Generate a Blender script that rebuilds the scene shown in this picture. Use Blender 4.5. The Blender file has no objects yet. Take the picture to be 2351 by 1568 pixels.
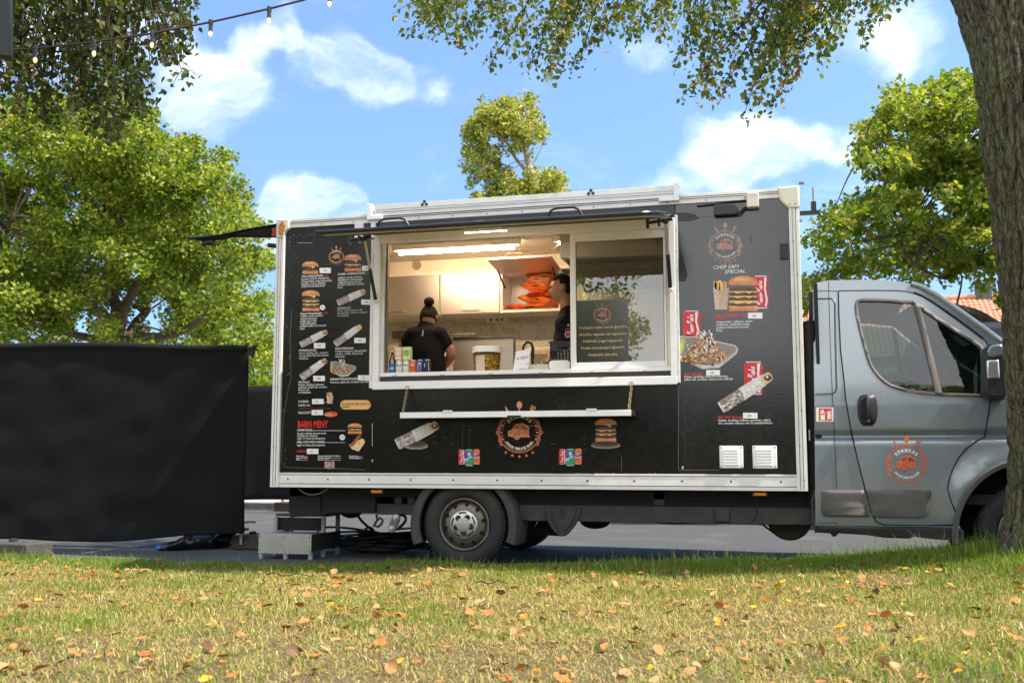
import bpy, bmesh, math, random
import numpy as np
from mathutils import Vector, Matrix, noise as mnoise
random.seed(7); np.random.seed(7)
SC = bpy.context.scene
COL = SC.collection
# ------------------------------------------------------------------ camera
F = 2366.; W = 2351.; H = 1568.           # the photograph measured in a 2351 x 1568 raster
PIT = math.radians(6.47); YAW = math.radians(14.61)
CAM = (4.245, -8.097, 0.883)
cy_, sy_ = math.cos(YAW), math.sin(YAW); cp_, sp_ = math.cos(PIT), math.sin(PIT)
cam = bpy.data.cameras.new('camera'); camo = bpy.data.objects.new('camera', cam); COL.objects.link(camo)
camo.location = CAM; camo.rotation_euler = (math.pi/2 + PIT, 0, YAW)
cam.sensor_width = 36; cam.lens = 36*F/W; cam.clip_end = 3000; cam.clip_start = .05
cam.dof.use_dof = True; cam.dof.focus_distance = 8.2; cam.dof.aperture_fstop = 4.0
SC.camera = camo
def ray(px, py):
    u = (px-W/2)/F; v = (H/2-py)/F; f = cp_-v*sp_; z = sp_+v*cp_
    return Vector((u*cy_-f*sy_, u*sy_+f*cy_, z))
def P(px, py, Y=0.):                       # where a sight line meets the upright plane y = Y (the truck's side is y = 0)
    d = ray(px, py); t = (Y-CAM[1])/d[1]
    return Vector((CAM[0]+t*d[0], Y, CAM[2]+t*d[2]))
def PZ(px, py, Z=0.):                      # where it meets the level z = Z
    d = ray(px, py); t = (Z-CAM[2])/d[2]
    return Vector((CAM[0]+t*d[0], CAM[1]+t*d[1], Z))
def PC(px, py, dep):                       # the point on it at a given depth
    d = ray(px, py); return Vector((CAM[0]+dep*d[0], CAM[1]+dep*d[1], CAM[2]+dep*d[2]))
def pxm(px, py, Y=0.):                     # metres per raster unit there
    return (P(px+1, py, Y)-P(px, py, Y)).length
# ------------------------------------------------------------------ light
SUN_EL = math.radians(54); SUN_AZ = math.radians(-7)      # towards the sun: straight along the truck's side, from its front end
sd = Vector((math.cos(SUN_EL)*math.cos(SUN_AZ), math.cos(SUN_EL)*math.sin(SUN_AZ), math.sin(SUN_EL)))
sun = bpy.data.lights.new('sun', 'SUN'); sun.energy = 5.0; sun.angle = math.radians(.9); sun.color = (1, .93, .80)
suno = bpy.data.objects.new('sun', sun); COL.objects.link(suno)
suno.rotation_euler = (-sd).to_track_quat('-Z', 'Y').to_euler(); suno.location = (20, 0, 30)
wd = bpy.data.worlds.new('World'); SC.world = wd; wd.use_nodes = True
nt = wd.node_tree; nt.nodes.clear()
N = nt.nodes.new; L = nt.links.new
out = N('ShaderNodeOutputWorld'); bg = N('ShaderNodeBackground'); L(bg.outputs[0], out.inputs[0])
sky = N('ShaderNodeTexSky'); sky.sky_type = 'NISHITA'; sky.sun_disc = False
sky.sun_elevation = SUN_EL; sky.sun_rotation = math.atan2(sd.x, sd.y); sky.ozone_density = 2.0; sky.air_density = 1.0; sky.dust_density = .3
SKY_STRENGTH = .12; bg.inputs['Strength'].default_value = SKY_STRENGTH
hs = N('ShaderNodeHueSaturation'); hs.inputs['Saturation'].default_value = 1.04; hs.inputs['Value'].default_value = 1.5; L(sky.outputs[0], hs.inputs['Color'])
tc = N('ShaderNodeTexCoord')
skm = N('ShaderNodeMapping'); skm.inputs['Location'].default_value = (0, 0, .24); skm.inputs['Scale'].default_value = (1, 1, .72); L(tc.outputs['Generated'], skm.inputs[0]); L(skm.outputs[0], sky.inputs[0])   # a clear sky without milky horizon
hs.inputs['Hue'].default_value = .497
def noise(scale, detail, rough, src=None):
    n = N('ShaderNodeTexNoise'); n.inputs['Scale'].default_value = scale; n.inputs['Detail'].default_value = detail; n.inputs['Roughness'].default_value = rough
    L((src or tc.outputs['Generated']), n.inputs['Vector']); return n
def math_(op, a, b=None, clamp=False):
    m = N('ShaderNodeMath'); m.operation = op; m.use_clamp = clamp
    for i, q in enumerate((a, b)):
        if q is None: continue
        if isinstance(q, (int, float)): m.inputs[i].default_value = q
        else: L(q, m.inputs[i])
    return m.outputs[0]
wn = noise(5, 8, .6)
sub = N('ShaderNodeVectorMath'); sub.operation = 'SUBTRACT'; L(wn.outputs['Color'], sub.inputs[0]); sub.inputs[1].default_value = (.5, .5, .5)
scl = N('ShaderNodeVectorMath'); scl.operation = 'SCALE'; L(sub.outputs[0], scl.inputs[0]); scl.inputs['Scale'].default_value = .10
wrp = N('ShaderNodeVectorMath'); wrp.operation = 'ADD'; L(scl.outputs[0], wrp.inputs[0]); L(tc.outputs['Generated'], wrp.inputs[1])
nrm = N('ShaderNodeVectorMath'); nrm.operation = 'NORMALIZE'; L(wrp.outputs[0], nrm.inputs[0])
acc = None
def blob(d, r, s):
    global acc
    d = d.normalized()
    dp = N('ShaderNodeVectorMath'); dp.operation = 'DOT_PRODUCT'; L(nrm.outputs[0], dp.inputs[0]); dp.inputs[1].default_value = d
    mr = N('ShaderNodeMapRange'); mr.interpolation_type = 'SMOOTHSTEP'
    mr.inputs['From Min'].default_value = math.cos(math.radians(r)); mr.inputs['From Max'].default_value = 1; mr.inputs['To Max'].default_value = s
    L(dp.outputs['Value'], mr.inputs['Value'])
    acc = mr.outputs[0] if acc is None else math_('ADD', acc, mr.outputs[0])
for px, py, r, s in ((470, 235, 3.3, 1.1), (400, 200, 2.6, .6), (540, 190, 2.2, .7), (590, 110, 1.5, .9), (660, 100, 1.5, .7), (700, 165, 2.0, .9), (790, 175, 2.2, 1.2), (860, 195, 2.3, 1.3), (950, 205, 2.2, .9), (1040, 225, 1.8, .5), (600, 250, 2.0, .5),
                     (660, 510, 3.0, 1.4), (730, 490, 2.4, 1.4), (790, 480, 1.8, 1.0), (600, 510, 2.2, .9), (1660, 330, 2.4, .9), (1750, 320, 2.2, .9), (1830, 315, 1.9, .9), (1900, 305, 1.6, .6), (1720, 395, 3.2, .7), (1600, 430, 3, .6), (1980, 300, 1.4, .4),
                     (2110, 95, 2.6, .7), (2040, 130, 2, .5), (1950, 60, 3, .45), (1480, 110, 2, .35), (70, 60, 4, .8), (300, 30, 4, .6), (1340, 370, 3, .3), (2200, 420, 4, .6), (1900, 470, 4, .6)):
    blob(ray(px, py), r, s)
acc_f = acc; acc = None
for d, r, s in (((-.1, -1, .32), 46, 2.2), ((.75, -.75, .35), 34, 1.2), ((-.85, -.6, .4), 34, 1.3), ((0, -.5, .85), 26, .9), ((-.9, .5, .3), 20, .8), ((1, .6, .25), 22, .8)):
    blob(Vector(d), r, s)
stv = N('ShaderNodeMapping'); stv.inputs['Scale'].default_value = (1, 1, 2.1); L(wrp.outputs[0], stv.inputs[0])
dn = noise(5.5, 12, .63, stv.outputs[0]); dn.inputs['Distortion'].default_value = .35
val = math_('ADD', math_('MULTIPLY', math_('ADD', dn.outputs['Fac'], -.5), 2.6), math_('ADD', math_('ADD', math_('MULTIPLY', math_('MINIMUM', acc_f, 1.1), .74), math_('MULTIPLY', acc, .95)), -.26))
mr = N('ShaderNodeMapRange'); mr.interpolation_type = 'SMOOTHSTEP'; L(val, mr.inputs['Value']); mr.inputs['From Min'].default_value = -.12; mr.inputs['From Max'].default_value = 1.5; mr.inputs['To Max'].default_value = .95
cn = noise(4, 4, .5)
cc = N('ShaderNodeMapRange'); L(cn.outputs['Fac'], cc.inputs['Value']); cc.inputs['From Min'].default_value = .3; cc.inputs['From Max'].default_value = .7; cc.inputs['To Min'].default_value = .85; cc.inputs['To Max'].default_value = 1.1
ccol = N('ShaderNodeVectorMath'); ccol.operation = 'SCALE'; ccol.inputs[0].default_value = (10.4, 10.5, 10.8); L(cc.outputs[0], ccol.inputs['Scale'])
mix = N('ShaderNodeMix'); mix.data_type = 'RGBA'; L(mr.outputs[0], mix.inputs[0]); L(hs.outputs[0], mix.inputs[6]); L(ccol.outputs[0], mix.inputs[7])
L(mix.outputs[2], bg.inputs['Color'])
SC.view_settings.view_transform = 'Standard'; SC.view_settings.look = 'None'; SC.view_settings.gamma = 1; SC.view_settings.use_curve_mapping = False
SC.view_settings.exposure = .88
SC.cycles.use_denoising = True; SC.cycles.max_bounces = 8; SC.cycles.transparent_max_bounces = 12; SC.cycles.sample_clamp_indirect = 6
SC.render.film_transparent = False

# ------------------------------------------------------------------ materials
MATS = {}
def mat(name, col=(.5, .5, .5), rough=.6, metal=0., spec=.5, var=0., vscale=12., bump=0., bscale=60., coat=0., dirt=0., dirtcol=(.05, .045, .035), dscale=3., emit=None, estr=0., trans=None, ior=1.45, aniso=None):
    if name in MATS: return MATS[name]
    m = bpy.data.materials.new(name); m.use_nodes = True; n = m.node_tree.nodes; l = m.node_tree.links
    b = n['Principled BSDF']
    b.inputs['Base Color'].default_value = (*col, 1); b.inputs['Roughness'].default_value = rough; b.inputs['Metallic'].default_value = metal
    b.inputs['Specular IOR Level'].default_value = spec; b.inputs['Coat Weight'].default_value = coat; b.inputs['Coat Roughness'].default_value = .08; b.inputs['IOR'].default_value = ior
    tcn = n.new('ShaderNodeTexCoord'); cur = None
    def nz(s, d=4):
        t = n.new('ShaderNodeTexNoise'); t.inputs['Scale'].default_value = s; t.inputs['Detail'].default_value = d
        if aniso:
            mp = n.new('ShaderNodeMapping'); mp.inputs['Scale'].default_value = aniso; l.new(tcn.outputs['Object'], mp.inputs[0]); l.new(mp.outputs[0], t.inputs['Vector'])
        else: l.new(tcn.outputs['Object'], t.inputs['Vector'])
        return t
    if var:
        t = nz(vscale); r = n.new('ShaderNodeMapRange'); r.inputs['From Min'].default_value = .25; r.inputs['From Max'].default_value = .75; r.inputs['To Min'].default_value = 1-var; r.inputs['To Max'].default_value = 1+var
        l.new(t.outputs['Fac'], r.inputs['Value'])
        s = n.new('ShaderNodeVectorMath'); s.operation = 'SCALE'; s.inputs[0].default_value = col; l.new(r.outputs[0], s.inputs['Scale']); cur = s.outputs[0]
        rr = n.new('ShaderNodeMapRange'); rv = min(.12, rough*.25); rr.inputs['To Min'].default_value = rough-rv; rr.inputs['To Max'].default_value = min(1, rough+rv); l.new(t.outputs['Fac'], rr.inputs['Value']); l.new(rr.outputs[0], b.inputs['Roughness'])
    if dirt:
        t = nz(dscale, 8); r = n.new('ShaderNodeMapRange'); r.interpolation_type = 'SMOOTHSTEP'; r.inputs['From Min'].default_value = .48; r.inputs['From Max'].default_value = .78; r.inputs['To Max'].default_value = dirt
        l.new(t.outputs['Fac'], r.inputs['Value'])
        mx = n.new('ShaderNodeMix'); mx.data_type = 'RGBA'; l.new(r.outputs[0], mx.inputs[0])
        if cur: l.new(cur, mx.inputs[6])
        else: mx.inputs[6].default_value = (*col, 1)
        mx.inputs[7].default_value = (*dirtcol, 1); cur = mx.outputs[2]
    if cur: l.new(cur, b.inputs['Base Color'])
    if bump:
        t = nz(bscale, 3); bp = n.new('ShaderNodeBump'); bp.inputs['Strength'].default_value = bump; bp.inputs['Distance'].default_value = .01
        l.new(t.outputs['Fac'], bp.inputs['Height']); l.new(bp.outputs[0], b.inputs['Normal'])
    if emit: b.inputs['Emission Color'].default_value = (*emit, 1); b.inputs['Emission Strength'].default_value = estr
    if trans: b.inputs['Transmission Weight'].default_value = trans
    MATS[name] = m; return m
def glass(name, tint, ior=2.2, bump=0., bscale=6):
    m = bpy.data.materials.new(name); m.use_nodes = True; n = m.node_tree.nodes; l = m.node_tree.links; n.clear()
    o = n.new('ShaderNodeOutputMaterial'); mx = n.new('ShaderNodeMixShader'); t = n.new('ShaderNodeBsdfTransparent'); g = n.new('ShaderNodeBsdfGlossy'); fr = n.new('ShaderNodeFresnel')
    t.inputs[0].default_value = (*tint, 1); g.inputs['Roughness'].default_value = 0.0; fr.inputs['IOR'].default_value = ior
    l.new(fr.outputs[0], mx.inputs[0]); l.new(t.outputs[0], mx.inputs[1]); l.new(g.outputs[0], mx.inputs[2]); l.new(mx.outputs[0], o.inputs[0])
    if bump:
        tx = n.new('ShaderNodeTexNoise'); tx.inputs['Scale'].default_value = bscale; tcn = n.new('ShaderNodeTexCoord'); l.new(tcn.outputs['Object'], tx.inputs['Vector'])
        bp = n.new('ShaderNodeBump'); bp.inputs['Strength'].default_value = bump; bp.inputs['Distance'].default_value = .02; l.new(tx.outputs['Fac'], bp.inputs['Height']); l.new(bp.outputs[0], g.inputs['Normal'])
    MATS[name] = m; return m
def leafmat(name, trans=.45, rough=.5):           # colour comes from the leaf's own attribute
    m = bpy.data.materials.new(name); m.use_nodes = True; n = m.node_tree.nodes; l = m.node_tree.links; n.clear()
    o = n.new('ShaderNodeOutputMaterial'); a = n.new('ShaderNodeAttribute'); a.attribute_name = 'tint'
    pb = n.new('ShaderNodeBsdfPrincipled'); pb.inputs['Roughness'].default_value = rough; pb.inputs['Specular IOR Level'].default_value = .3
    tr = n.new('ShaderNodeBsdfTranslucent'); mx = n.new('ShaderNodeMixShader'); mx.inputs[0].default_value = trans
    hv = n.new('ShaderNodeHueSaturation'); hv.inputs['Value'].default_value = 1.9; hv.inputs['Saturation'].default_value = 1.1; hv.inputs['Hue'].default_value = .488
    l.new(a.outputs['Color'], pb.inputs['Base Color']); l.new(a.outputs['Color'], hv.inputs['Color']); l.new(hv.outputs[0], tr.inputs[0])
    l.new(pb.outputs[0], mx.inputs[1]); l.new(tr.outputs[0], mx.inputs[2]); l.new(mx.outputs[0], o.inputs[0]); return m

# ------------------------------------------------------------------ helpers
def tag(o, label=None, cat=None, group=None, kind=None):
    if label: o['label'] = label
    if cat: o['category'] = cat
    if group: o['group'] = group
    if kind: o['kind'] = kind
    return o
def thing(name, label, cat, loc=(0, 0, 0), group=None, rz=0):
    o = bpy.data.objects.new(name, None); COL.objects.link(o); o.location = loc; o.rotation_euler = (0, 0, rz); o.empty_display_size = .1
    return tag(o, label, cat, group)
def copy_tree(o, parent=None):
    c = o.copy(); COL.objects.link(c); c.parent = parent
    for ch in list(o.children): copy_tree(ch, c)
    return c
class MB:
    """collects shapes and links them as ONE mesh object"""
    def __init__(s): s.v = []; s.f = []; s.m = []
    def add(s, vs, fs, m=0):
        b = len(s.v); s.v.extend([tuple(p) for p in vs]); s.f.extend([tuple(i+b for i in f) for f in fs]); s.m.extend([m]*len(fs)); return s
    def box(s, x0, x1, y0, y1, z0, z1, m=0):
        return s.add([(x0, y0, z0), (x1, y0, z0), (x1, y1, z0), (x0, y1, z0), (x0, y0, z1), (x1, y0, z1), (x1, y1, z1), (x0, y1, z1)],
                     [(3, 2, 1, 0), (4, 5, 6, 7), (0, 1, 5, 4), (1, 2, 6, 5), (2, 3, 7, 6), (3, 0, 4, 7)], m)
    def pts(s, a, m=0): return s.add(a, [tuple(range(len(a)))], m)
    def prism(s, poly, y0, y1, m=0):                # poly: (x, z) points, extruded along y
        n = len(poly)
        ar = sum(poly[i][0]*poly[(i+1) % n][1]-poly[(i+1) % n][0]*poly[i][1] for i in range(n))
        if ar < 0: poly = poly[::-1]
        v = [(p[0], y0, p[1]) for p in poly]+[(p[0], y1, p[1]) for p in poly]
        return s.add(v, [tuple(range(n)), tuple(range(2*n-1, n-1, -1))]+[(i, i+n, (i+1) % n+n, (i+1) % n) for i in range(n)], m)
    def prismz(s, poly, z0, z1, m=0):               # poly: (x, y)
        n = len(poly)
        ar = sum(poly[i][0]*poly[(i+1) % n][1]-poly[(i+1) % n][0]*poly[i][1] for i in range(n))
        if ar < 0: poly = poly[::-1]
        v = [(p[0], p[1], z0) for p in poly]+[(p[0], p[1], z1) for p in poly]
        return s.add(v, [tuple(range(n-1, -1, -1)), tuple(range(n, 2*n))]+[(i, (i+1) % n, (i+1) % n+n, i+n) for i in range(n)], m)
    def slab(s, quad, n, t, m=0):                   # quad of 3-D points thickened along n
        n = Vector(n).normalized()*t; k = len(quad); q = [Vector(p) for p in quad]
        return s.add(q+[p+n for p in q], [tuple(range(k-1, -1, -1)), tuple(range(k, 2*k))]+[(i, (i+1) % k, (i+1) % k+k, i+k) for i in range(k)], m)
    def tube(s, path, r, seg=8, m=0, caps=True, flat=None):
        pts = [Vector(p) for p in path]; n = len(pts); R = r if isinstance(r, (list, tuple)) else [r]*n
        v = []; up = None
        for i, p in enumerate(pts):
            t = (pts[min(i+1, n-1)]-pts[max(i-1, 0)])
            if t.length < 1e-9: t = Vector((0, 0, 1))
            t.normalize()
            if up is None: up = t.orthogonal().normalized()
            up = (up-t*up.dot(t))
            if up.length < 1e-6: up = t.orthogonal()
            up.normalize(); sd_ = t.cross(up)
            for k in range(seg):
                a = 2*math.pi*k/seg; v.append(p+(up*math.cos(a)+sd_*math.sin(a))*R[i])
        f = [(i*seg+k, i*seg+(k+1) % seg, (i+1)*seg+(k+1) % seg, (i+1)*seg+k) for i in range(n-1) for k in range(seg)]
        if caps: f += [tuple(range(seg-1, -1, -1)), tuple((n-1)*seg+k for k in range(seg))]
        return s.add(v, f, m)
    def lathe(s, prof, c, axis='y', seg=32, m=0, a0=0., a1=2*math.pi):      # prof: (radius, height along the axis)
        full = abs(a1-a0-2*math.pi) < 1e-6; k = seg if full else seg+1; c = Vector(c); v = []
        for (r, h) in prof:
            for i in range(k):
                a = a0+(a1-a0)*i/seg; x, y = r*math.cos(a), r*math.sin(a)
                v.append(c+(Vector((x, h, y)) if axis == 'y' else Vector((x, y, h)) if axis == 'z' else Vector((h, x, y))))
        f = []
        for j in range(len(prof)-1):
            for i in range(k if full else k-1):
                i2 = (i+1) % k; f.append((j*k+i, j*k+i2, (j+1)*k+i2, (j+1)*k+i))
        return s.add(v, f, m)
    def disc(s, c, r, axis='y', seg=24, m=0, sx=1., sz=1., rot=0.):
        c = Vector(c); v = []
        for i in range(seg):
            a = 2*math.pi*i/seg; x, y = r*sx*math.cos(a), r*sz*math.sin(a); x, y = x*math.cos(rot)-y*math.sin(rot), x*math.sin(rot)+y*math.cos(rot)
            v.append(c+(Vector((x, 0, y)) if axis == 'y' else Vector((x, y, 0)) if axis == 'z' else Vector((0, x, y))))
        return s.add(v, [tuple(range(seg))], m)
    def ball(s, c, r, m=0, su=12, sv=8, sc=(1, 1, 1)):
        c = Vector(c); v = [c+Vector((0, 0, r*sc[2]))]
        for j in range(1, sv):
            t = math.pi*j/sv
            for i in range(su):
                a = 2*math.pi*i/su; v.append(c+Vector((r*sc[0]*math.sin(t)*math.cos(a), r*sc[1]*math.sin(t)*math.sin(a), r*sc[2]*math.cos(t))))
        v.append(c-Vector((0, 0, r*sc[2]))); e = len(v)-1
        f = [(0, 1+i, 1+(i+1) % su) for i in range(su)]+[(1+j*su+i, 1+(j+1)*su+i, 1+(j+1)*su+(i+1) % su, 1+j*su+(i+1) % su) for j in range(sv-2) for i in range(su)]
        f += [(e, 1+(sv-2)*su+(i+1) % su, 1+(sv-2)*su+i) for i in range(su)]
        return s.add(v, f, m)
    def build(s, name, mats, parent=None, smooth=False, bevel=0., seg=2, label=None):
        me = bpy.data.meshes.new(name)

        me.from_pydata([tuple(Vector(p)-LOC(parent)) for p in s.v] if parent is not None else s.v, [], s.f)
        for mt in (mats if isinstance(mats, (list, tuple)) else [mats]): me.materials.append(mt)
        if any(s.m): me.polygons.foreach_set('material_index', s.m)
        if smooth: me.polygons.foreach_set('use_smooth', [True]*len(s.f)); me.set_sharp_from_angle(angle=math.radians(42))
        me.update(); o = bpy.data.objects.new(name, me); COL.objects.link(o)
        if parent is not None: o.parent = parent
        if bevel:
            b = o.modifiers.new('bevel', 'BEVEL'); b.width = bevel; b.segments = seg; b.limit_method = 'ANGLE'; b.angle_limit = math.radians(35)
            me.polygons.foreach_set('use_smooth', [True]*len(s.f)); me.set_sharp_from_angle(angle=math.radians(60)); b.harden_normals = False
        if label: o['label'] = label
        return o
def LOC(o):                                       # where the chain of parents stands (they are never scaled; only copies are turned)
    v = Vector((0, 0, 0))
    while o is not None: v += o.location; o = o.parent
    return v
def px_poly(pl, Y=0.): return [(P(x, y, Y).x, P(x, y, Y).z) for x, y in pl]
def arr_mesh(name, V, Fq, mats, parent=None, tint=None, smooth=False):   # V (n,3), Fq (m,4) or (m,3) numpy arrays
    me = bpy.data.meshes.new(name); n, k = Fq.shape
    if parent is not None: V = V-np.array(LOC(parent))
    me.vertices.add(len(V)); me.vertices.foreach_set('co', V.astype(np.float32).ravel())
    me.loops.add(n*k); me.loops.foreach_set('vertex_index', Fq.astype(np.int32).ravel())
    me.polygons.add(n); me.polygons.foreach_set('loop_start', np.arange(0, n*k, k, dtype=np.int32)); 
    if smooth: me.polygons.foreach_set('use_smooth', np.ones(n, dtype=bool))
    me.update(calc_edges=True)
    if tint is not None:
        a = me.color_attributes.new('tint', 'FLOAT_COLOR', 'POINT'); a.data.foreach_set('color', np.c_[tint, np.ones(len(V))].astype(np.float32).ravel())
    for mt in (mats if isinstance(mats, (list, tuple)) else [mats]): me.materials.append(mt)
    o = bpy.data.objects.new(name, me); COL.objects.link(o)
    if parent is not None: o.parent = parent
    return o
# ---- lettering: real outlines of the built-in face, laid out letter by letter
_G = {}
def glyph(ch, bold):
    key = (ch, bold)
    if key in _G: return _G[key]
    def mk(body):
        c = bpy.data.curves.new('t', 'FONT'); c.body = body; c.size = 1; c.resolution_u = 2; c.offset = .022 if bold else .006
        o = bpy.data.objects.new('t', c); COL.objects.link(o); me = bpy.data.meshes.new_from_object(o)
        v = [(p.co.x, p.co.y) for p in me.vertices]; f = [tuple(q.vertices) for q in me.polygons]
        bpy.data.objects.remove(o); bpy.data.curves.remove(c); bpy.data.meshes.remove(me); return v, f
    if ('H', 'H') not in _G: _G[('H', 'H')] = max(p[0] for p in mk('HH')[0])
    adv = max(p[0] for p in mk('H'+ch+'H')[0])-_G[('H', 'H')]
    v, f = ([], []) if ch == ' ' else mk(ch)
    _G[key] = (v, f, adv); return _G[key]
SERIF = {**{chr(65+i): chr(0x1D400+i) for i in range(26)}}
SCRIPT = {**{chr(65+i): chr(0x1D4D0+i) for i in range(26)}, **{chr(97+i): chr(0x1D4EA+i) for i in range(26)}}
def write(mb, s, x, z, size, y, m=0, bold=False, face=None, align='l', width=None, rot=0., shear=0., narrow=1.):
    """size = capital height in metres / 0.73; width squeezes the line to that length"""
    if face: s = ''.join(face.get(c, c) for c in s)
    g = [glyph(c, bold) for c in s]; tot = sum(q[2] for q in g)*size*narrow
    k = narrow
    if width: k = narrow*width/tot; tot = width
    cx = -tot*(.5 if align == 'c' else 1 if align == 'r' else 0); ca, sa = math.cos(rot), math.sin(rot)
    for v, f, adv in g:
        if f:
            q = []
            for (a, b) in v:
                a_ = cx+(a+shear*b)*size*k; b_ = b*size; q.append((x+a_*ca-b_*sa, y, z+a_*sa+b_*ca))
            mb.add(q, f, m)
        cx += adv*size*k
def write_arc(mb, s, cx, cz, r, a_mid, span, size, y, m=0, face=None, inside=False, bold=True):
    """letters along a circle; inside=True reads along the lower half"""
    if face: s = ''.join(face.get(c, c) for c in s)
    g = [glyph(c, bold) for c in s]; tot = sum(q[2] for q in g); t = 0
    for v, f, adv in g:
        u = (t+adv/2)/tot-.5; a = a_mid+(u*span if inside else -u*span)
        rot = a+math.pi/2 if inside else a-math.pi/2; ca, sa = math.cos(rot), math.sin(rot)
        ox, oz = cx+r*math.cos(a), cz+r*math.sin(a)
        if f: mb.add([(ox+(p-adv/2)*size*ca-b*size*sa, y, oz+(p-adv/2)*size*sa+b*size*ca) for p, b in v], f, m)
        t += adv

# ------------------------------------------------------------------ the setting
TREE_B = PC(2416, 1252, 6.75)                       # foot of the near tree
def lawn_edge(x): return -.36+.05*math.sin(x*1.7)+.03*math.sin(x*4.1+1)
def lawn_h(x, y):
    h = .010+max(0, .027*(x-.2)) if x > .2 else .010
    d2 = (x-TREE_B.x)**2+(y-TREE_B.y)**2
    t = min(1, max(0, (-.3-y)/1.2)); h *= (1-.35*t*t*(3-2*t)*(1 if x > 2 else 0))
    h += .10*math.exp(-d2/.45)+.05*math.exp(-d2/2.2)
    return h+.012*(mnoise.noise((x*1.3, y*1.3, 0)))*min(1, max(0, (-.4-y)/.5))+.006*mnoise.noise((x*5, y*5, 3))*min(1, max(0, (-.4-y)/.3))
m_road = mat('asphalt', (.076, .076, .076), .8, var=.6, vscale=55, bump=.5, bscale=220, dirt=.5, dirtcol=(.15, .15, .145), dscale=1.6)
m_soil = mat('lawn_soil', (.115, .078, .036), .95, var=.6, vscale=60, bump=1., bscale=110, dirt=.8, dirtcol=(.10, .11, .03), dscale=1.6)
m_pav = mat('pavement_stone', (.42, .41, .39), .85, var=.2, vscale=25, bump=.3)
m_kerb = mat('kerb_granite', (.22, .21, .20), .85, var=.5, vscale=9, bump=.4)
b = MB(); b.add([(-600, -600, -.25), (600, -600, -.25), (600, 900, -.25), (-600, 900, -.25)], [(0, 1, 2, 3)])
tag(b.build('ground', m_soil), kind='structure')
b = MB(); b.box(-120, 120, -1.2, 8.35, -.2, 0); tag(b.build('road', m_road), kind='structure')
b = MB()
for i in range(60):
    x = -34+i*1.15; b.box(x, x+1.14, 8.35+.01*math.sin(i*3.), 8.6, -.2, .118+.004*math.sin(i*7.1))
tag(b.build('kerb', m_kerb, bevel=.012), kind='structure')
b = MB(); b.box(-120, 120, 8.605, 13.5, -.2, .112); tag(b.build('pavement', m_pav), kind='structure')
m_far = mat('park_turf', (.07, .10, .025), .95, var=.5, vscale=3, bump=.6)
b = MB(); b.box(-300, 300, 13.5, 260, -.2, .10); tag(b.build('park_lawn', m_far), kind='structure')
# the lawn in front: one sheet
xs = np.concatenate([np.linspace(-40, -4, 12)[:-1], np.linspace(-4, 9, 150), np.linspace(9, 60, 14)[1:]]); V = []; Fq = []
ts = np.concatenate([np.linspace(0, 1, 110)**1.4*7.5, np.linspace(8, 60, 14)])
for t in ts:
    for x in xs:
        y = lawn_edge(x)-t; V.append((x, y, lawn_h(x, y) if t < 7.6 else .01+.027*max(0, min(9, x)-.2)*.65))
nx = len(xs)
Fq = [(j*nx+i, (j+1)*nx+i, (j+1)*nx+i+1, j*nx+i+1) for j in range(len(ts)-1) for i in range(nx-1)]
sk = len(V)
V += [(x, lawn_edge(x)+.03, -.1) for x in xs]; Fq += [(sk+i, i, i+1, sk+i+1) for i in range(nx-1)]
tag(arr_mesh('lawn', np.array(V), np.array(Fq), m_soil, smooth=True), kind='structure')

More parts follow.
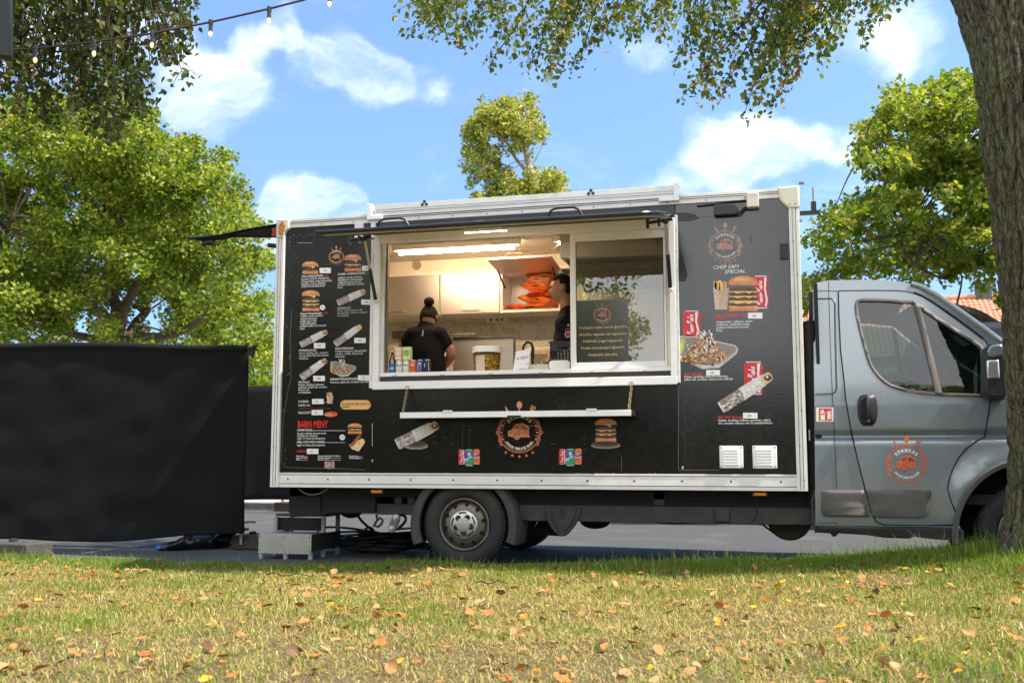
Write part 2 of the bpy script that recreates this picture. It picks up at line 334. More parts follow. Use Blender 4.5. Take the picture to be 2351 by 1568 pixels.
# grass blades
m_blade = leafmat('grass_blade', .3, .55)
def n2(x, y, s, o=0.): return np.array([mnoise.noise((a*s+o, b_*s, o)) for a, b_ in zip(x, y)])
def blades(n, sample, hscale=1., seed=1):
    rg = np.random.default_rng(seed); x, y = sample(rg, n); n = len(x)
    z = np.array([lawn_h(a, c) for a, c in zip(x, y)])
    edge = np.array([lawn_edge(a) for a in x])-y
    g1 = n2(x, y, .9, 5.); g2 = n2(x, y, 3.2, 9.)
    dT = np.sqrt((x-TREE_B.x)**2+(y-TREE_B.y)**2)
    lush = np.clip(1.05-edge/.75, 0, 1)*.9+np.clip(1.25-dT/1.35, 0, 1)+.55*g1+.55*g2-.06
    g3 = n2(x, y, 6.5, 2.); bare = np.clip((edge-2.8)/1.0, 0, 1)*(.34+.8*np.clip(g2+.1, -.3, .5))+1.0*np.clip(-g2-.12, 0, 1)+.9*np.clip(g3-.2, 0, 1)
    keep = rg.random(n) > bare*.75
    x, y, z, lush, dT, edge, g1 = x[keep], y[keep], z[keep], lush[keep], dT[keep], edge[keep], g1[keep]; n = len(x)
    green = rg.random(n) < np.clip(lush*.8+.27, .15, .97)
    h = np.where(green, rg.uniform(.022, .058, n), rg.uniform(.02, .065, n))*hscale*(1+.55*np.clip(lush-.6, 0, 1))
    h *= np.where((rg.random(n) < .05) & (edge < .5), 2.0, 1.)*np.where((rg.random(n) < .035) & ~green, 1.9, 1.)*(1+.5*np.clip(g1, -.5, .6))
    lean = np.where(green, rg.uniform(.15, .9, n), rg.uniform(.8, 1.65, n)); az = rg.uniform(0, 2*np.pi, n)
    w = rg.uniform(.0012, .0026, n)*np.where(green, 1.15, 1.)
    dx, dy = np.cos(az), np.sin(az); sx, sy = -dy*w, dx*w
    V = np.zeros((n, 5, 3))
    def at(f, b): return x+dx*h*f*np.sin(lean*b), y+dy*h*f*np.sin(lean*b), z-.004+h*f*np.cos(lean*b)
    for k, (f, b, ww) in enumerate(((0, 0, 1), (0, 0, -1), (.55, .7, .8), (.55, .7, -.8), (1, 1, 0))):
        a, c, d = at(f, b); V[:, k, 0] = a+sx*ww; V[:, k, 1] = c+sy*ww; V[:, k, 2] = d
    tri = np.array([(0, 1, 3), (0, 3, 2), (2, 3, 4)]); Fq = (np.arange(n)[:, None, None]*5+tri[None]).reshape(-1, 3)
    u = rg.random((n, 1)); gr = np.array([.095, .18, .018])*(1-u)+np.array([.22, .27, .04])*u
    st = np.array([.50, .36, .115])*(1-u)+np.array([.37, .33, .10])*u
    st = np.where(rg.random((n, 1)) < .10, np.array([[.66, .58, .34]]), st); st = np.where(rg.random((n, 1)) < .12, np.array([[.26, .17, .075]]), st)
    t = np.where(green[:, None], gr, st)*rg.uniform(.75, 1.15, (n, 1))
    return V.reshape(-1, 3), Fq, np.repeat(t, 5, axis=0)
def s_view(rg, n):                                 # over the wedge of lawn that the place shows, with a margin
    d = np.sqrt(rg.uniform(2.6**2, 9.6**2, n)); u = rg.uniform(-.64, .64, n)
    x = CAM[0]+d*(-sy_)+d*u*cy_; y = CAM[1]+d*cy_+d*u*sy_
    k = y < np.array([lawn_edge(a) for a in x])+.03
    return x[k], y[k]
def s_edge(rg, n):
    x = rg.uniform(-3.2, 7.4, n); y = np.array([lawn_edge(a) for a in x])+.05-np.abs(rg.normal(0, .22, n)); return x, y
V1, F1, T1 = blades(350000, s_view, 1., 1); V2, F2, T2 = blades(60000, s_edge, 1.0, 2)
def s_mound(rg, n):
    a = rg.uniform(0, 2*np.pi, n); r = np.sqrt(rg.uniform(.25**2, 1.15**2, n)); x = TREE_B.x+r*np.cos(a); y = TREE_B.y+r*np.sin(a)
    k = y < np.array([lawn_edge(q) for q in x])+.03; return x[k], y[k]
V3, F3, T3 = blades(16000, s_mound, 1.35, 3)
tag(arr_mesh('grass', np.r_[V1, V2, V3], np.r_[F1, F2+len(V1), F3+len(V1)+len(V2)], m_blade, tint=np.r_[T1, T2, T3]), 'short green and straw dry grass of the lawn', 'grass', kind='stuff')

# ------------------------------------------------------------------ fences hung with black cloth
m_cloth = mat('black_fence_cloth', (.0058, .0056, .0052), .85, var=.3, vscale=3, bump=.25, bscale=420, spec=.25)
m_block = mat('fence_foot_concrete', (.065, .06, .052), .9, var=.3, vscale=14, bump=.4)
m_galv = mat('galvanised_steel', (.42, .43, .43), .45, metal=.8, var=.15)
def cloth(name, fn, nu, nv, parent):
    V = [fn(i/nu, j/nv) for j in range(nv+1) for i in range(nu+1)]
    Fq = [(j*(nu+1)+i, j*(nu+1)+i+1, (j+1)*(nu+1)+i+1, (j+1)*(nu+1)+i) for j in range(nv) for i in range(nu)]
    o = arr_mesh(name, np.array(V), np.array(Fq), m_cloth, parent, smooth=True)
    s = o.modifiers.new('thick', 'SOLIDIFY'); s.thickness = .006; return o
A = PC(573, 1225, 10.0); A.z = 0; B = A+Vector((-3.4, -.10, 0)); Fd = (B-A); FL = Fd.length; Fd.normalize(); Fn = Vector((Fd.y, -Fd.x, 0))
if Fn.y > 0: Fn = -Fn
def z_at(x, y, py):                               # height at which the plumb line over (x, y) crosses image row py
    q = Vector((x, y, 1))-Vector(CAM); fr = -q.x*sy_+q.y*cy_; k = (H/2-py)/F; return CAM[2]+fr*(sp_+k*cp_)/(cp_-k*sp_)
fen = thing('screen_fence', 'near temporary fence panel covered in black cloth, left of the truck', 'fence', (A.x, A.y, 0))
def f_near(u, v):
    q = A+Fd*(u*FL)
    top = z_at(q.x, q.y, 796-5*min(1, u*2.5)+2*math.sin(u*9))
    if u < .012: top += .02
    bot = z_at(q.x, q.y, 1222+u*30 if u < .2 else 1228+8*math.sin((u-.2)*7)+(u-.2)*24)
    z = bot+(top-bot)*v
    wv = .03*math.sin(u*7+v*2)*(1-v*.6)+.018*math.sin(u*23+v*5)*(1-v)+.02*math.exp(-((v-.12)/.07)**2)*math.sin(u*13)+.003*math.sin(v*34+u*5+2*math.sin(u*11))*(.4+abs(mnoise.noise((u*6, v*4, 8))))+.016*mnoise.noise((u*9, v*7, 1))+.02*mnoise.noise((u*4-v*3, v*2+u, 5))
    if v > .965: wv += .03*math.sin((v-.965)/.035*math.pi)
    p = q+Fn*(.10+wv); return (p.x, p.y, z)
cloth('cloth_cover', f_near, 120, 90, fen)
b = MB(); q = A-Fd*.012; b.add([(q.x, q.y, 1.97), tuple(q-Fd*.012+Vector((0, 0, 2.0))), tuple(q+Fd*.12+Vector((0, 0, 1.965))), tuple(q+Fd*.09+Fn*.05+Vector((0, 0, 1.93))), tuple(q+Fd*.0+Fn*.05+Vector((0, 0, 1.86)))], [(0, 1, 2, 3, 4)])
o = b.build('cloth_fold', m_cloth, fen); s = o.modifiers.new('thick', 'SOLIDIFY'); s.thickness = .008
for u in (.03, .5, .985):
    q = A+Fd*(u*FL)-Fn*.03; MB().tube([(q.x, q.y, .05), (q.x, q.y, 1.95)], .019).build('post', m_galv, fen, smooth=True)
for z in (.2, 1.93):
    q = A+Fd*.03-Fn*.03; q2 = A+Fd*(FL-.03)-Fn*.03; MB().tube([(q.x, q.y, z), (q2.x, q2.y, z)], .016).build('rail', m_galv, fen, smooth=True)
def foot(px0, px1, y0, y1, lab, dep_y):
    g = PZ((px0+px1)/2, y1); w = (PZ(px1, y1)-PZ(px0, y1)).length
    t = thing('fence_foot', lab, 'concrete block', (g.x, g.y, 0), 'blocks that hold up the fences'); h = pxm(px0, y1, g.y)*(y1-y0)*.92; d = dep_y
    b = MB(); b.local = 1
    lx = [(-w/2, -.0), (w/2, -.0), (w/2+.03, d), (-w/2+.03, d)]
    b.prismz([(g.x+a, g.y+c) for a, c in lx], 0.0, h); b.build('block', m_block, t, bevel=.018)
    MB().tube([(g.x, g.y+.12, h), (g.x, g.y+.12, h+.03)], .035).build('socket', mat('socket_dark', (.03, .03, .03), .7), t)
foot(525, 606, 1230, 1262, 'concrete fence foot beside the checker plate step', .34)
foot(-60, 72, 1250, 1283, 'concrete fence foot at the lawn edge under the black cloth', .30)
# far fence
YF = 7.3
fen2 = thing('screen_fence', 'far temporary fence covered in black cloth, behind the truck', 'fence', (-2, YF, 0))
def f_far(u, v):
    x = -7+u*22; top = 2.06+.03*math.sin(x*2.7)*.6-.02*abs(math.sin(x*.9)); bot = .19+.03*math.sin(x*1.3)
    if abs(x+2.6) < .35 and False: top -= .1
    return (x, YF-.03-.03*math.sin(x*1.9+v*4)-.02*math.sin(x*5.3+v)*(1-v)-.05*math.exp(-((v-.93)/.05)**2)*abs(math.sin(x*.8)), bot+(top-bot)*v)
cloth('cloth_cover', f_far, 150, 18, fen2)
for x in (-6.9, -3.45, 0, 3.45, 6.9, 10.3, 13.8):
    MB().tube([(x, YF, .05), (x, YF, 2.0)], .019).build('post', m_galv, fen2, smooth=True)
MB().tube([(-6.95, YF, 1.98), (14.9, YF, 1.98)], .016).build('rail', m_galv, fen2, smooth=True)
g = PZ(641, 1173)
t = thing('fence_foot', 'small grey block of the far fence beside the orange post', 'concrete block', (g.x, g.y, 0), 'blocks that hold up the fences')
MB().box(g.x-.05, g.x+.3, g.y-.1, g.y+.5, 0, .15).build('block', m_block, t, bevel=.012)
g = PZ(649, 1172)
t = thing('marker_post', 'short orange marker post under the rear of the truck', 'post', (g.x, g.y, 0))
MB().tube([(g.x, g.y, .03), (g.x, g.y, .95)], .028, seg=10).build('pole', mat('orange_plastic', (.62, .19, .03), .5, var=.15), t, smooth=True)
MB().tube([(g.x, g.y, 0), (g.x, g.y, .035), (g.x, g.y, .05)], [.11, .10, .04], seg=14).build('base', mat('black_rubber', (.02, .02, .02), .8), t)

# bag, and cables on the road
bgp = PZ(415, 1268)
t = thing('bin_bag', 'black plastic bag with a blue tip lying under the fence cloth', 'bag', (bgp.x, bgp.y, 0))
V = []; nu, nv = 36, 14
a0, a1 = PZ(338, 1269), PZ(492, 1262)
for i in range(nu+1):
    u = i/nu; c = a0.lerp(a1, u); r = .015+.075*min(1, u*1.7)**.7
    for k in range(nv):
        a = 2*math.pi*k/nv; rr = r*(1+.25*mnoise.noise((u*7, a*1.1, 2))+.12*mnoise.noise((u*22, a*3, 4)))
        V.append((c.x+.2*rr*math.cos(a), c.y+.22+2.4*rr*math.cos(a), max(.004, .9*rr+.85*rr*math.sin(a))))
Fq = [(i*nv+k, i*nv+(k+1) % nv, (i+1)*nv+(k+1) % nv, (i+1)*nv+k) for i in range(nu) for k in range(nv)]
m_bag = mat('black_plastic_bag', (.01, .01, .012), .28, bump=.3, bscale=30)
arr_mesh('bag_body', np.array(V), np.array(Fq), m_bag, t, smooth=True)
MB().ball((a0.x-.01, a0.y+.21, .03), .04, sc=(1, .8, .7), su=10, sv=7).build('blue_tip', mat('blue_plastic', (.02, .12, .5), .5, bump=.4, bscale=50), t, smooth=True)
m_cable = mat('black_cable', (.012, .014, .018), .45)
def bez(p0, p1, p2, p3, n=14): return [p0*((1-t)**3)+p1*(3*t*(1-t)**2)+p2*(3*t*t*(1-t))+p3*t**3 for t in [i/n for i in range(n+1)]]
c0, c1 = PZ(486, 1252), PZ(560, 1222)
tag(MB().tube(bez(c0+Vector((0, .1, .05)), c0+Vector((.25, .1, .03)), c1+Vector((-.2, 0, .15)), c1+Vector((.1, .1, .12))), .013, seg=7).build('cable', m_cable, smooth=True), 'black cable running from the bag over the concrete foot', 'cable')
b = MB(); rg = random.Random(5)
cc = PZ(838, 1272); nloop = 17; path = []
for i in range(nloop*26):
    a = i/26*2*math.pi; lo = i//26
    r1 = .34+.13*math.sin(a*.37+1)+.07*math.sin(a*.83); r2 = .14+.05*math.sin(a*.29)
    ox, oy = .14*math.sin(lo*2.3)+(.1 if lo % 3 == 0 else -.06), .06*math.cos(lo*1.7)
    path.append(Vector((cc.x+ox+r1*math.cos(a), cc.y+.22+oy+r2*math.sin(a), .02+.012*lo*(.75+.25*math.sin(a*1.3))+.02*abs(math.sin(a*.71)))))
b.tube(path, .0115, seg=7)
for px, py, r in ((838, 1240, .07), (847, 1232, .085), (861, 1238, .07), (829, 1243, .06), (854, 1236, .06)):     # loops that stand up out of the pile
    c = P(px, py, cc.y+.2+rg.uniform(-.08, .08)); c.z = max(c.z, .1); w = rg.uniform(-.6, .6)
    b.tube([c+Vector((r*.75*math.cos(a)*math.cos(w), r*.75*math.cos(a)*math.sin(w), r*1.3*math.sin(a)-.02)) for a in [k/20*2*math.pi for k in range(21)]], .0115, seg=7)
e0 = P(819, 1178, cc.y+.15); e1 = P(868, 1222, cc.y+.1); e2 = P(882, 1245, cc.y+.1)
b.tube(bez(e0, e0+Vector((.06, 0, -.12)), e1+Vector((-.06, 0, .06)), e2+Vector((.02, 0, -.04)), 18), .0125, seg=7)
tag(b.build('cable_coil', m_cable, smooth=True), 'tangled heap of thick black cable on the road beside the step', 'cable')
# blue rag
g = PZ(1128, 1284, .03); b = MB()
V = [(g.x+(i/7-.5)*.17, lawn_edge(g.x)-.02+(j/5-.5)*.12, .05+.03*mnoise.noise((i*.9, j*.8, 1))+.018*math.sin(i*1.3)) for j in range(6) for i in range(8)]
Fq = [(j*8+i, j*8+i+1, (j+1)*8+i+1, (j+1)*8+i) for j in range(5) for i in range(7)]
o = arr_mesh('blue_rag', np.array(V), np.array(Fq), mat('blue_rag', (.05, .22, .55), .8), smooth=True); s = o.modifiers.new('thick', 'SOLIDIFY'); s.thickness = .004
tag(o, 'crumpled blue rag on the grass beside the rear wheel', 'rag')

# ------------------------------------------------------------------ house and van far behind
HD = 46.
hc = PC(2260, 1052, HD); hz = thing('house', 'far house with pink rendered wall and red pantile roof behind the cab', 'house', (hc.x, hc.y, .1))
hx0, hx1 = hc.x-16, hc.x+14; hy0, hy1 = hc.y, hc.y+9.
ridge_y = (hy0+hy1)/2; z_e = 5.6; z_r = 8.75
m_wall = mat('pink_render', (.50, .37, .33), .9, var=.12, vscale=4, bump=.2); m_tile = mat('red_pantile', (.62, .25, .15), .7, var=.22, vscale=2.5, bump=.2)
b = MB(); b.box(hx0, hx1, hy0+.3, hy1-.3, 0, z_e); b.add([(hx0, hy0+.3, z_e), (hx0, hy1-.3, z_e), (hx0, ridge_y, z_r-.25), (hx1, hy0+.3, z_e), (hx1, hy1-.3, z_e), (hx1, ridge_y, z_r-.25)], [(0, 2, 1), (3, 4, 5)])
b.build('wall', m_wall, hz)
m_trim = mat('white_window_paint', (.75, .75, .72), .5); m_pane = mat('dark_pane', (.03, .035, .04), .1, spec=.8)
for i in range(11):
    x = hx0+1.6+i*2.6
    for z in (1.2, 3.6):
        w = MB(); w.box(x, x+1.1, hy0+.24, hy0+.34, z, z+1.4); w = w.build('window', m_trim, hz)
        p = MB(); p.box(x+.09, x+.52, hy0+.225, hy0+.25, z+.1, z+1.3); p.box(x+.58, x+1.01, hy0+.225, hy0+.25, z+.1, z+1.3); p.build('pane', m_pane, w)
roof = MB(); roof.add([(hx0-.4, hy0-.1, z_e-.12), (hx1+.4, hy0-.1, z_e-.12), (hx1+.4, ridge_y, z_r), (hx0-.4, ridge_y, z_r), (hx0-.4, hy1+.1, z_e-.12), (hx1+.4, hy1+.1, z_e-.12)], [(0, 1, 2, 3), (3, 2, 5, 4)])
roof = roof.build('roof', m_tile, hz)
sl = Vector((0, ridge_y-hy0+.1, z_r-z_e+.12)); sll = sl.length; sl.normalize(); nn = Vector((0, -sl.z, sl.y))
TW, TH = .235, .30
def tile_geo(c):
    V = []
    for v in (0, 1):
        for k in range(6):
            u = k/5; hgt = .02+.055*math.sin(math.pi*u)**.8+(.03 if v == 0 else 0)
            V.append(c+Vector((u*TW*.98, 0, 0))+sl*(v*TH*1.12)+nn*hgt)
    Fq = [(k, k+1, 7+k, 6+k) for k in range(5)]+[tuple([0, 6])+tuple([7, 1])][:0]
    V += [V[k]-nn*.035 for k in range(6)]; Fq += [(12+k, 12+k+1, k+1, k) for k in range(5)]
    return V, Fq
near = []; st = MB(); rows = int(sll/TH)
def pxof(p):
    q = Vector(p)-Vector(CAM); xr = q.x*cy_+q.y*sy_; fr = -q.x*sy_+q.y*cy_; dep = fr*cp_+q.z*sp_; up = -fr*sp_+q.z*cp_
    return W/2+F*xr/dep, H/2-F*up/dep
for r in range(rows):
    for i in range(int((hx1-hx0+.8)/TW)):
        c = Vector((hx0-.4+i*TW+(TW/2 if r % 2 else 0)*0, hy0-.1, z_e-.12))+sl*(r*TH)
        q = pxof(c)
        if 2170 < q[0] < 2345 and q[1] < 770: near.append((q[1], c))
        elif 1750 < q[0] < 2500: V, Fq = tile_geo(c); st.add(V, Fq)
near.sort(key=lambda a: a[0])
me_t = None
for k, (_, c) in enumerate(near):
    if k < 290:
        if me_t is None:
            V, Fq = tile_geo(Vector((0, 0, 0))); t_ = MB(); t_.add(V, Fq); o = t_.build('tile', m_tile); me_t = o.data; o.parent = roof
        else: o = bpy.data.objects.new('tile', me_t); COL.objects.link(o); o.parent = roof
        o.location = c-LOC(roof)+nn*random.uniform(0, .012)-LOC(hz)*0; o.rotation_euler = (0, 0, random.uniform(-.02, .02))
    else: V, Fq = tile_geo(c); st.add(V, Fq)
for f_ in range(1): tag(st.build('roof_tiles', m_tile, roof), kind='stuff')
b = MB()
for i in range(90): b.tube([(hx0-.4+i*.34, ridge_y, z_r+.04), (hx0-.4+i*.34+.36, ridge_y, z_r+.07)], [.13, .15], seg=8)
b.build('ridge_tile', m_tile, roof)
cpos = PC(2257, 668, HD+5); b = MB(); b.box(cpos.x-.35, cpos.x+.35, ridge_y-.3, ridge_y+.3, z_r-.3, z_r+.75); b.build('chimney', mat('slate_grey', (.08, .09, .10), .7), roof, bevel=.03)
# dark van
vx = P(2236, 737, 5.2)
van = thing('parked_van', 'dark blue high roof van parked behind the cab', 'van', (vx.x+2.4, 5.9, 0))
m_van = mat('navy_van_paint', (.008, .010, .018), .4, coat=.2)
prof = [(0, .35), (0, 2.45), (.12, vx.z-.03), (.5, vx.z), (3.6, vx.z-.02), (4.0, vx.z-.12), (4.75, 1.45), (5.5, 1.15), (5.62, .9), (5.62, .35)]
MB().prism([(vx.x-.6+a, z) for a, z in prof], 5.2, 7.05).build('body', m_van, van, bevel=.09, seg=3)
for wx in (.75, 4.75):
    for wy in (5.22, 6.83):
        w = MB().lathe([(.05, 0), (.2, .0), (.2, .02), (.33, .0), (.34, .05), (.34, .16), (.33, .2), (.05, .2)], (vx.x-.6+wx, wy-.03, .34), seg=24).build('wheel', mat('van_tyre', (.02, .02, .02), .8), van, smooth=True)
MB().prism([(vx.x-.6+a, z) for a, z in ((3.3, 1.5), (3.3, 2.2), (3.8, 2.2), (4.45, 1.5))], 5.19, 5.205).build('window', m_pane, van)

# ------------------------------------------------------------------ what stands across the road behind the camera (seen in the panels and panes)
m_hedge = mat('hedge_leaf', (.035, .06, .016), .8, var=.6, vscale=5, bump=1., bscale=9)
def lump(name, lab, cat, x0, x1, y, h, d, seed, group=None):
    V = []; nu, nv = 60, 16
    for i in range(nu+1):
        u = i/nu; hh = h*(1+.12*mnoise.noise((u*9, seed, 0))); e = min(1, 6*u, 6*(1-u))
        for j in range(nv+1):
            a = math.pi*j/nv; rr = 1+.22*mnoise.noise((u*30, a*3, seed)); V.append((x0+(x1-x0)*u, y+d*math.cos(a)*rr*(.4+.6*e), hh*math.sin(a)**.6*rr*(.5+.5*e)))
    Fq = [(i*(nv+1)+j, (i+1)*(nv+1)+j, (i+1)*(nv+1)+j+1, i*(nv+1)+j+1) for i in range(nu) for j in range(nv)]
    return tag(arr_mesh(name, np.array(V), np.array(Fq), m_hedge, smooth=True), lab, cat, group)
lump('hedge', 'tall clipped hedge across the lawn behind the camera', 'hedge', -34, 30, -27, 3.7, 1.6, 3)

# ------------------------------------------------------------------ the food truck: box
TR = thing('food_truck', 'food truck with black menu covered box body and grey cab, serving hatch open', 'food truck', (2.2, 1.0, 0))
m_panel = mat('black_vinyl_panel', (.0085, .008, .0078), .16, ior=1.46, var=.3, vscale=30, bump=.04, bscale=140, coat=.0, dirt=.06, dirtcol=(.08, .08, .08), dscale=2.2)
m_panel_f = mat('black_vinyl_panel_front', (.0095, .009, .0088), .16, ior=1.72, var=.3, vscale=30, bump=.035, bscale=120, dirt=.10, dirtcol=(.10, .10, .10), dscale=2.2)
m_rail = mat('white_painted_aluminium', (.74, .72, .66), .42, var=.06, vscale=9, dirt=.30, dirtcol=(.36, .32, .24), dscale=5)
m_rail_g = mat('rail_groove', (.10, .095, .085), .7)
m_white = mat('white_lacquer', (.82, .82, .80), .3, var=.03, dirt=.10, dirtcol=(.4, .38, .34), dscale=4)
m_cap = mat('cream_corner_plastic', (.66, .62, .50), .5, dirt=.35, dirtcol=(.25, .22, .16), dscale=7)
m_rust = mat('bare_rust_filler', (.40, .17, .045), .8, var=.4, vscale=60, bump=.4)
m_blackp = mat('black_plastic', (.018, .018, .02), .45, var=.2, vscale=30)
m_blackm = mat('black_gloss_metal', (.008, .009, .012), .2, coat=.5)
m_steel = mat('brushed_steel', (.60, .57, .53), .42, metal=1.)
m_zinc = mat('zinc', (.5, .5, .48), .4, metal=.9)
YB = 2.10                                            # far side of the box
# body shell: roof, floor, end walls, far wall
b = MB(); b.box(.03, 4.39, .05, YB, 2.905, 2.955); b.box(.03, 4.39, .05, YB, .645, .72)
b.box(.015, .055, .05, YB, .66, 2.95); b.box(4.365, 4.40, .05, YB, .66, 2.95); b.box(.056, 4.364, YB-.045, YB, .72, 2.905)
b.build('box_body', mat('box_wall_cream', (.70, .68, .62), .55, var=.05), TR)
def board(x0, x1, z0, z1, y0=.012, lab=None, m=None):
    b = MB(); b.box(x0, x1, y0, .05, z0, z1); return b.build('side_panel', m or m_panel, TR, bevel=.003, label=lab)
XW0, XW1 = .928, 3.472; ZW0, ZW1 = 1.456, 2.775
pan_r = board(.075, XW0-.003, .765, 2.892, lab='black rear side panel printed with the menu')
pan_l = board(XW0+.001, XW1-.001, .765, ZW0+.01, lab='black lower side panel under the hatch with emblem and food pictures')
pan_f = board(XW1+.003, 4.345, .765, 2.892, lab='black front side panel with emblem, burger and plate pictures', m=m_panel_f)
board(XW0+.001, XW1-.001, ZW1-.01, 2.892, .016, lab='black strip above the hatch')
# rails, with grooves along them and screws
def rail_h(name, z0, z1, grooves, lab):
    b = MB(); b.box(.055, 4.37, 0, .06, z0, z1)
    for g in grooves: b.box(.06, 4.365, -.0025, .001, g, g+.006, 1)
    o = b.build(name, [m_rail, m_rail_g], TR, bevel=.004, label=lab); return o
rb = rail_h('bottom_rail', .640, .762, (.668, .744), 'white ribbed bottom rail'); rt = rail_h('top_rail', 2.893, 2.968, (2.925, 2.94), 'cream ribbed top rail')
s = MB()
for i in range(12): s.disc((.16+i*.37, -.003, .708), .009, seg=8)
s.build('screw', m_rail_g, rb)
s = MB()
for i in range(15): s.disc((.12+i*.30, -.003, 2.91), .006, seg=8)
s.build('screw', m_rail_g, rt)
for (x0, x1, lab) in ((-.002, .074, 'rear corner post'), (4.346, 4.424, 'front corner post')):
    b = MB(); b.box(x0, x1, -.012, .10, .64, 2.89)
    for k in (.3, .62): b.box(x0+(x1-x0)*k, x0+(x1-x0)*k+.005, -.0145, -.011, .65, 2.885, 1)
    o = b.build('corner_post', [m_rail, m_rail_g], TR, bevel=.008, label=lab); s = MB()
    for i in range(9): s.disc(((x0+x1)/2+.012*(-1)**i, -.0155, .72+i*.26), .006, seg=8)
    s.build('screw', m_rail_g, o)
    MB().box(x0+.003, x1-.003, YB-.08, YB+.012, .64, 2.89).build('corner_post', m_rail, TR, bevel=.008)
# corner caps
b = MB(); b.prism([(-.006, 2.80), (.068, 2.80), (.085, 2.86), (.12, 2.885), (.12, 2.972), (-.006, 2.976)], -.02, .12)
cr = b.build('corner_cap', m_cap, TR, bevel=.012, label='worn rear corner cap with brown patches')
b = MB(); poly = []
for k in range(26):
    a = 2*math.pi*k/26; r = .8+.35*mnoise.noise((math.cos(a)*2, math.sin(a)*2, 3)); poly.append((.05+.036*r*math.cos(a)+.006*math.sin(a), 2.885+.078*r*math.sin(a)))
b.prism(poly, -.0215, -.018); b.build('worn_patch', m_rust, cr)
b = MB(); b.prism([(4.43, 2.80), (4.345, 2.80), (4.30, 2.85), (4.275, 2.885), (4.27, 2.972), (4.43, 2.978)], -.02, .12)
cf = b.build('corner_cap', m_cap, TR, bevel=.012, label='cream front corner cap'); s = MB()
for x in (4.352, 4.398): s.disc((x, -.0215, 2.832), .006, seg=8)
s.build('screw', m_rail_g, cf)
# awning cassette on the roof edge, with brackets
b = MB(); b.box(.925, 3.475, -.012, .16, 2.945, 3.045); b.box(.93, 3.47, -.014, -.01, 2.975, 2.979, 1); b.box(.93, 3.47, -.014, -.01, 2.998, 3.001, 1)
aw = b.build('awning_cassette', [m_rail, m_rail_g], TR, bevel=.008)
for x in (1.37, 2.8): 
    s = MB()
    for dx, dz in ((-.018, 0), (.018, 0), (0, .025)): s.disc((x+dx, -.015, 3.02+dz), .014, seg=10)
    s.build('bolt', m_blackp, aw)
for x, d in ((.875, 1), (3.49, -1)):
    b = MB(); b.box(x-.022, x+.022, -.03, .04, 2.915, 3.055); b.box(*( (x+.022, x+.12) if d > 0 else (x-.14, x-.022) ), -.03, .01, 2.915, 2.95); b.build('bracket', m_white, TR, bevel=.004)
# two white uprights above the menu, torn print between
for x0, x1 in ((.735, .815), (.885, .926)): MB().box(x0, x1, -.012, .014, 2.76, 2.893).build('upright', m_rail, TR, bevel=.003)

# ---- window frame
fr = MB(); fr.box(XW0, XW1, -.035, .02, ZW0, 1.522); fr.box(XW0, XW0+.055, -.035, .02, 1.522, ZW1); fr.box(XW1-.05, XW1, -.035, .02, 1.522, ZW1); fr.box(XW0, XW1, -.03, .02, ZW1-.072, ZW1+.004)
frame = fr.build('window_frame', m_white, TR, bevel=.004)
for x0, x1, zz in ((XW0-.028, XW0-.003, 2.74), (XW1+.003, XW1+.02, 2.80)):
    b = MB(); b.box(x0, x1, -.03, .013, 1.47, zz)
    for i in range(8): b.disc(((x0+x1)/2, -.0305, 1.55+i*.16), .004, m=1, seg=6)
    b.build('hatch_flange', [m_rail, m_rail_g], frame)
b = MB(); b.box(XW0+.057, XW1-.052, .005, .05, 1.5235, 1.563); b.build('sill_slot', mat('dark_slot', (.035, .033, .03), .35), frame)
b = MB(); b.box(XW0+.056, XW1-.051, -.012, .34, 1.565, 1.598)
for i in range(6): b.box(1.1+i*.42, 1.14+i*.42, -.016, -.011, 1.567, 1.575, 1)
b.build('window_sill', [m_white, m_zinc], frame, bevel=.005)
b = MB(); b.box(XW0+.056, XW0+.085, .0, .06, 1.60, ZW1-.073); b.box(XW0+.09, XW0+.105, .02, .06, 1.60, ZW1-.073, 1); b.box(XW1-.075, XW1-.051, .0, .06, 1.60, ZW1-.073); b.build('window_track', [m_rail, m_rail_g], frame, bevel=.003)
# sliding window
xm0, xm1, xr = P(1309, 700).x, P(1322, 700).x, XW1-.078
b = MB(); b.box(xm0, xm1, .005, .04, 1.600, ZW1-.074); b.box(xr-.02, xr, .005, .04, 1.600, ZW1-.074)
zt = P(1430, 549).z; b.box(xm1, xr-.02, .005, .04, zt, ZW1-.074); b.box(xm1, xr-.02, .005, .04, 1.600, 1.645)
sw = b.build('sliding_window', m_white, TR, bevel=.004)
glass('window_glass', (.90, .91, .87), 2.0)
b = MB(); b.box(xm1-.002, xr-.018, .02, .025, 1.643, zt+.002); b.build('pane', MATS['window_glass'], sw)
for x in (xm1, xr-.024): MB().box(x, x+.004, .012, .019, 1.645, zt).build('seal', m_blackp, sw)

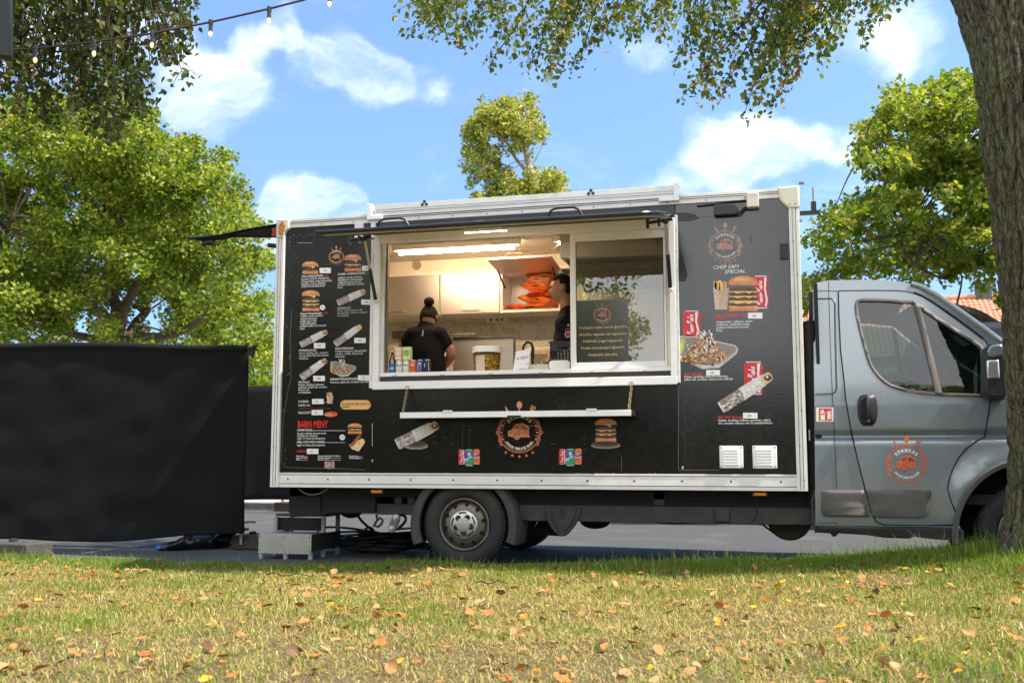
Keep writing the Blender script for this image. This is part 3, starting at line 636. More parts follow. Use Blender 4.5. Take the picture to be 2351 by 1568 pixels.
# ---- serving hatch, raised
hd = Vector((0, -1.13, -.25)); hn = Vector((0, -.25, 1.13)).normalized()     # along the flap; out of its upper face
def fl(x, t, h=0.): return Vector((x, -.02, ZW1+.005))+hd*t+hn*h
fx0, fx1 = XW0-.005, XW1-.02
outl = [(fx0, 0), (fx1, 0), (fx1, .9), (fx1-.03, .965), (fx1-.10, 1.), (fx0+.06, 1.), (fx0+.01, .975), (fx0, .93)]
b = MB(); b.slab([fl(x, t, .012) for x, t in outl], hn, .03)
flap = b.build('serving_hatch', m_blackm, TR, bevel=.006, label='raised black serving hatch with pale underside')
m_under = mat('hatch_underside', (.60, .57, .47), .5, var=.06)
b = MB(); b.slab([fl(x, t, 0) for x, t in ((fx0+.02, 0), (fx1-.02, 0), (fx1-.05, .955), (fx0+.04, .965))], hn, .011)
for t in (.12, .3, .48, .66, .84): b.slab([fl(fx0+.05, t, -.004), fl(fx1-.05, t, -.004), fl(fx1-.05, t+.008, -.004), fl(fx0+.05, t+.008, -.004)], hn, .005, 1)
b.build('underside', [m_under, m_rail_g], flap)
b = MB(); b.tube([fl(fx0+.0, 1.0, .03), fl(fx1-.10, 1.0, .03)], .013); b.tube([fl(fx1-.10, 1.0, .03), fl(fx1-.03, .965, .03), fl(fx1, .9, .03), fl(fx1, .1, .03)], .011)
b.build('edge_trim', mat('dark_trim', (.05, .055, .065), .2, metal=.6), flap, smooth=True)
for px in (905, 1299):
    x = P(px, 520, -1.05).x; c = [fl(x-.125, .93, .04), fl(x-.10, .93, .085), fl(x-.06, .93, .10), fl(x+.06, .93, .10), fl(x+.10, .93, .085), fl(x+.125, .93, .04)]
    MB().tube(c, .009).build('handle', m_blackp, flap, smooth=True)
# maker's little mark, a pale bird-like tick
x = P(1100, 510, -1.1).x; b = MB(); b.slab([fl(x-.035, .985, .044), fl(x+.015, .985, .044), fl(x+.03, .92, .044), fl(x+.015, .90, .044)], hn, .001); b.build('sticker', mat('pale_sticker', (.5, .5, .5), .5), flap)
# hatch lamp: twin strip
m_lampon = mat('lamp_strip_lit', (1, .9, .8), .5, emit=(1., .83, .62), estr=22.0)
q0, q1 = P(1074, 541, -.45).x, P(1163, 531, -.45).x
b = MB(); b.slab([fl(q0, .33, -.03), fl(q1, .33, -.03), fl(q1, .50, -.03), fl(q0, .50, -.03)], hn, .03); lamp = b.build('hatch_lamp', m_white, flap, bevel=.01)
b = MB(); b.slab([fl(q0+.01, .345, -.034), fl(q1-.01, .345, -.034), fl(q1-.01, .395, -.034), fl(q0+.01, .395, -.034)], hn, .004); b.slab([fl(q0+.01, .435, -.034), fl(q1-.01, .435, -.034), fl(q1-.01, .485, -.034), fl(q0+.01, .485, -.034)], hn, .004); b.build('lit_strip', m_lampon, flap)
# hinge hardware + gas struts
for x, p1 in ((XW0+.03, P(884, 690, -.05)), (XW1-.04, P(1533, 664, -.05))):
    a = fl(x, .27, -.03); e = Vector((x+.0, -.05, p1.z)); mid = a.lerp(e, .48)
    st_ = MB(); st_.tube([a, mid], .011, m=1); st_.tube([mid, e], .0155); st_.ball(a, .022); st_.ball(e, .02, m=2)
    st_.build('gas_strut', [m_blackp, m_zinc, m_rail], flap, smooth=True)
    b = MB(); b.tube([a+Vector((-.14, .02, .0)), a+Vector((.05, .02, .02))], .012); b.box(a.x-.15, a.x-.13, a.y, a.y+.04, a.z-.04, a.z+.03); b.box(a.x-.06, a.x-.045, a.y, a.y+.04, a.z-.03, a.z+.03); b.build('hinge_arm', m_blackp, flap)

# ---- fold-down shelf on chains
sx0, sx1 = P(918, 955, -.2).x, P(1449, 950, -.2).x; sz = P(1180, 950, -.2).z
b = MB(); b.box(sx0, sx1, -.20, -.165, sz-.025, sz+.022); b.box(sx0+.002, sx1-.002, -.164, .008, sz+.004, sz+.020)
shelf = b.build('serving_shelf', m_white, TR, bevel=.003)
b = MB(); b.box(sx1-.001, sx1+.006, -.195, .008, sz-.02, sz+.02); b.box(sx0+.03, sx1-.03, -.16, .0, sz-.02, sz+.003); b.build('shelf_underside', m_blackp, shelf)
for px in (1028, 1358): x = P(px, 945, -.2).x; MB().box(x-.04, x+.04, -.21, -.19, sz+.018, sz+.034).build('clip', m_white, shelf, bevel=.003)
x = P(1180, 955, -.2).x; MB().box(x-.055, x+.055, -.2015, -.195, sz-.026, sz-.012).build('catch', m_blackp, shelf)
m_brass = mat('old_brass_chain', (.42, .31, .14), .45, metal=.85)
for x, xt in ((sx0+.02, P(938, 900).x), (sx1-.02, P(1452, 888).x)):
    a = Vector((xt, -.03, ZW0+.01)); e = Vector((x, -.185, sz+.02)); n = 9; b = MB(); d = (e-a); ln = d.length/n; d.normalize(); s1 = d.orthogonal().normalized(); s2 = d.cross(s1)
    for i in range(n):
        c = a+d*ln*(i+.5); w = s1 if i % 2 else s2
        b.tube([c+d*(ln*.68*math.cos(t))+w*(.0105*math.sin(t)) for t in [k/10*2*math.pi for k in range(11)]], .0034, seg=5)
    b.build('chain', m_brass, shelf, smooth=True)
    MB().box(a.x-.018, a.x+.018, -.05, -.034, ZW0-.005, ZW0+.03).build('chain_bracket', m_zinc, shelf, bevel=.003)

# ---- things screwed to the front panel
a, e = P(1640, 498), P(1693, 470); b = MB(); b.box(a.x, e.x, -.05, .011, a.z, e.z); b.build('control_box', mat('dark_grey_box', (.03, .03, .032), .55), TR, bevel=.008)
a, e = P(1715, 480), P(1742, 452); b = MB(); b.box(a.x, e.x, -.06, .011, a.z, e.z+.02); jb = b.build('junction_box', m_cap, TR, bevel=.006)
b = MB(); q = P(1693, 487, -.02); q2 = P(1716, 476, -.02)
for k in (0, .022): b.tube(bez(q+Vector((0, 0, -k)), q+Vector((.05, 0, .0-k)), q2+Vector((-.05, 0, .0-k*.4)), q2+Vector((0, 0, -k*.4))), .006, seg=6)
b.tube(bez(P(1716, 460, -.01), P(1680, 462, -.01), P(1640, 470, -.005), P(1600, 473, -.005)), .006, seg=6); b.build('cable', m_cable, jb, smooth=True)
# aerial bracket behind the front corner
b = MB(); q = P(1838, 489, .05); b.box(4.43, 4.58, .04, .10, q.z-.012, q.z+.012); b.box(4.515, 4.555, .05, .09, q.z+.012, q.z+.085); b.build('aerial_bracket', m_blackp, TR)
b = MB(); b.tube([(4.535, .07, q.z+.08), (4.535, .07, q.z+.20)], .007); b.tube([(4.43, .05, q.z+.24), (4.47, .05, q.z+.235)], .015); b.tube([(4.425, .05, q.z-.06), (4.445, .05, q.z-.06)], .012); b.build('aerial', mat('grey_rod', (.2, .19, .2), .5), TR)
# two louvred vents
for i, (c0, c1) in enumerate((((480, 1340), (690, 1137)), ((780, 1343), (995, 1136)))):
    a = P(1530.6+c0[0]/3.9407, 734.7+c0[1]/3.9407); e = P(1530.6+c1[0]/3.9407, 734.7+c1[1]/3.9407)
    b = MB(); b.box(a.x, e.x, -.002, .011, a.z, e.z); v = b.build('vent', m_white, TR, bevel=.006); hgt = e.z-a.z
    for k in range(6):
        z = a.z+hgt*(.16+.13*k); lv = MB(); lv.add([(a.x+.03, -.004, z+.018), (e.x-.03, -.004, z+.018), (e.x-.03, -.018, z), (a.x+.03, -.018, z), (a.x+.03, -.003, z-.004), (e.x-.03, -.003, z-.004)], [(0, 3, 2, 1), (3, 4, 5, 2), (0, 4, 3), (1, 2, 5)]); lv.build('louvre', m_white, v)
    s = MB()
    for sx in (.07, .93):
        for szz in (.07, .93): s.disc((a.x+(e.x-a.x)*sx, -.0025, a.z+hgt*szz), .006, seg=8)
    s.build('screw', m_rail_g, v)
# rear awning: black cloth flap over the rear door
TLp = Vector((.0, .02, 2.93)); b = MB(); g = []
e1 = P(432, 546, -.02); dx = e1.x; AZ = e1.z; e2 = P(470, 556, 0); e3 = P(637, 546, 0)
V = []; nu, nv = 14, 6
for i in range(nu+1):
    u = i/nu
    for j in range(nv+1):
        v = j/nv; x = -.012+(dx+.012)*u; y = .0+v*.6; z = 2.925-(2.925-AZ)*u-.02*math.sin(u*math.pi)+.13*v+.012*math.sin(v*9+u*5); V.append((x, y, z))
Fq = [(i*(nv+1)+j, (i+1)*(nv+1)+j, (i+1)*(nv+1)+j+1, i*(nv+1)+j+1) for i in range(nu) for j in range(nv)]
awn = arr_mesh('rear_awning', np.array(V), np.array(Fq), m_cloth, TR, smooth=True); s_ = awn.modifiers.new('thick', 'SOLIDIFY'); s_.thickness = .012
b = MB(); b.pts([(-.012, .0, 2.915), (dx*.5, .0, 2.925-(2.925-AZ)*.5-.02), (dx*.95, .0, 2.925-(2.925-AZ)*.95-.01), (e2.x, .01, e2.z), (dx*.5, .012, (e2.z+e3.z)/2+.03), (-.012, 0, e3.z)]); o = b.build('side_curtain', m_cloth, awn); s_ = o.modifiers.new('thick', 'SOLIDIFY'); s_.thickness = .01
b = MB(); b.tube([(dx, -.01, AZ), (dx, .6, AZ+.12)], .014); b.tube([(e2.x*.9, .02, e2.z), (e2.x-.03, .02, e2.z-.01)], .022); b.tube([(-.01, .03, e3.z-.07), (-.10, .03, e3.z-.055)], .02); b.build('awning_bar', m_blackp, awn, smooth=True)
MB().box(-.05, -.008, -.01, .03, 2.82, 2.90).build('rear_lamp', mat('red_lens', (.35, .02, .02), .25), TR, bevel=.005)

# ------------------------------------------------------------------ print on the panels (flat vinyl, laid on a fraction of a millimetre proud)
YP = .0112
PM = {}
def pm(c, name=None):
    k = tuple(round(q, 3) for q in c)
    if k not in PM: PM[k] = mat('print_%d' % len(PM), c, .38, coat=.15, **({'var': .32, 'vscale': 70} if max(c)-min(c) > .04 and max(c) < .69 else {}))
    return PM[k]
WHITE = (.74, .74, .72); RED = (.62, .03, .02); ORANGE = (.62, .20, .09); PALE = (.62, .36, .26)
class Sheet:
    def __init__(s, parent, ox, oy, sc, Y=YP): s.pa, s.ox, s.oy, s.sc, s.Y = parent, ox, oy, sc, Y; s.reset()
    def reset(s): s.b = MB(); s.mats = []; s.l = 0
    def mi(s, c):
        m = pm(c)
        if m not in s.mats: s.mats.append(m)
        return s.mats.index(m)
    def pt(s, cx, cy):
        q = P(s.ox+cx/s.sc, s.oy+cy/s.sc, s.Y); return q.x, q.z
    def mm(s, cx, cy): return pxm(s.ox+cx/s.sc, s.oy+cy/s.sc, s.Y)/s.sc
    def poly(s, pts, c, l=None):
        if l is None: s.l += 1; l = s.l
        q = [s.pt(*p) for p in pts]; ar = sum(q[i][0]*q[(i+1) % len(q)][1]-q[(i+1) % len(q)][0]*q[i][1] for i in range(len(q)))
        if ar < 0: q = q[::-1]
        s.b.pts([(x, s.Y-.00018*l, z) for x, z in q], s.mi(c))
    def rect(s, x0, x1, y0, y1, c, l=None): s.poly([(x0, y0), (x1, y0), (x1, y1), (x0, y1)], c, l)
    def ell(s, cx, cy, rx, ry, c, l=None, n=20, a0=0, a1=2*math.pi, wob=0., seed=0):
        s.poly([(cx+rx*math.cos(a)*(1+wob*mnoise.noise((a*1.7, seed, 0))), cy+ry*math.sin(a)*(1+wob*mnoise.noise((a*1.7, seed, 5)))) for a in [a0+(a1-a0)*k/(n-1 if a1-a0 < 6 else n) for k in range(n)]], c, l)
    def txt(s, t, cx, cy, w, em, c=WHITE, bold=False, **k):
        x, z = s.pt(cx, cy); m = s.mm(cx, cy)
        write(s.b, t, x, z, em*m, s.Y-.00018*(s.l+2), s.mi(c), bold, width=w*m if w else None, **k)
    def done(s, name, label=None): 
        o = s.b.build(name, s.mats, s.pa, label=label); s.reset(); return o
BUN = (.55, .21, .07); BUN2 = (.66, .32, .13); PAT = (.085, .038, .022); CHE = (.74, .48, .16); LET = (.09, .19, .035); SAU = (.72, .44, .26)
def burger(S, x0, x1, y0, y1, n=1, sauce=True):
    w = x1-x0; h = y1-y0; U = lambda u: x0+w*u; cx = (x0+x1)/2; t = .36 if n == 1 else .30 if n == 2 else .24; bt = .26 if n == 1 else .20 if n == 2 else .16
    S.poly([(U(.03), y1-h*bt)]+[(U(.04+.92*k/8), y1-h*.03*math.cos((k-4)/4*1.4)) for k in range(9)]+[(U(.97), y1-h*bt)], BUN); S.poly([(U(.03), y1-h*bt), (U(.97), y1-h*bt), (U(.95), y1-h*bt*.72), (U(.05), y1-h*bt*.72)], BUN2)
    top = y0+h*t; mid = (y1-h*bt)-top; ph = mid/(n+.55)
    for i in range(n):
        yb = y1-h*bt-ph*i
        S.ell(cx, yb-ph*.42, w*.47, ph*.52, PAT, wob=.10, seed=i, n=26); S.ell(cx-w*.1, yb-ph*.5, w*.3, ph*.16, (.13, .06, .03), wob=.3, seed=i+4)
        if i or not sauce:
            q = yb+ph*(.05 if i else -.7) ; S.poly([(U(.02), q-ph*.16), (U(.98), q-ph*.16), (U(.9), q+ph*.10), (U(.8), q), (U(.70), q+ph*.32), (U(.56), q+ph*.02), (U(.3), q+ph*.3), (U(.16), q), (U(.07), q+ph*.08)], CHE)
    if sauce:
        q = top
        S.poly([(U(.0), q-h*.03)]+[(U(k/12), q+ph*(.28+.22*math.sin(k*2.3))) for k in range(13)]+[(U(1), q-h*.03)], LET)
        for k in range(12): S.ell(U(.05+.9*((k*.37) % 1)), q+ph*(.1+.2*((k*.61) % 1)), w*.035, ph*.1, (.20, .32, .09) if k % 2 else (.05, .10, .02), l=S.l+1, n=7)
        S.l += 1; S.poly([(U(.3), q-h*.02), (U(.72), q-h*.02), (U(.74), q+ph*.35), (U(.70), q+ph*.75), (U(.62), q+ph*.6), (U(.58), q+ph*.3), (U(.4), q+ph*.22)], SAU)
    S.poly([(U(.02), top)]+[(cx-w*.48*math.cos(a), top-h*t*math.sin(a)**.75) for a in [math.pi*k/16 for k in range(1, 16)]]+[(U(.98), top), (U(.9), top+h*.02), (U(.1), top+h*.02)], BUN)
    S.ell(cx-w*.05, y0+h*t*.45, w*.30, h*t*.22, BUN2, n=16); S.ell(cx-w*.1, y0+h*t*.32, w*.16, h*t*.1, (.70, .40, .20), n=12)
def roll(S, ax, ay, bx, by, w, tip=(.10, .035, .02)):
    d = math.hypot(bx-ax, by-ay); ux, uy = (bx-ax)/d, (by-ay)/d; nx_, ny_ = -uy, ux
    Q = lambda t, s: (ax+ux*d*t+nx_*w*s, ay+uy*d*t+ny_*w*s)
    S.poly([Q(0, -.42), Q(.05, -.5), Q(.6, -.46), Q(.6, .46), Q(.05, .5), Q(0, .38)], (.26, .21, .18)); S.poly([Q(.02, -.1), Q(.6, -.28), Q(.6, -.05), Q(.05, .12)], (.50, .47, .44)); S.poly([Q(.02, .2), Q(.55, .1), Q(.55, .4), Q(.06, .46)], (.37, .29, .24))
    r = random.Random(int(ax*7)); 
    S.l += 1
    for k in range(34): t = r.uniform(.04, .52); q = r.uniform(-.42, .40); S.poly([Q(t, q), Q(t+.04, q+.03), Q(t+.03, q+.11), Q(t-.015, q+.08)], r.choice([(.10, .08, .07), (.56, .53, .50), (.20, .15, .12), (.65, .62, .60)]), l=S.l+(k % 2))
    S.l += 2; S.poly([Q(0, -.42), Q(.035, -.48), Q(.035, .46), Q(0, .38)], (.55, .50, .47))
    S.poly([Q(.80, -.42), Q(.95, -.36)]+[Q(.95+.06*math.cos(a), .40*math.sin(a)) for a in [-1.1+k*.22 for k in range(11)]]+[Q(.95, .36), Q(.80, .42)], (.60, .44, .26))
    S.ell(*Q(.93, .03), w*.30, w*.24, tip, wob=.25, n=16); S.ell(*Q(.93, -.06), w*.10, w*.11, (.72, .62, .52), n=8)
    S.poly([Q(.42, -.50), Q(.86, -.47), Q(.80, 0), Q(.84, .44), Q(.40, .52), Q(.44, .0)], (.62, .60, .56)); S.poly([Q(.46, .18), Q(.82, .12), Q(.84, .44), Q(.40, .52)], (.55, .52, .48))
def can(S, x0, x1, y0, y1, c, kind, flip=1):
    w = x1-x0; h = y1-y0
    S.poly([(x0+w*.12, y0), (x1-w*.12, y0), (x1, y0+h*.10), (x1, y1-h*.07), (x1-w*.12, y1), (x0+w*.12, y1), (x0, y1-h*.07), (x0, y0+h*.10)], c)
    S.poly([(x0+w*.12, y0), (x1-w*.12, y0), (x1-w*.10, y0+h*.03), (x0+w*.10, y0+h*.03)], (.6, .6, .6)); S.poly([(x0+w*.12, y1), (x1-w*.12, y1), (x1-w*.04, y1-h*.035), (x0+w*.04, y1-h*.035)], (.55, .55, .55))
    if kind == 'c':
        S.poly([(x0+w*.70, y0+h*.06), (x0+w*.86, y0+h*.06), (x0+w*.80, y0+h*.4), (x0+w*.94, y0+h*.75), (x0+w*.86, y1-h*.07), (x0+w*.74, y1-h*.07), (x0+w*.82, y0+h*.75), (x0+w*.70, y0+h*.4)], WHITE)
        S.txt('Coca-Cola', x0+w*.62, y1-h*.10, h*.78, w*.62, WHITE, bold=True, face=SCRIPT, rot=math.pi/2)
    elif kind == 's':
        S.poly([(x0, y0+h*.10), (x1, y0+h*.10), (x1, y0+h*.45), (x0, y0+h*.6)], (.02, .10, .45)); S.ell(x0+w*.5, y0+h*.28, w*.2, h*.11, (.72, .62, .05), n=12); S.txt('Sprite', x0+w*.02, y0+h*.72, w*1.0, w*.42, WHITE, bold=True, rot=.55)
    elif kind == 'f':
        S.ell(x0+w*.5, y0+h*.35, w*.3, h*.10, (.72, .30, .03), n=12); S.poly([(x0-w*.03, y0+h*.5), (x1, y0+h*.32), (x1, y0+h*.52), (x0-w*.03, y0+h*.68)], (.03, .06, .35)); S.txt('Fanta', x0+w*.04, y0+h*.63, w*.95, w*.36, WHITE, bold=True, rot=.2)
def three_cans(S, x0, x1, y0, y1):
    w = (x1-x0); can(S, x0, x0+w*.31, y0+(y1-y0)*.02, y1-(y1-y0)*.10, (.55, .015, .02), 'c'); can(S, x0+w*.70, x1, y0, y1-(y1-y0)*.10, (.68, .13, .03), 'f'); can(S, x0+w*.32, x0+w*.69, y0, y1, (.03, .30, .13), 's')
def plate(S, x0, x1, y0, y1, seed=1):
    w = x1-x0; h = y1-y0; U = lambda u, v: (x0+w*u, y0+h*v)
    S.poly([U(0, .15), U(.2, .12), U(.95, .38), U(1, .48), U(.97, .60), U(.68, .97), U(.40, 1.0), U(.0, .70)], (.42, .44, .44)); S.poly([U(0, .18), U(.2, .15), U(.93, .41), U(.97, .48), U(.94, .57), U(.67, .91), U(.40, .94), U(.0, .64)], (.23, .20, .16))
    S.poly([U(0, .62), U(.38, .90), U(.66, .88), U(.90, .60), U(.94, .55), U(.66, .93), U(.4, .96), U(0, .68)], (.55, .57, .57))
    r = random.Random(seed); S.l += 1; L0 = S.l
    S.poly([U(0, .25), U(.12, .2), U(.10, .5), U(.0, .62)], (.30, .36, .10)); S.poly([U(.02, .32), U(.09, .28), U(.06, .58), U(.02, .6)], (.45, .45, .10))
    for k in range(330):
        u = r.uniform(.06, .95); cap = .88-.75*math.exp(-((u-.45)/.27)**2)-.05; lo = .88-.9*max(0, u-.62)-.5*max(0, .3-u); 
        if cap > lo: continue
        v = r.uniform(cap, lo); sz = r.uniform(.012, .042); a = r.uniform(0, 3.14); ca, sa = math.cos(a), math.sin(a); el = r.uniform(.3, .7)
        c = r.choice([(.36, .12, .05), (.46, .19, .08), (.26, .08, .035), (.55, .28, .13), (.15, .05, .025), (.50, .22, .11), (.62, .36, .14), (.66, .45, .33), (.40, .30, .08)])
        q = [(ca*sz*p-sa*sz*el*t, sa*sz*p+ca*sz*el*t) for p, t in ((-1.2, -.5), (.3, -1), (1.2, -.1), (.6, .9), (-.7, .8))]
        S.poly([U(u+i, v+j*w/h) for i, j in q], c, l=L0+2+k % 7)
    S.l = L0+9
    for k in range(7):
        u = .34+k*.03; v0 = .03+.04*(k % 3)
        for t in range(5): v = v0+t*(.075+.012*(k % 3)); uu = u+.02*t+.012*math.sin(t*2.1+k); S.ell(x0+w*uu, y0+h*v, w*.014*(1+.5*math.sin(t*1.7+k)), h*.05, (.66, .62, .56), l=S.l+(k+t) % 2, n=7)
    S.l += 2
    for k in range(20): S.ell(x0+w*r.uniform(.15, .8), y0+h*r.uniform(.35, .8), w*.012, h*.022, (.72, .68, .62), l=S.l, n=6)
def fries(S, x0, x1, y0, y1):
    w = x1-x0; h = y1-y0; r = random.Random(3)
    for k in range(11): u = r.uniform(.02, .86); S.poly([(x0+w*u, y0+h*.45), (x0+w*(u+.14), y0+h*.45), (x0+w*(u+.13+r.uniform(-.05, .06)), y0+h*r.uniform(0, .14)), (x0+w*(u-.02), y0+h*r.uniform(0, .12))], r.choice([(.70, .40, .12), (.62, .32, .09), (.74, .50, .20)]), l=S.l+1+k % 3)
    S.l += 4; S.poly([(x0, y0+h*.25), (x0+w*.3, y0+h*.36), (x1-w*.3, y0+h*.36), (x1, y0+h*.25), (x1-w*.12, y1), (x0+w*.12, y1)], (.48, .33, .25)); S.poly([(x0, y0+h*.25), (x0+w*.3, y0+h*.36), (x0+w*.4, y1), (x0+w*.12, y1)], (.56, .41, .32))
def tag_price(S, x0, x1, y0, y1, t): S.rect(x0, x1, y0, y1, (.76, .76, .73)); S.txt(t, x0+(x1-x0)*.28, y1-(y1-y0)*.30, None, (y1-y0)*.52, (.06, .06, .06))
def emblem(S, cx, cy, R, c=ORANGE, tc=WHITE, k=1.0):
    """round emblem: ring with scrollwork, cutlery crown, little truck, arched lettering, stars"""
    A = lambda r, a: (cx+R*r*math.cos(a), cy-R*r*math.sin(a))
    def arc(r0, r1, a0, a1, n=16): 
        for i in range(n):
            p, q = a0+(a1-a0)*i/n, a0+(a1-a0)*(i+1)/n; S.poly([A(r0, p), A(r1, p), A(r1, q), A(r0, q)], c, l=S.l)
    S.l += 1; d = math.radians
    arc(.97, 1.0, d(35), d(145)); arc(.97, 1.0, d(215), d(325)); arc(.90, .925, d(35), d(145)); arc(.90, .925, d(218), d(322))
    for sgn in (1, -1):                           # scrolls at both sides
        for i, a in enumerate((-33, -22, -11, 0, 11, 22, 33)):
            aa = d(a) if sgn > 0 else d(180-a); q = A(1.0+.035*math.cos(i*1.9), aa); rr = R*(.115 if i % 2 else .085)
            for t in range(10):
                p0, p1 = 2*math.pi*t/10, 2*math.pi*(t+1)/10; S.poly([(q[0]+rr*math.cos(p0), q[1]+rr*math.sin(p0)), (q[0]+rr*math.cos(p1), q[1]+rr*math.sin(p1)), (q[0]+rr*.62*math.cos(p1), q[1]+rr*.62*math.sin(p1)), (q[0]+rr*.62*math.cos(p0), q[1]+rr*.62*math.sin(p0))], c, l=S.l+i % 2)
            S.ell(q[0], q[1], rr*.3, rr*.3, c, l=S.l+1, n=7)
            q2 = A(.83+.02*(i % 2), aa); S.ell(q2[0], q2[1], rr*.42, rr*.42, c, l=S.l, n=7)
    S.l += 2
    sx = lambda u: cx+R*u; sy = lambda v: cy-R*v
    S.ell(cx, sy(1.33), R*.135, R*.18, c); S.poly([(sx(-.03), sy(1.2)), (sx(.03), sy(1.2)), (sx(.035), sy(1.0)), (sx(-.035), sy(1.0))], c, l=S.l)
    S.poly([(sx(-.72), sy(1.28)), (sx(-.60), sy(1.18)), (sx(-.49), sy(1.0)), (sx(-.47), sy(.88)), (sx(-.53), sy(.87)), (sx(-.62), sy(1.02))], c)
    def fk(u, v): ca, sa = math.cos(-.5), math.sin(-.5); return (sx(.50+u*ca-v*sa), sy(.90+u*sa+v*ca))
    S.poly([fk(-.035, 0), fk(.035, 0), fk(.035, .16), fk(.115, .24), fk(-.115, .24), fk(-.035, .16)], c)
    for u in (-.115, -.05, .015, .08): S.poly([fk(u, .23), fk(u+.035, .23), fk(u+.035, .43), fk(u, .43)], c, l=S.l)
    # truck
    S.poly([(sx(-.55), sy(-.18)), (sx(-.56), sy(.06)), (sx(-.34), sy(.16)), (sx(-.20), sy(.40)), (sx(.05), sy(.44)), (sx(.12), sy(.48)), (sx(.40), sy(.34)), (sx(.50), sy(.22)), (sx(.47), sy(.14)), (sx(.47), sy(-.16)), (sx(.52), sy(-.20)), (sx(.52), sy(-.23)), (sx(-.30), sy(-.24))], c)
    bk = (.012, .012, .013) if c != 'x' else c
    dk = tuple(q*.45 for q in c)
    for pl in (((-.30, .17), (-.18, .35), (-.02, .37), (-.02, .18)), ((.08, .15), (.10, .36), (.40, .22), (.40, .12)), ((.06, .06), (.44, .06), (.44, .09), (.06, .09)), ((.05, -.05), (.44, -.05), (.44, -.02), (.05, -.02)), ((-.50, -.05), (-.50, .03), (-.40, .05), (-.40, -.05)), ((.0, .40), (.02, -.2), (.035, -.2), (.02, .40)), ((.15, .28), (.42, .15), (.42, .18), (.15, .31)), ((.18, -.2), (.18, -.08), (.195, -.08), (.195, -.2)), ((.3, -.2), (.3, -.08), (.315, -.08), (.315, -.2))): S.poly([(sx(u), sy(v)) for u, v in pl], dk, l=S.l+1)
    S.l += 1; S.ell(sx(-.12), sy(-.20), R*.17, R*.17, dk); S.ell(sx(-.12), sy(-.21), R*.13, R*.13, c); S.ell(sx(-.12), sy(-.21), R*.065, R*.065, dk); S.ell(sx(-.12), sy(-.21), R*.045, R*.045, c)
    for i in range(5):
        a = d(270+(i-2)*17); q = A(1.17, a); S.l += (i == 0)
        S.poly([(q[0]+R*(.085 if t % 2 == 0 else .036)*math.sin(math.pi*t/5), q[1]-R*(.085 if t % 2 == 0 else .036)*math.cos(math.pi*t/5)) for t in range(10)], c, l=S.l)
    x, z = S.pt(cx, cy); m = S.mm(cx, cy); S.l += 1; y = S.Y-.00018*S.l
    write_arc(S.b, 'STREETS', x, z, R*m*.67, d(90), d(102), R*m*.25, y, S.mi(tc), face=SERIF); write_arc(S.b, 'FOOD TRUCK SAM', x, z, R*m*.82, d(270), d(108), R*m*.165, y, S.mi(tc), face=SERIF, inside=True)

# -- menu on the rear panel (two working crops of the photograph: scale and origin)
S = Sheet(pan_r, 612.25, 489.8, 5.122)
emblem(S, 820, 512, 84); S.done('emblem')
burger(S, 415, 612, 565, 718, 1); S.done('burger_picture'); burger(S, 910, 1120, 482, 688, 2); S.done('burger_picture'); burger(S, 412, 628, 905, 1155, 3); S.done('burger_picture')
for a in ((622, 755, 642, 705, '110'), (1120, 1253, 617, 677, '165'), (1112, 1248, 1015, 1075, '140'), (1030, 1165, 1465, 1525, '140')): tag_price(S, *a); S.done('price_label')
S.ell(657, 1108, 31, 31, (.76, .76, .73)); S.txt('195:-', 634, 1118, 46, 26, (.06, .06, .06)); S.done('price_label')
def para(S, x, rows, em=30, c=WHITE):
    for t, y, w in rows: S.txt(t, x, y, w, em, c)
S.txt('THE CHEESE BURGER', 410, 755, 250, 28, bold=True); S.txt('100G', 666, 749, 58, 28, RED, True); para(S, 406, (('Svenskt nötkött, cheddarost,', 785, 330), ('isbergssallad, originaldressing,', 815, 355), ('ketchup, tomat, picklade', 845, 285), ('rödlök och brioche bröd', 873, 275))); S.done('lettering')
S.txt('DUBBEL CHEESEBURGARE', 838, 728, 318, 28, bold=True); S.txt('200G', 1162, 718, 60, 28, RED, True); para(S, 835, (('dubbelt svenskt nötkött,', 770, 285), ('cheddarost, isbergssallad,', 797, 300), ('originaldressing, tomat,', 825, 280), ('picklad rödlök och brioche', 853, 310), ('bröd.', 885, 60))); S.done('lettering')
S.txt('Trippel Cheeseburger', 395, 1192, 255, 29, bold=True); S.txt('300G', 662, 1184, 58, 28, RED, True); para(S, 393, (('Trippel svenskt nötkött,', 1222, 270), ('västerbottenost,', 1252, 200), ('tryffel mayo eller', 1281, 195), ('originaldressing,', 1309, 190), ('picklad rödlök och brioche', 1338, 305), ('bröd.', 1369, 55))); S.done('lettering')
S.txt('KEBABRULLE', 830, 1127, 160, 28, (.5, .5, .5), bold=True); para(S, 828, (('Döner kebab, tomater, lök,', 1155, 300), ('isbergssallad, feferoni, fetaost', 1185, 350), ('vit kebabsås.', 1215, 145)), c=(.42, .42, .42)); S.done('lettering')
roll(S, 832, 1055, 1160, 915, 82, (.30, .08, .05)); S.done('kebab_roll_picture'); roll(S, 803, 1540, 1110, 1325, 82, (.50, .35, .2)); S.done('kebab_roll_picture'); roll(S, 398, 1548, 710, 1392, 80); S.done('kebab_roll_picture')
S.rect(362, 540, 346, 352, (.30, .30, .30)); S.done('scratch')
S = Sheet(pan_r, 612.25, 765.3, 4.655)
for a in ((505, 627, 103, 160, '140'), (498, 622, 453, 510, '180'), (975, 1100, 447, 503, '155'), (485, 608, 700, 755, '60'), (480, 603, 817, 873, '30'), (430, 553, 1232, 1288, '30')): tag_price(S, *a); S.done('price_label')
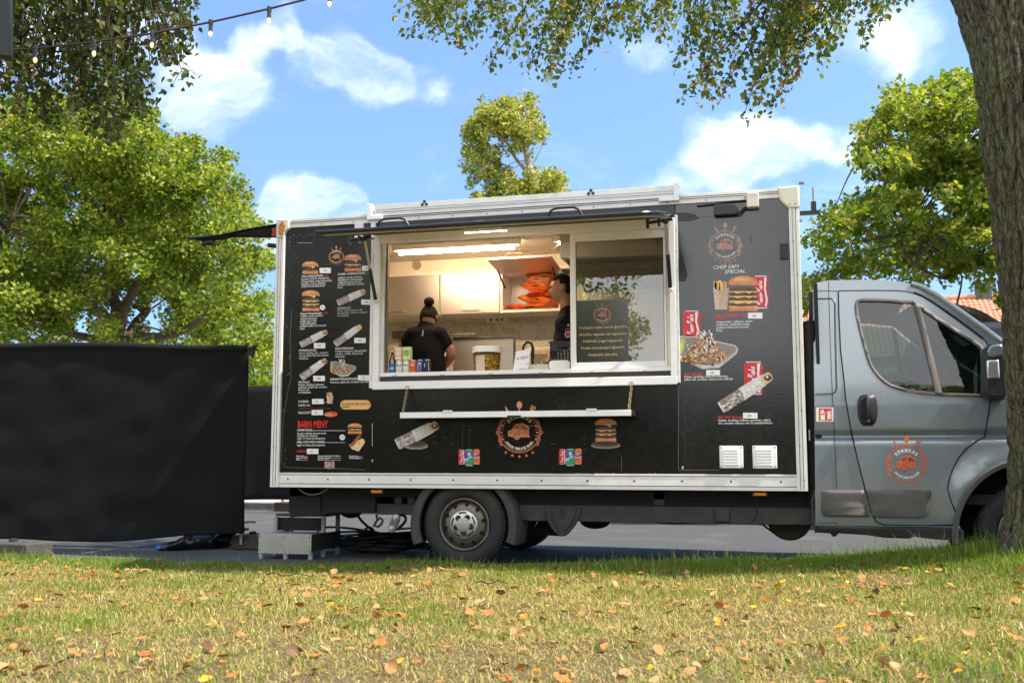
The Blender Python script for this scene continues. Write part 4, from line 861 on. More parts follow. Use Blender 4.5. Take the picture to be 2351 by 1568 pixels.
S.txt('KYCKLING RULLE', 345, 193, 185, 26, bold=True); para(S, 345, (('Döner kyckling, lök , tomater,', 223, 310), ('isbergssallad, feferoni, fetaost', 250, 312), ('vitlökssås.', 279, 105)), 28, (.6, .6, .6)); S.done('lettering')
S.txt('HALLOUMI RULLE', 732, 172, 195, 26, bold=True); para(S, 732, (('Original halloumi, isbergssallad', 203, 335), ('tomater, rödlök, fetaost och', 231, 295), ('vitlökssås.', 259, 107)), 28, (.6, .6, .6)); S.done('lettering')
roll(S, 368, 476, 636, 285, 78); S.done('kebab_roll_picture'); plate(S, 680, 957, 275, 465, 4); S.done('kebab_plate_picture')
S.txt('MIX RULLE', 340, 531, 117, 26, bold=True); para(S, 339, (('Kebab, kyckling, halloumi,', 560, 275), ('pommes, sallad, lök, tomater,', 587, 308), ('fetaost och', 613, 115), ('vit kebabsås.', 641, 135)), 28); S.done('lettering')
S.txt('KEBAB/KYCKLINGTALLRIK', 680, 500, 290, 27, bold=True); S.txt('Pommes, sallad, lök, tomater och valfrisås', 677, 533, 447, 28); S.done('lettering')
S.txt('POMMES:', 338, 740, 115, 30); S.txt('DIPSÅS +10:-', 338, 780, 130, 28); S.txt('GRILLKORV', 335, 859, 138, 32); S.rect(608, 648, 733, 737, WHITE)
for k in range(11): S.rect(340+k*32, 364+k*32, 800, 806, (.35, .02, .02), l=1)
S.done('lettering')
fries(S, 640, 712, 625, 750); S.done('fries_picture')
S.ell(684, 866, 72, 26, (.60, .13, .05)); S.ell(690, 850, 66, 16, (.45, .05, .03)); S.ell(660, 868, 45, 14, (.68, .24, .12)); S.done('hot_dog_picture')
S.poly([(837+50*math.cos(a), 763+50*math.sin(a)) for a in [math.pi/2+math.pi*k/10 for k in range(11)]]+[(1063+50*math.cos(a), 763+50*math.sin(a)) for a in [-math.pi/2+math.pi*k/10 for k in range(11)]], (.72, .40, .13)); S.txt('Är du allergisk? Fråga oss gärna om', 803, 764, 300, 28, (.05, .03, .02), True); S.txt('innehållet!', 803, 793, 87, 28, (.05, .03, .02), True); S.done('allergy_notice')
S.txt('BARN MENY', 330, 1008, 320, 96, (.70, .02, .015), True); S.done('lettering', 'large red heading of the children\'s menu')
S.txt('HAMBURGARE', 328, 1043, 158, 26, bold=True); S.rect(486, 842, 1036, 1040, WHITE); para(S, 325, (('Svensk nötkött, brioche bröd,', 1078, 310), ('cheddarost, ketchup', 1104, 217), ('ingår en festis päron/apelsin', 1132, 300)), 28)
S.txt('GRILL KORV MED POMMES', 323, 1170, 293, 26, bold=True); S.rect(616, 838, 1163, 1167, (.6, .6, .74)); S.txt('ingår en festis päron/apelsin', 323, 1203, 300, 28); S.done('lettering')
S.ell(808, 1110, 30, 30, (.76, .76, .73)); S.txt('100:-', 787, 1118, 44, 24, (.06, .06, .06)); S.done('price_label')
burger(S, 863, 1022, 960, 1075, 1, False); S.done('burger_picture')
S.poly([(880, 1190), (940, 1160), (1048, 1150), (1050, 1165), (985, 1262), (910, 1235)], (.66, .50, .30)); S.poly([(950, 1160), (1020, 1120), (1045, 1140), (1000, 1230), (950, 1220)], (.74, .52, .22)); S.poly([(885, 1195), (900, 1215), (930, 1200), (1012, 1095), (1000, 1080), (985, 1085)], (.30, .09, .03)); S.ell(988, 1172, 14, 12, (.55, .33, .10)); S.done('sausage_and_fries_picture')
S.txt('DRICKA', 320, 1270, 105, 30, (.70, .02, .015), True); S.done('lettering')
for x, rows, w in ((315, ('Coca cola', 'Coca cola zero', 'Fanta'), 125), (547, ('Vatten naturel utan kolsyra', 'Ramlösa naturell', 'Ramlösa citron'), 247), (880, ('Festis päron', 'Festis apelsin'), 145)):
    for i, t in enumerate(rows):
        tw = min(w*.95, len(t)*8.6); S.txt(t, x, 1314+i*20+(4 if x == 880 else 0), tw, 19, bold=True); S.rect(x+tw+2, x+w, 1312+i*20+(4 if x == 880 else 0), 1314.5+i*20+(4 if x == 880 else 0), WHITE, l=1)
S.done('lettering')
three_cans(S, 615, 727, 1368, 1446); S.done('drink_cans_picture')
def edge_line(S, pts, w, c, name='edge_line'):
    for i in range(len(pts)-1):
        (a, b_), (c_, d_) = pts[i], pts[i+1]; dl = math.hypot(c_-a, d_-b_)+1e-6; nx_, ny_ = -(d_-b_)/dl*w, (c_-a)/dl*w
        S.poly([(a-nx_, b_-ny_), (c_-nx_, d_-ny_), (c_+nx_, d_+ny_), (a+nx_, b_+ny_)], c, l=1)
    S.done(name)
edge_line(S, [(268, -250), (250, 40), (262, 480), (230, 600), (180, 900), (165, 1200), (160, 1360), (175, 1405), (215, 1432), (500, 1440), (850, 1446), (1055, 1458)], 1.4, (.20, .20, .19))
r_ = random.Random(9)
for k in range(46):                              # scuffs along the rear edge of the vinyl
    y = r_.uniform(-1050, 1380); x = 236+26*math.sin(y*.006)+r_.uniform(-22, 14)-max(0, y-300)*.045; h_ = r_.uniform(3, 26); S.poly([(x, y), (x+r_.uniform(1, 4), y+1), (x+r_.uniform(-3, 5), y+h_), (x-2, y+h_*.8)], (.26, .26, .25), l=1+k % 2)
for k in range(24): x = 250+k*24+r_.uniform(-8, 8); y = -1035-k*2.3+r_.uniform(-14, 20); S.poly([(x, y), (x+r_.uniform(10, 34), y-4), (x+r_.uniform(10, 30), y), (x, y+3)], (.22, .21, .20), l=1+k % 2)
for k in range(9): y = r_.uniform(-900, 560); S.poly([(1122, y), (1126, y), (1127+r_.uniform(-6, 6), y+r_.uniform(8, 40)), (1123, y+6)], (.35, .34, .32), l=1+k % 2)
S.rect(1126, 1132, 960, 1205, (.40, .40, .38), l=1); S.rect(1126, 1134, 1345, 1372, (.7, .7, .68), l=2); S.done('scuff_marks')
# -- lower panel
S = Sheet(pan_l, 826.5, 857.2, 3.339)
emblem(S, 1222, 452, 158, (.64, .22, .10)); S.done('emblem')
S.ell(430, 556, 92, 26, (.40, .27, .13)); S.ell(430, 546, 88, 26, (.12, .09, .07)); S.ell(430, 536, 78, 22, (.035, .03, .028)); roll(S, 282, 545, 596, 392, 92, (.16, .05, .04)); S.done('kebab_roll_picture')
three_cans(S, 755, 918, 582, 708); S.done('drink_cans_picture'); three_cans(S, 1525, 1700, 578, 708); S.done('drink_cans_picture')
S.ell(1883, 552, 113, 24, (.34, .23, .11)); S.ell(1883, 543, 108, 24, (.09, .07, .05)); S.ell(1883, 532, 96, 20, (.03, .028, .026)); burger(S, 1800, 1970, 345, 525, 3); S.done('burger_picture')
S.rect(2002, 2007, 640, 745, (.07, .07, .07)); S.rect(785, 787, 395, 570, (.06, .06, .06)); S.rect(838, 840, 395, 700, (.05, .05, .05)); S.rect(1215, 1380, 401, 404, (.4, .36, .28))
for k in range(40): x = r_.uniform(180, 1980); y = r_.uniform(150, 700); S.poly([(x, y), (x+r_.uniform(5, 60), y+r_.uniform(-6, 6)), (x+r_.uniform(5, 50), y+2)], (.055, .055, .053), l=1+k % 3)
for k in range(30): x = r_.uniform(120, 2300); S.poly([(x, 764), (x+r_.uniform(3, 20), 763), (x+4, 768)], (.35, .35, .32), l=1)
S.done('scuff_marks')
# -- front panel
S = Sheet(pan_f, 1530.6, 428.6, 4.267)
emblem(S, 572, 580, 150, (.46, .26, .20), (.62, .62, .60)); S.done('emblem', 'faded emblem with cutlery and small truck')
S.txt('CHEF SAM', 450, 810, 250, 52, (.66, .66, .64), False, shear=.25); S.txt('SPECIAL', 565, 852, 205, 50, (.66, .66, .64), False, shear=.25); S.done('lettering')
can(S, 850, 1000, 872, 1195, (.55, .02, .025), 'c'); S.done('drink_can_picture'); fries(S, 455, 612, 912, 1205); S.done('fries_picture'); burger(S, 600, 900, 875, 1225, 4, False); S.done('burger_picture')
S.txt('BIG CHEESEBURGARE', 485, 1278, 296, 36, RED, True); S.txt('MENY', 485, 1308, 80, 30, RED, True); para(S, 487, (('Högrev kött , halloumi, väster-', 1337, 360), ('bottenost, originaldressing,', 1363, 325), ('picklad rödlök och brioche', 1391, 315), ('bröd', 1418, 55)), 29); S.done('lettering')
tag_price(S, 797, 938, 1235, 1292, '240'); S.done('price_label'); can(S, 163, 330, 1215, 1475, (.55, .02, .025), 'c'); S.done('drink_can_picture')
for k in range(70): x = r_.uniform(130, 1040); y = r_.uniform(150, 860); h_ = r_.uniform(3, 22); S.poly([(x, y), (x+3, y), (x+r_.uniform(-1, 4), y+h_), (x, y+h_*.7)], (.02, .02, .02) if k % 3 else (.16, .16, .16), l=1+k % 3)
S.poly([(818, 465), (826, 465), (829, 565), (822, 565)], (.015, .015, .015)); edge_line(S, [(300, 300), (420, 296), (470, 290)], 2, (.02, .02, .02), 'scuff_marks')
S.ell(155, 300, 150, 45, (.006, .006, .006), wob=.3); S.done('paint_smudge'); S.poly([(115, 590), (140, 620), (205, 860), (180, 930), (120, 930)], (.006, .006, .006)); S.done('paint_smudge')
a, e = P(1530.6+1112/4.267, 428.6+715/4.267), P(1530.6+1190/4.267, 428.6+555/4.267); MB().box(a.x, e.x, -.004, .011, a.z, e.z).build('hinge_plate', m_blackp, pan_f, bevel=.005)
S = Sheet(pan_f, 1530.6, 734.7, 3.9407)
plate(S, 104, 650, 95, 445, 11); S.done('kebab_plate_picture')
S.txt('MIX TALLRIK', 158, 499, 175, 30, RED, True); para(S, 158, (('Kebab, kyckling, halloumi, pommes,', 523, 395), ('sallad, lök, tomater, fetaost och valfrisås', 548, 437)), 28); S.done('lettering')
tag_price(S, 357, 483, 452, 500, '180'); S.done('price_label')
can(S, 700, 870, 375, 675, (.55, .02, .025), 'c'); S.done('drink_can_picture'); roll(S, 488, 795, 945, 500, 118); S.done('kebab_roll_picture')
S.txt('BIG MIX RULLE', 468, 889, 212, 30, RED, True); para(S, 468, (('Kebab, kyckling, hallumi, pommes, sallad,', 916, 468), ('lök, tomater, fetaost och Vit kebab/mildsås', 942, 482)), 28); S.done('lettering')
tag_price(S, 690, 822, 838, 890, '240'); S.done('price_label')
edge_line(S, [(107, 590), (107, 1353)], 2, (.16, .16, .16)); edge_line(S, [(110, 1356), (480, 1356)], 1.6, (.18, .18, .17)); edge_line(S, [(158, 620), (165, 1330)], 1, (.05, .05, .05))
S.ell(145, 1335, 10, 16, (.4, .4, .4), wob=.5, n=9); 
for k in range(26): x = r_.uniform(110, 1120); y = r_.uniform(200, 1320); S.ell(x, y, r_.uniform(1.5, 4), r_.uniform(1.5, 3), (.22, .22, .21), l=1, n=6)
S.done('scuff_marks')
# -- notice inside the sliding window
poster = MB(); c = [P(1102+x/4.494, 538.8+y/4.494, .0175) for x, y in ((997, 1350), (1535, 1345), (1535, 662), (997, 680))]
poster.box(c[0].x, c[1].x, 0.0165, .0185, c[0].z, c[2].z); poster = poster.build('notice_sheet', mat('grey_black_notice', (.03, .03, .03), .12, ior=1.85), sw)
S = Sheet(sw, 1102, 538.8, 4.494, .0160); GOLD = (.50, .37, .18)
emblem(S, 1262, 828, 84, (.45, .16, .09), (.5, .5, .48)); S.done('emblem')
for t, y, w in (('Vi erbjuder rätter som är glutenfria', 975, 490), ('laktosfria, veganska och vegetariska', 1045, 485), ('Falafelrulle (vegan/vegetarisk)', 1113, 408), ('Double cheeseburgare (glutenfri)', 1183, 445), ('Kebabtallrik (laktosfri)', 1253, 298)): S.txt(t, 1265-w/2, y, w, 38, GOLD); S.done('notice_lettering')

# ------------------------------------------------------------------ the kitchen inside
m_int = mat('kitchen_wall_cream', (.66, .60, .47), .45, var=.04, vscale=5)
m_ceil = mat('kitchen_ceiling', (.58, .52, .42), .35, var=.05, vscale=4)
m_dsteel = mat('dark_steel', (.10, .10, .10), .38, metal=.7, var=.2, vscale=6)
m_marb = bpy.data.materials.new('marble_splashback'); m_marb.use_nodes = True
_n = m_marb.node_tree.nodes; _l = m_marb.node_tree.links; _b = _n['Principled BSDF']; _b.inputs['Roughness'].default_value = .3
_t = _n.new('ShaderNodeTexNoise'); _t.inputs['Scale'].default_value = 4.5; _t.inputs['Detail'].default_value = 9; _t.inputs['Distortion'].default_value = 1.6; _r = _n.new('ShaderNodeValToRGB')
_c = _n.new('ShaderNodeTexCoord'); _l.new(_c.outputs['Object'], _t.inputs['Vector'])
_r.color_ramp.elements[0].position = .47; _r.color_ramp.elements[0].color = (.62, .60, .50, 1); _r.color_ramp.elements[1].position = .56; _r.color_ramp.elements[1].color = (.64, .61, .51, 1)
_e = _r.color_ramp.elements.new(.51); _e.color = (.42, .40, .33, 1); _l.new(_t.outputs['Fac'], _r.inputs[0]); _l.new(_r.outputs[0], _b.inputs['Base Color'])
YI = 2.04
MB().box(.06, 4.36, .056, YI, 2.895, 2.904).build('ceiling', m_ceil, TR)
b = MB(); b.box(.06, 4.36, YI-.012, YI, 1.5, 2.36); b.build('splashback', m_marb, TR)
b = MB(); b.box(.057, .075, .06, YI-.013, .73, 2.89); b.box(4.345, 4.362, .06, YI-.013, .73, 2.89); b.build('end_wall', m_int, TR)
b = MB(); b.box(.08, 4.34, YI-.013-.30, YI-.013, 2.765, 2.893); b.box(.08, 4.34, YI-.013-.34, YI-.30-.014, 2.735, 2.764, 1); bh = b.build('bulkhead', [m_int, m_rail], TR)
c = P(957, 609, YI-.315); MB().lathe([(.0, -.012), (.045, -.012), (.05, 0)], (c.x, c.y, c.z), seg=20).build('round_light', mat('dim_lens', (.30, .26, .2), .3), bh)
# wall cupboards with steel doors
YC = 1.66
zc1 = 2.735; zc0 = P(1000, 725, YC).z
def cup(px0, px1, tone):
    x0, x1 = max(.078, P(px0, 690, YC).x), P(px1, 690, YC).x
    b = MB(); b.box(x0, x1, YC+.02, YI-.013, zc0, zc1-.003); o = b.build('wall_cupboard', m_white, TR)
    b = MB(); b.box(x0+.003, x1-.003, YC, YC+.019, zc0+.01, zc1-.008); d = b.build('cupboard_door', m_steel, o, bevel=.003)
    hx = x0+(x1-x0)*(.52 if px0 > 950 else .48); c = [Vector((hx-.08, YC, zc0+.055)), Vector((hx-.08, YC-.035, zc0+.055)), Vector((hx+.08, YC-.035, zc0+.055)), Vector((hx+.08, YC, zc0+.055))]
    MB().tube(c, .006, seg=6).build('handle', m_zinc, o, smooth=True)
cup(820, 1008, 0); cup(1010, 1147, 1)
x0, x1 = P(1149, 690, YC).x, P(1287, 690, YC).x; z0 = P(1200, 714, YC).z-.01; 
b = MB(); b.box(x0, x0+.02, YC, YI-.014, z0, zc1-.003); b.box(x1-.02, x1, YC, YI-.014, z0, zc1-.003); b.box(x0+.021, x1-.021, YC, YI-.014, z0, z0+.025); b.box(x0+.021, x1-.021, YC, YI-.014, zc1-.025, zc1-.004); b.box(x0+.021, x1-.021, YI-.03, YI-.014, z0+.026, zc1-.026)
oc = b.build('wall_cupboard', m_white, TR, label='open wall cupboard full of food bags'); 
a0_, a1_ = P(1118, 602, 1.2), P(1263, 594, 1.2); lift = Vector((0, 1.2-YC, a0_.z-zc1+.02)); 
b = MB(); b.slab([(x0-.01, YC-.005, zc1-.03), (x1+.01, YC-.005, zc1-.03), (x1+.01, YC+lift.y, zc1+lift.z), (x0-.01, YC+lift.y, zc1+lift.z)], Vector((0, -lift.z, lift.y)).normalized()*-1, .02); fd = b.build('flap_door', m_steel, oc, bevel=.003, label='raised steel flap door')
hx = (x0+x1)/2-.05; q = Vector((0, YC+lift.y+.01, zc1+lift.z+.015)); MB().tube([q+Vector((hx-.075, 0, 0)), q+Vector((hx-.075, -.01, .04)), q+Vector((hx+.075, -.01, .04)), q+Vector((hx+.075, 0, 0))], .006, seg=6).build('handle', m_zinc, oc, smooth=True)
for x in (x0+.03, x1-.03): MB().tube([(x, YC+.06, zc1-.16), (x, YC-.14, zc1-.07), (x, YC-.22, zc1-.03)], .009, seg=6).build('stay', m_blackp, oc, smooth=True)
# socket rail + pipes
a, e = P(1116, 742, YI-.02), P(1167, 728, YI-.02); b = MB(); b.box(a.x, e.x, YI-.05, YI-.013, a.z, e.z); so = b.build('socket_panel', m_white, TR, bevel=.004); s = MB()
for k in (.25, .55, .75): s.disc((a.x+(e.x-a.x)*k, YI-.0505, (a.z+e.z)/2), .018, seg=14); 
s.build('socket', mat('socket_grey', (.3, .28, .24), .5), so); s = MB()
a, e = P(1040, 742, YI-.02), P(1114, 728, YI-.02); MB().box(a.x, e.x, YI-.06, YI-.013, a.z, e.z).build('cable_duct', m_int, TR, bevel=.003)
a = P(1168, 729, YI-.02); MB().tube([(a.x, YI-.03, a.z), (4.3, YI-.03, a.z+.02)], .012).build('pipe', m_int, TR, smooth=True)
# ceiling lamps: warm strips, lit
m_tube = mat('lamp_tube_lit', (1, .9, .8), .5, emit=(1., .70, .43), estr=78.0)
def lampstrip(pa, pb, Y, lab):
    a, e = P(*pa, Y), P(*pb, Y); z = max(a.z, e.z); b = MB(); b.box(a.x-.06, e.x+.06, Y-.03, Y+.03, z+.012, 2.894); o = b.build('ceiling_lamp', m_white, TR, bevel=.006)
    MB().tube([(a.x, Y, a.z), (e.x, Y, a.z)], .016, seg=10).build('lit_tube', m_tube, o, smooth=True)
lampstrip((917, 582), (1180, 565.5), .92, ''); lampstrip((1285, 559), (1530, 546), .92, '')
b = MB(); q = P(1190, 572, .92); q2 = P(1284, 559, .92); b.tube(bez(q, q+Vector((.05, 0, -.02)), q+Vector((.28, 0, -.10)), q2), .004, seg=5); b.build('lamp_cable', m_white, TR, smooth=True)
# hood with filters
hx0 = P(1287, 620, .72).x; hx1 = 4.33; zf0, zf1 = P(1330, 590, .72).z, 2.88
b = MB(); b.box(hx0, hx1, .70, .72, zf0, zf1); b.box(hx0, hx0+.02, .72, YI-.015, zf0-.0, zf1); b.box(hx0, hx1, .72, .80, zf0-.001, zf0+.02); hood = b.build('extractor_hood', m_steel, TR)
m_filt = mat('greasy_filter_steel', (.07, .06, .05), .35, metal=.6)
zb_ = P(1400, 668, 1.75).z
b = MB(); b.slab([(hx0+.021, .80, zf0+.01), (hx1, .80, zf0+.01), (hx1, 1.78, zb_), (hx0+.021, 1.78, zb_)], (0, 0, 1), .02); b.build('filter_housing', m_filt, hood)
hdir = Vector((0, .98, zb_-zf0-.01))
for g0, n in ((P(1335, 640, 1.2).x, 13), (P(1478, 640, 1.2).x, 7)):
    for k in range(n):
        x = g0+.052*k; q = Vector((x, .80, zf0-.004)); b = MB(); pth = [q+hdir*t for t in (.12, .95)]; pth = [q+Vector((.018, 0, 0))+hdir*.10]+pth
        b.tube([q+hdir*.95, q+hdir*.14, q+hdir*.11+Vector((.014, 0, 0)), q+hdir*.14+Vector((.028, 0, 0)), q+hdir*.95+Vector((.028, 0, 0))], .0045, seg=5); b.build('filter_baffle', mat('baffle_steel', (.25, .22, .17), .3, metal=.8), hood)
MB().box(hx0, hx1, 1.79, YI-.014, 1.4, zb_).build('back_panel', m_steel, TR)
# worktops and machines
b = MB(); b.box(.10, 4.3, 1.42, YI-.014, 1.50, 1.54); b.box(.10, 4.3, 1.46, YI-.03, .74, 1.499); b.build('back_worktop', m_steel, TR)
b = MB(); b.box(.98, 4.3, .06, .58, 1.525, 1.562); b.box(.98, 4.3, .10, .55, .74, 1.524); b.build('front_worktop', m_steel, TR)
lx0, lx1 = P(1040, 790, 1.50).x, P(1183, 790, 1.50).x; zt1 = P(1183, 772, 1.50).z
b = MB(); b.box(lx0-.9*0, lx1, 1.50, 1.53, 1.541, zt1); b.box(lx0, lx1, 1.485, 1.50, zt1-.018, zt1+.004, 1); b.box(lx1-.018, lx1+.002, 1.485, 1.50, 1.541, zt1-.019, 1); li = b.build('bench_lid', [m_steel, m_dsteel], TR, bevel=.003)
q = P(1042, 778, 1.48); MB().tube([(q.x, 1.5, zt1), (q.x, 1.46, zt1+.03), (q.x+.22, 1.46, zt1+.03), (q.x+.22, 1.5, zt1)], .009, seg=6).build('handle', m_zinc, li, smooth=True)
a, e = P(904, 779, 1.35), P(930, 760, 1.35); b = MB(); b.box(a.x, e.x+.25, 1.30, 1.62, a.z, e.z); b.box(a.x+.05, e.x+.25, 1.36, 1.6, 1.541, a.z-.001, 1); b.box(a.x+.09, a.x+.25, 1.35, 1.36, 1.60, a.z-.03, 0); b.build('contact_grill', [m_dsteel, m_steel], TR, bevel=.006)
a, e = P(1222, 838, 1.3), P(1262, 797, 1.3); b = MB(); b.box(a.x-.06, a.x+.26, 1.25, 1.4, 1.541, e.z); b.build('bread_box', m_int, TR, bevel=.03, seg=3)
# small white switch group
for dx, dz in ((0, 0), (.03, .0), (.0, -.03), (.03, -.03), (.015, -.05)): pass

# ------------------------------------------------------------------ loose things on the counter (each stands by itself)
ZS = 1.598
def can3(px, lab, body, band=None, deco=None):
    c = P(px, 858, .075); r = .029; t = thing('drink_can', lab, 'can', (c.x, .075, ZS), 'drink cans in a row on the sill')
    h = .108
    MB().lathe([(0, .002), (r*.75, 0), (r*.8, .004), (r, .014), (r, h-.012), (r*.86, h-.002), (r*.88, h), (r*.80, h-.003), (0, h-.004)], (c.x, .075, ZS), axis='z', seg=20).build('body', mat('can_'+lab.split()[0]+lab.split()[1], body, .3, metal=.15), t, smooth=True)
    MB().lathe([(r*.80, h-.0025), (r*.89, h+.001), (r*.89, h-.004), (r*.94, h-.006)], (c.x, .075, ZS), axis='z', seg=20).build('rim', m_zinc, t, smooth=True)
    return t, c, r, h
def wrap(b, pts, c, r, m=0, dy=.0008):               # flat print bent round a can: pts in (u metres across, z)
    q = []
    for u, z in pts: a = u/r; q.append((c.x+(r+dy)*math.sin(a), .075-(r+dy)*math.cos(a), ZS+z))
    b.pts(q, m)
def wraptext(b, s, c, r, u0, z, em, m=0, bold=True, narrow=1, face=None):
    t_ = MB(); write(t_, s, u0, z, em, 0, 0, bold, narrow=narrow, face=face)
    q = [(c.x+(r+.0012)*math.sin(p[0]/r), .075-(r+.0012)*math.cos(p[0]/r), ZS+p[2]) for p in t_.v]; b.add(q, t_.f, m)
t, c, r, h = can3(916.5, 'white drink can with yellow top and base, beside the water bottle', (.76, .76, .66)); b = MB()
n_ = lambda z0, z1: [(-.028+.056*k/6, z0) for k in range(7)]+[(.028-.056*k/6, z1) for k in range(7)]
wrap(b, n_(.088, .097), c, r, 0); wrap(b, n_(.012, .03), c, r, 0); b.build('print', mat('can_yellow', (.70, .52, .12), .3), t); b = MB(); wraptext(b, 'OKA', c, r, -.026, .058, .027); b.build('lettering', mat('ink_dark', (.03, .03, .035), .4), t)
t, c, r, h = can3(932.5, 'white drink can with pale blue print, second from the water bottle', (.78, .80, .80)); b = MB(); wrap(b, n_(.090, .097), c, r, 0); wrap(b, n_(.014, .034), c, r, 0); b.build('print', mat('can_paleblue', (.36, .55, .60), .3), t); b = MB(); wraptext(b, 'OKA', c, r, -.026, .058, .027); b.build('lettering', MATS['ink_dark'], t)
t, c, r, h = can3(948.5, 'orange drink can between the pale blue and dark blue cans', (.70, .13, .025)); b = MB(); wrap(b, [(-.028, .048), (-.018, .040), (.0, .052), (.028, .070), (.027, .090), (0, .078), (-.026, .066)], c, r, 0); b.build('print', mat('can_navy', (.04, .05, .36), .3), t); b = MB(); wraptext(b, 'Fanta', c, r, -.024, .058, .020); b.build('lettering', m_white, t)
t, c, r, h = can3(965, 'blue drink can with round red, white and blue mark', (.015, .06, .32)); b = MB()
wrap(b, [(-.012, .012), (.014, .012), (.014, .082), (-.012, .082)], c, r, 0, .0006); wrap(b, [(-.009, .014), (.011, .014), (.011, .062), (-.009, .062)], c, r, 1, .0010)
wrap(b, [(.001+.011*math.cos(a), .076+.011*math.sin(a)) for a in [k*.5 for k in range(12)]], c, r, 0, .0012); wrap(b, [(.001+.010*math.cos(a), .077+.009*math.sin(a)) for a in [k*.3 for k in range(11)]], c, r, 1, .0014); wrap(b, [(.001+.010*math.cos(a), .075-.009*math.sin(a)) for a in [k*.3 for k in range(11)]], c, r, 2, .0014)
b.build('print', [m_white, mat('can_red', (.55, .03, .04), .3), mat('can_blue', (.015, .06, .32), .3)], t)
b = MB(); wrap(b, [(-.028, .02), (-.022, .02), (-.022, .07), (-.028, .07)], c, r); b.build('side_print', m_white, t)
t, c, r, h = can3(981.5, 'black drink can at the end of the row', (.018, .02, .022)); b = MB(); wrap(b, [(-.028+.014*math.cos(a), .06+.022*math.sin(a)) for a in [-1.5+k*.25 for k in range(13)]], c, r, 0); wrap(b, [(.017, .012), (.021, .012), (.021, .085), (.017, .085)], c, r, 1); b.build('print', [m_white, m_zinc], t)
def carton(px0, px1, z0, lab, body, spot):
    a, e = P(px0, 827, .075), P(px1, 798, .075); w = (e.x-a.x)*.92; t = thing('juice_carton', lab, 'carton', (a.x+w/2, .075, z0), 'juice cartons standing on the cans')
    b = MB(); b.box(a.x, a.x+w, .05, .10, z0, z0+.108); b.box(a.x+.004, a.x+w-.004, .054, .096, z0+.108, z0+.112); b.build('body', mat('carton_'+lab.split()[0], body, .4), t, bevel=.002)
    b = MB(); b.disc((a.x+w*.5, .0492, z0+.06), w*.36, seg=14, sz=1.1); b.build('fruit_print', mat('carton_spot_'+lab.split()[0], spot, .4), t); 
    for za, zb in ((.088, .100), (.010, .024)): MB().box(a.x+.004, a.x+w-.004, .0488, .0496, z0+za, z0+zb).build('band_print', mat('carton_band', (.78, .74, .66), .4), t)
    return t
carton(908.5, 925.5, ZS+.110, 'pink juice carton standing on the two white cans', (.75, .40, .30), (.72, .62, .5)); carton(926.5, 946, ZS+.110, 'green juice carton standing on the can row', (.45, .60, .22), (.24, .42, .05))
# water bottle
c = P(900.5, 860, .085); t = thing('water_bottle', 'small clear water bottle with a blue label, left end of the sill', 'bottle', (c.x, .085, ZS))
glass('bottle_plastic', (.80, .86, .86), 1.8); k_ = 1.0
MB().lathe([(0, .001), (.026, 0), (.028, .008), (.028, .105), (.020, .135), (.0115, .155), (.0105, .168), (0, .168)], (c.x, .085, ZS), axis='z', seg=20).build('bottle', MATS['bottle_plastic'], t, smooth=True)
MB().lathe([(.0285, .012), (.0287, .014), (.0287, .082), (.0285, .084)], (c.x, .085, ZS), axis='z', seg=20).build('bottle_label', mat('bottle_label_blue', (.02, .15, .50), .45), t, smooth=True)
b = MB(); t_ = MB(); write(t_, 'GRY', -.021, .036, .021, 0, bold=True, face=SERIF); b.add([(c.x+.0293*math.sin(p[0]/.0285), .085-.0293*math.cos(p[0]/.0285), ZS+p[2]) for p in t_.v], t_.f); b.build('lettering', m_white, t)
MB().lathe([(0, .181), (.012, .180), (.0125, .166), (.0105, .165)], (c.x, .085, ZS), axis='z', seg=14).build('cap', mat('bottle_cap_dark', (.02, .025, .05), .4), t, smooth=True)
# bucket of peppers
c = P(1118, 856, .30); r = P(1149, 850, .30).x-c.x; zt2 = P(1118, 806, .30).z; t = thing('pepper_bucket', 'white lidded clear bucket full of yellow pickled peppers', 'bucket', (c.x, .30, 1.562))
glass('bucket_plastic', (.93, .92, .86), 1.35); h = zt2-1.562
MB().lathe([(0, .004), (r*.86, .002), (r*.88, .01), (r*.99, h-.01)], (c.x, .30, 1.562), axis='z', seg=28).build('bucket_wall', MATS['bucket_plastic'], t, smooth=True)
lz = P(1118, 797, .30).z-1.562
MB().lathe([(r*.98, h-.018), (r*1.06, h-.016), (r*1.07, lz-.004), (r*1.02, lz), (r*.94, lz-.004), (0, lz-.004)], (c.x, .30, 1.562), axis='z', seg=28).build('bucket_lid', m_white, t, smooth=True)
rg = random.Random(4); pep = MB(); 
for k in range(150):
    a = rg.uniform(0, 2*math.pi); zz = rg.uniform(.012, h-.025); rr = r*(.93)*(.84+.16*rg.random()); q = Vector((c.x+rr*math.cos(a)*.93, .30+rr*math.sin(a)*.93, 1.562+zz)); d = Vector((-math.sin(a)*rg.uniform(-1, 1), math.cos(a)*rg.uniform(-1, 1), rg.uniform(-1, 1))).normalized()*.030
    pep.tube([q-d, q-d*.3, q+d*.5, q+d], [.006, .0095, .008, .002], seg=6, m=rg.choice([0, 0, 0, 1, 1, 2]))
tag(pep.build('peppers', [mat('pepper_yellow', (.70, .42, .03), .35), mat('pepper_gold', (.60, .28, .02), .35), mat('pepper_olive', (.30, .24, .03), .4)], t, smooth=True), kind='stuff')
MB().lathe([(0, .005), (r*.66, .005), (r*.70, h-.03), (0, h-.03)], (c.x, .30, 1.562), axis='z', seg=20).build('brine', mat('brine_amber', (.42, .24, .03), .5), t)
b = MB()
q0 = P(1099, 808, .30-r-.004); q1 = P(1119, 851, .30-r-.004)
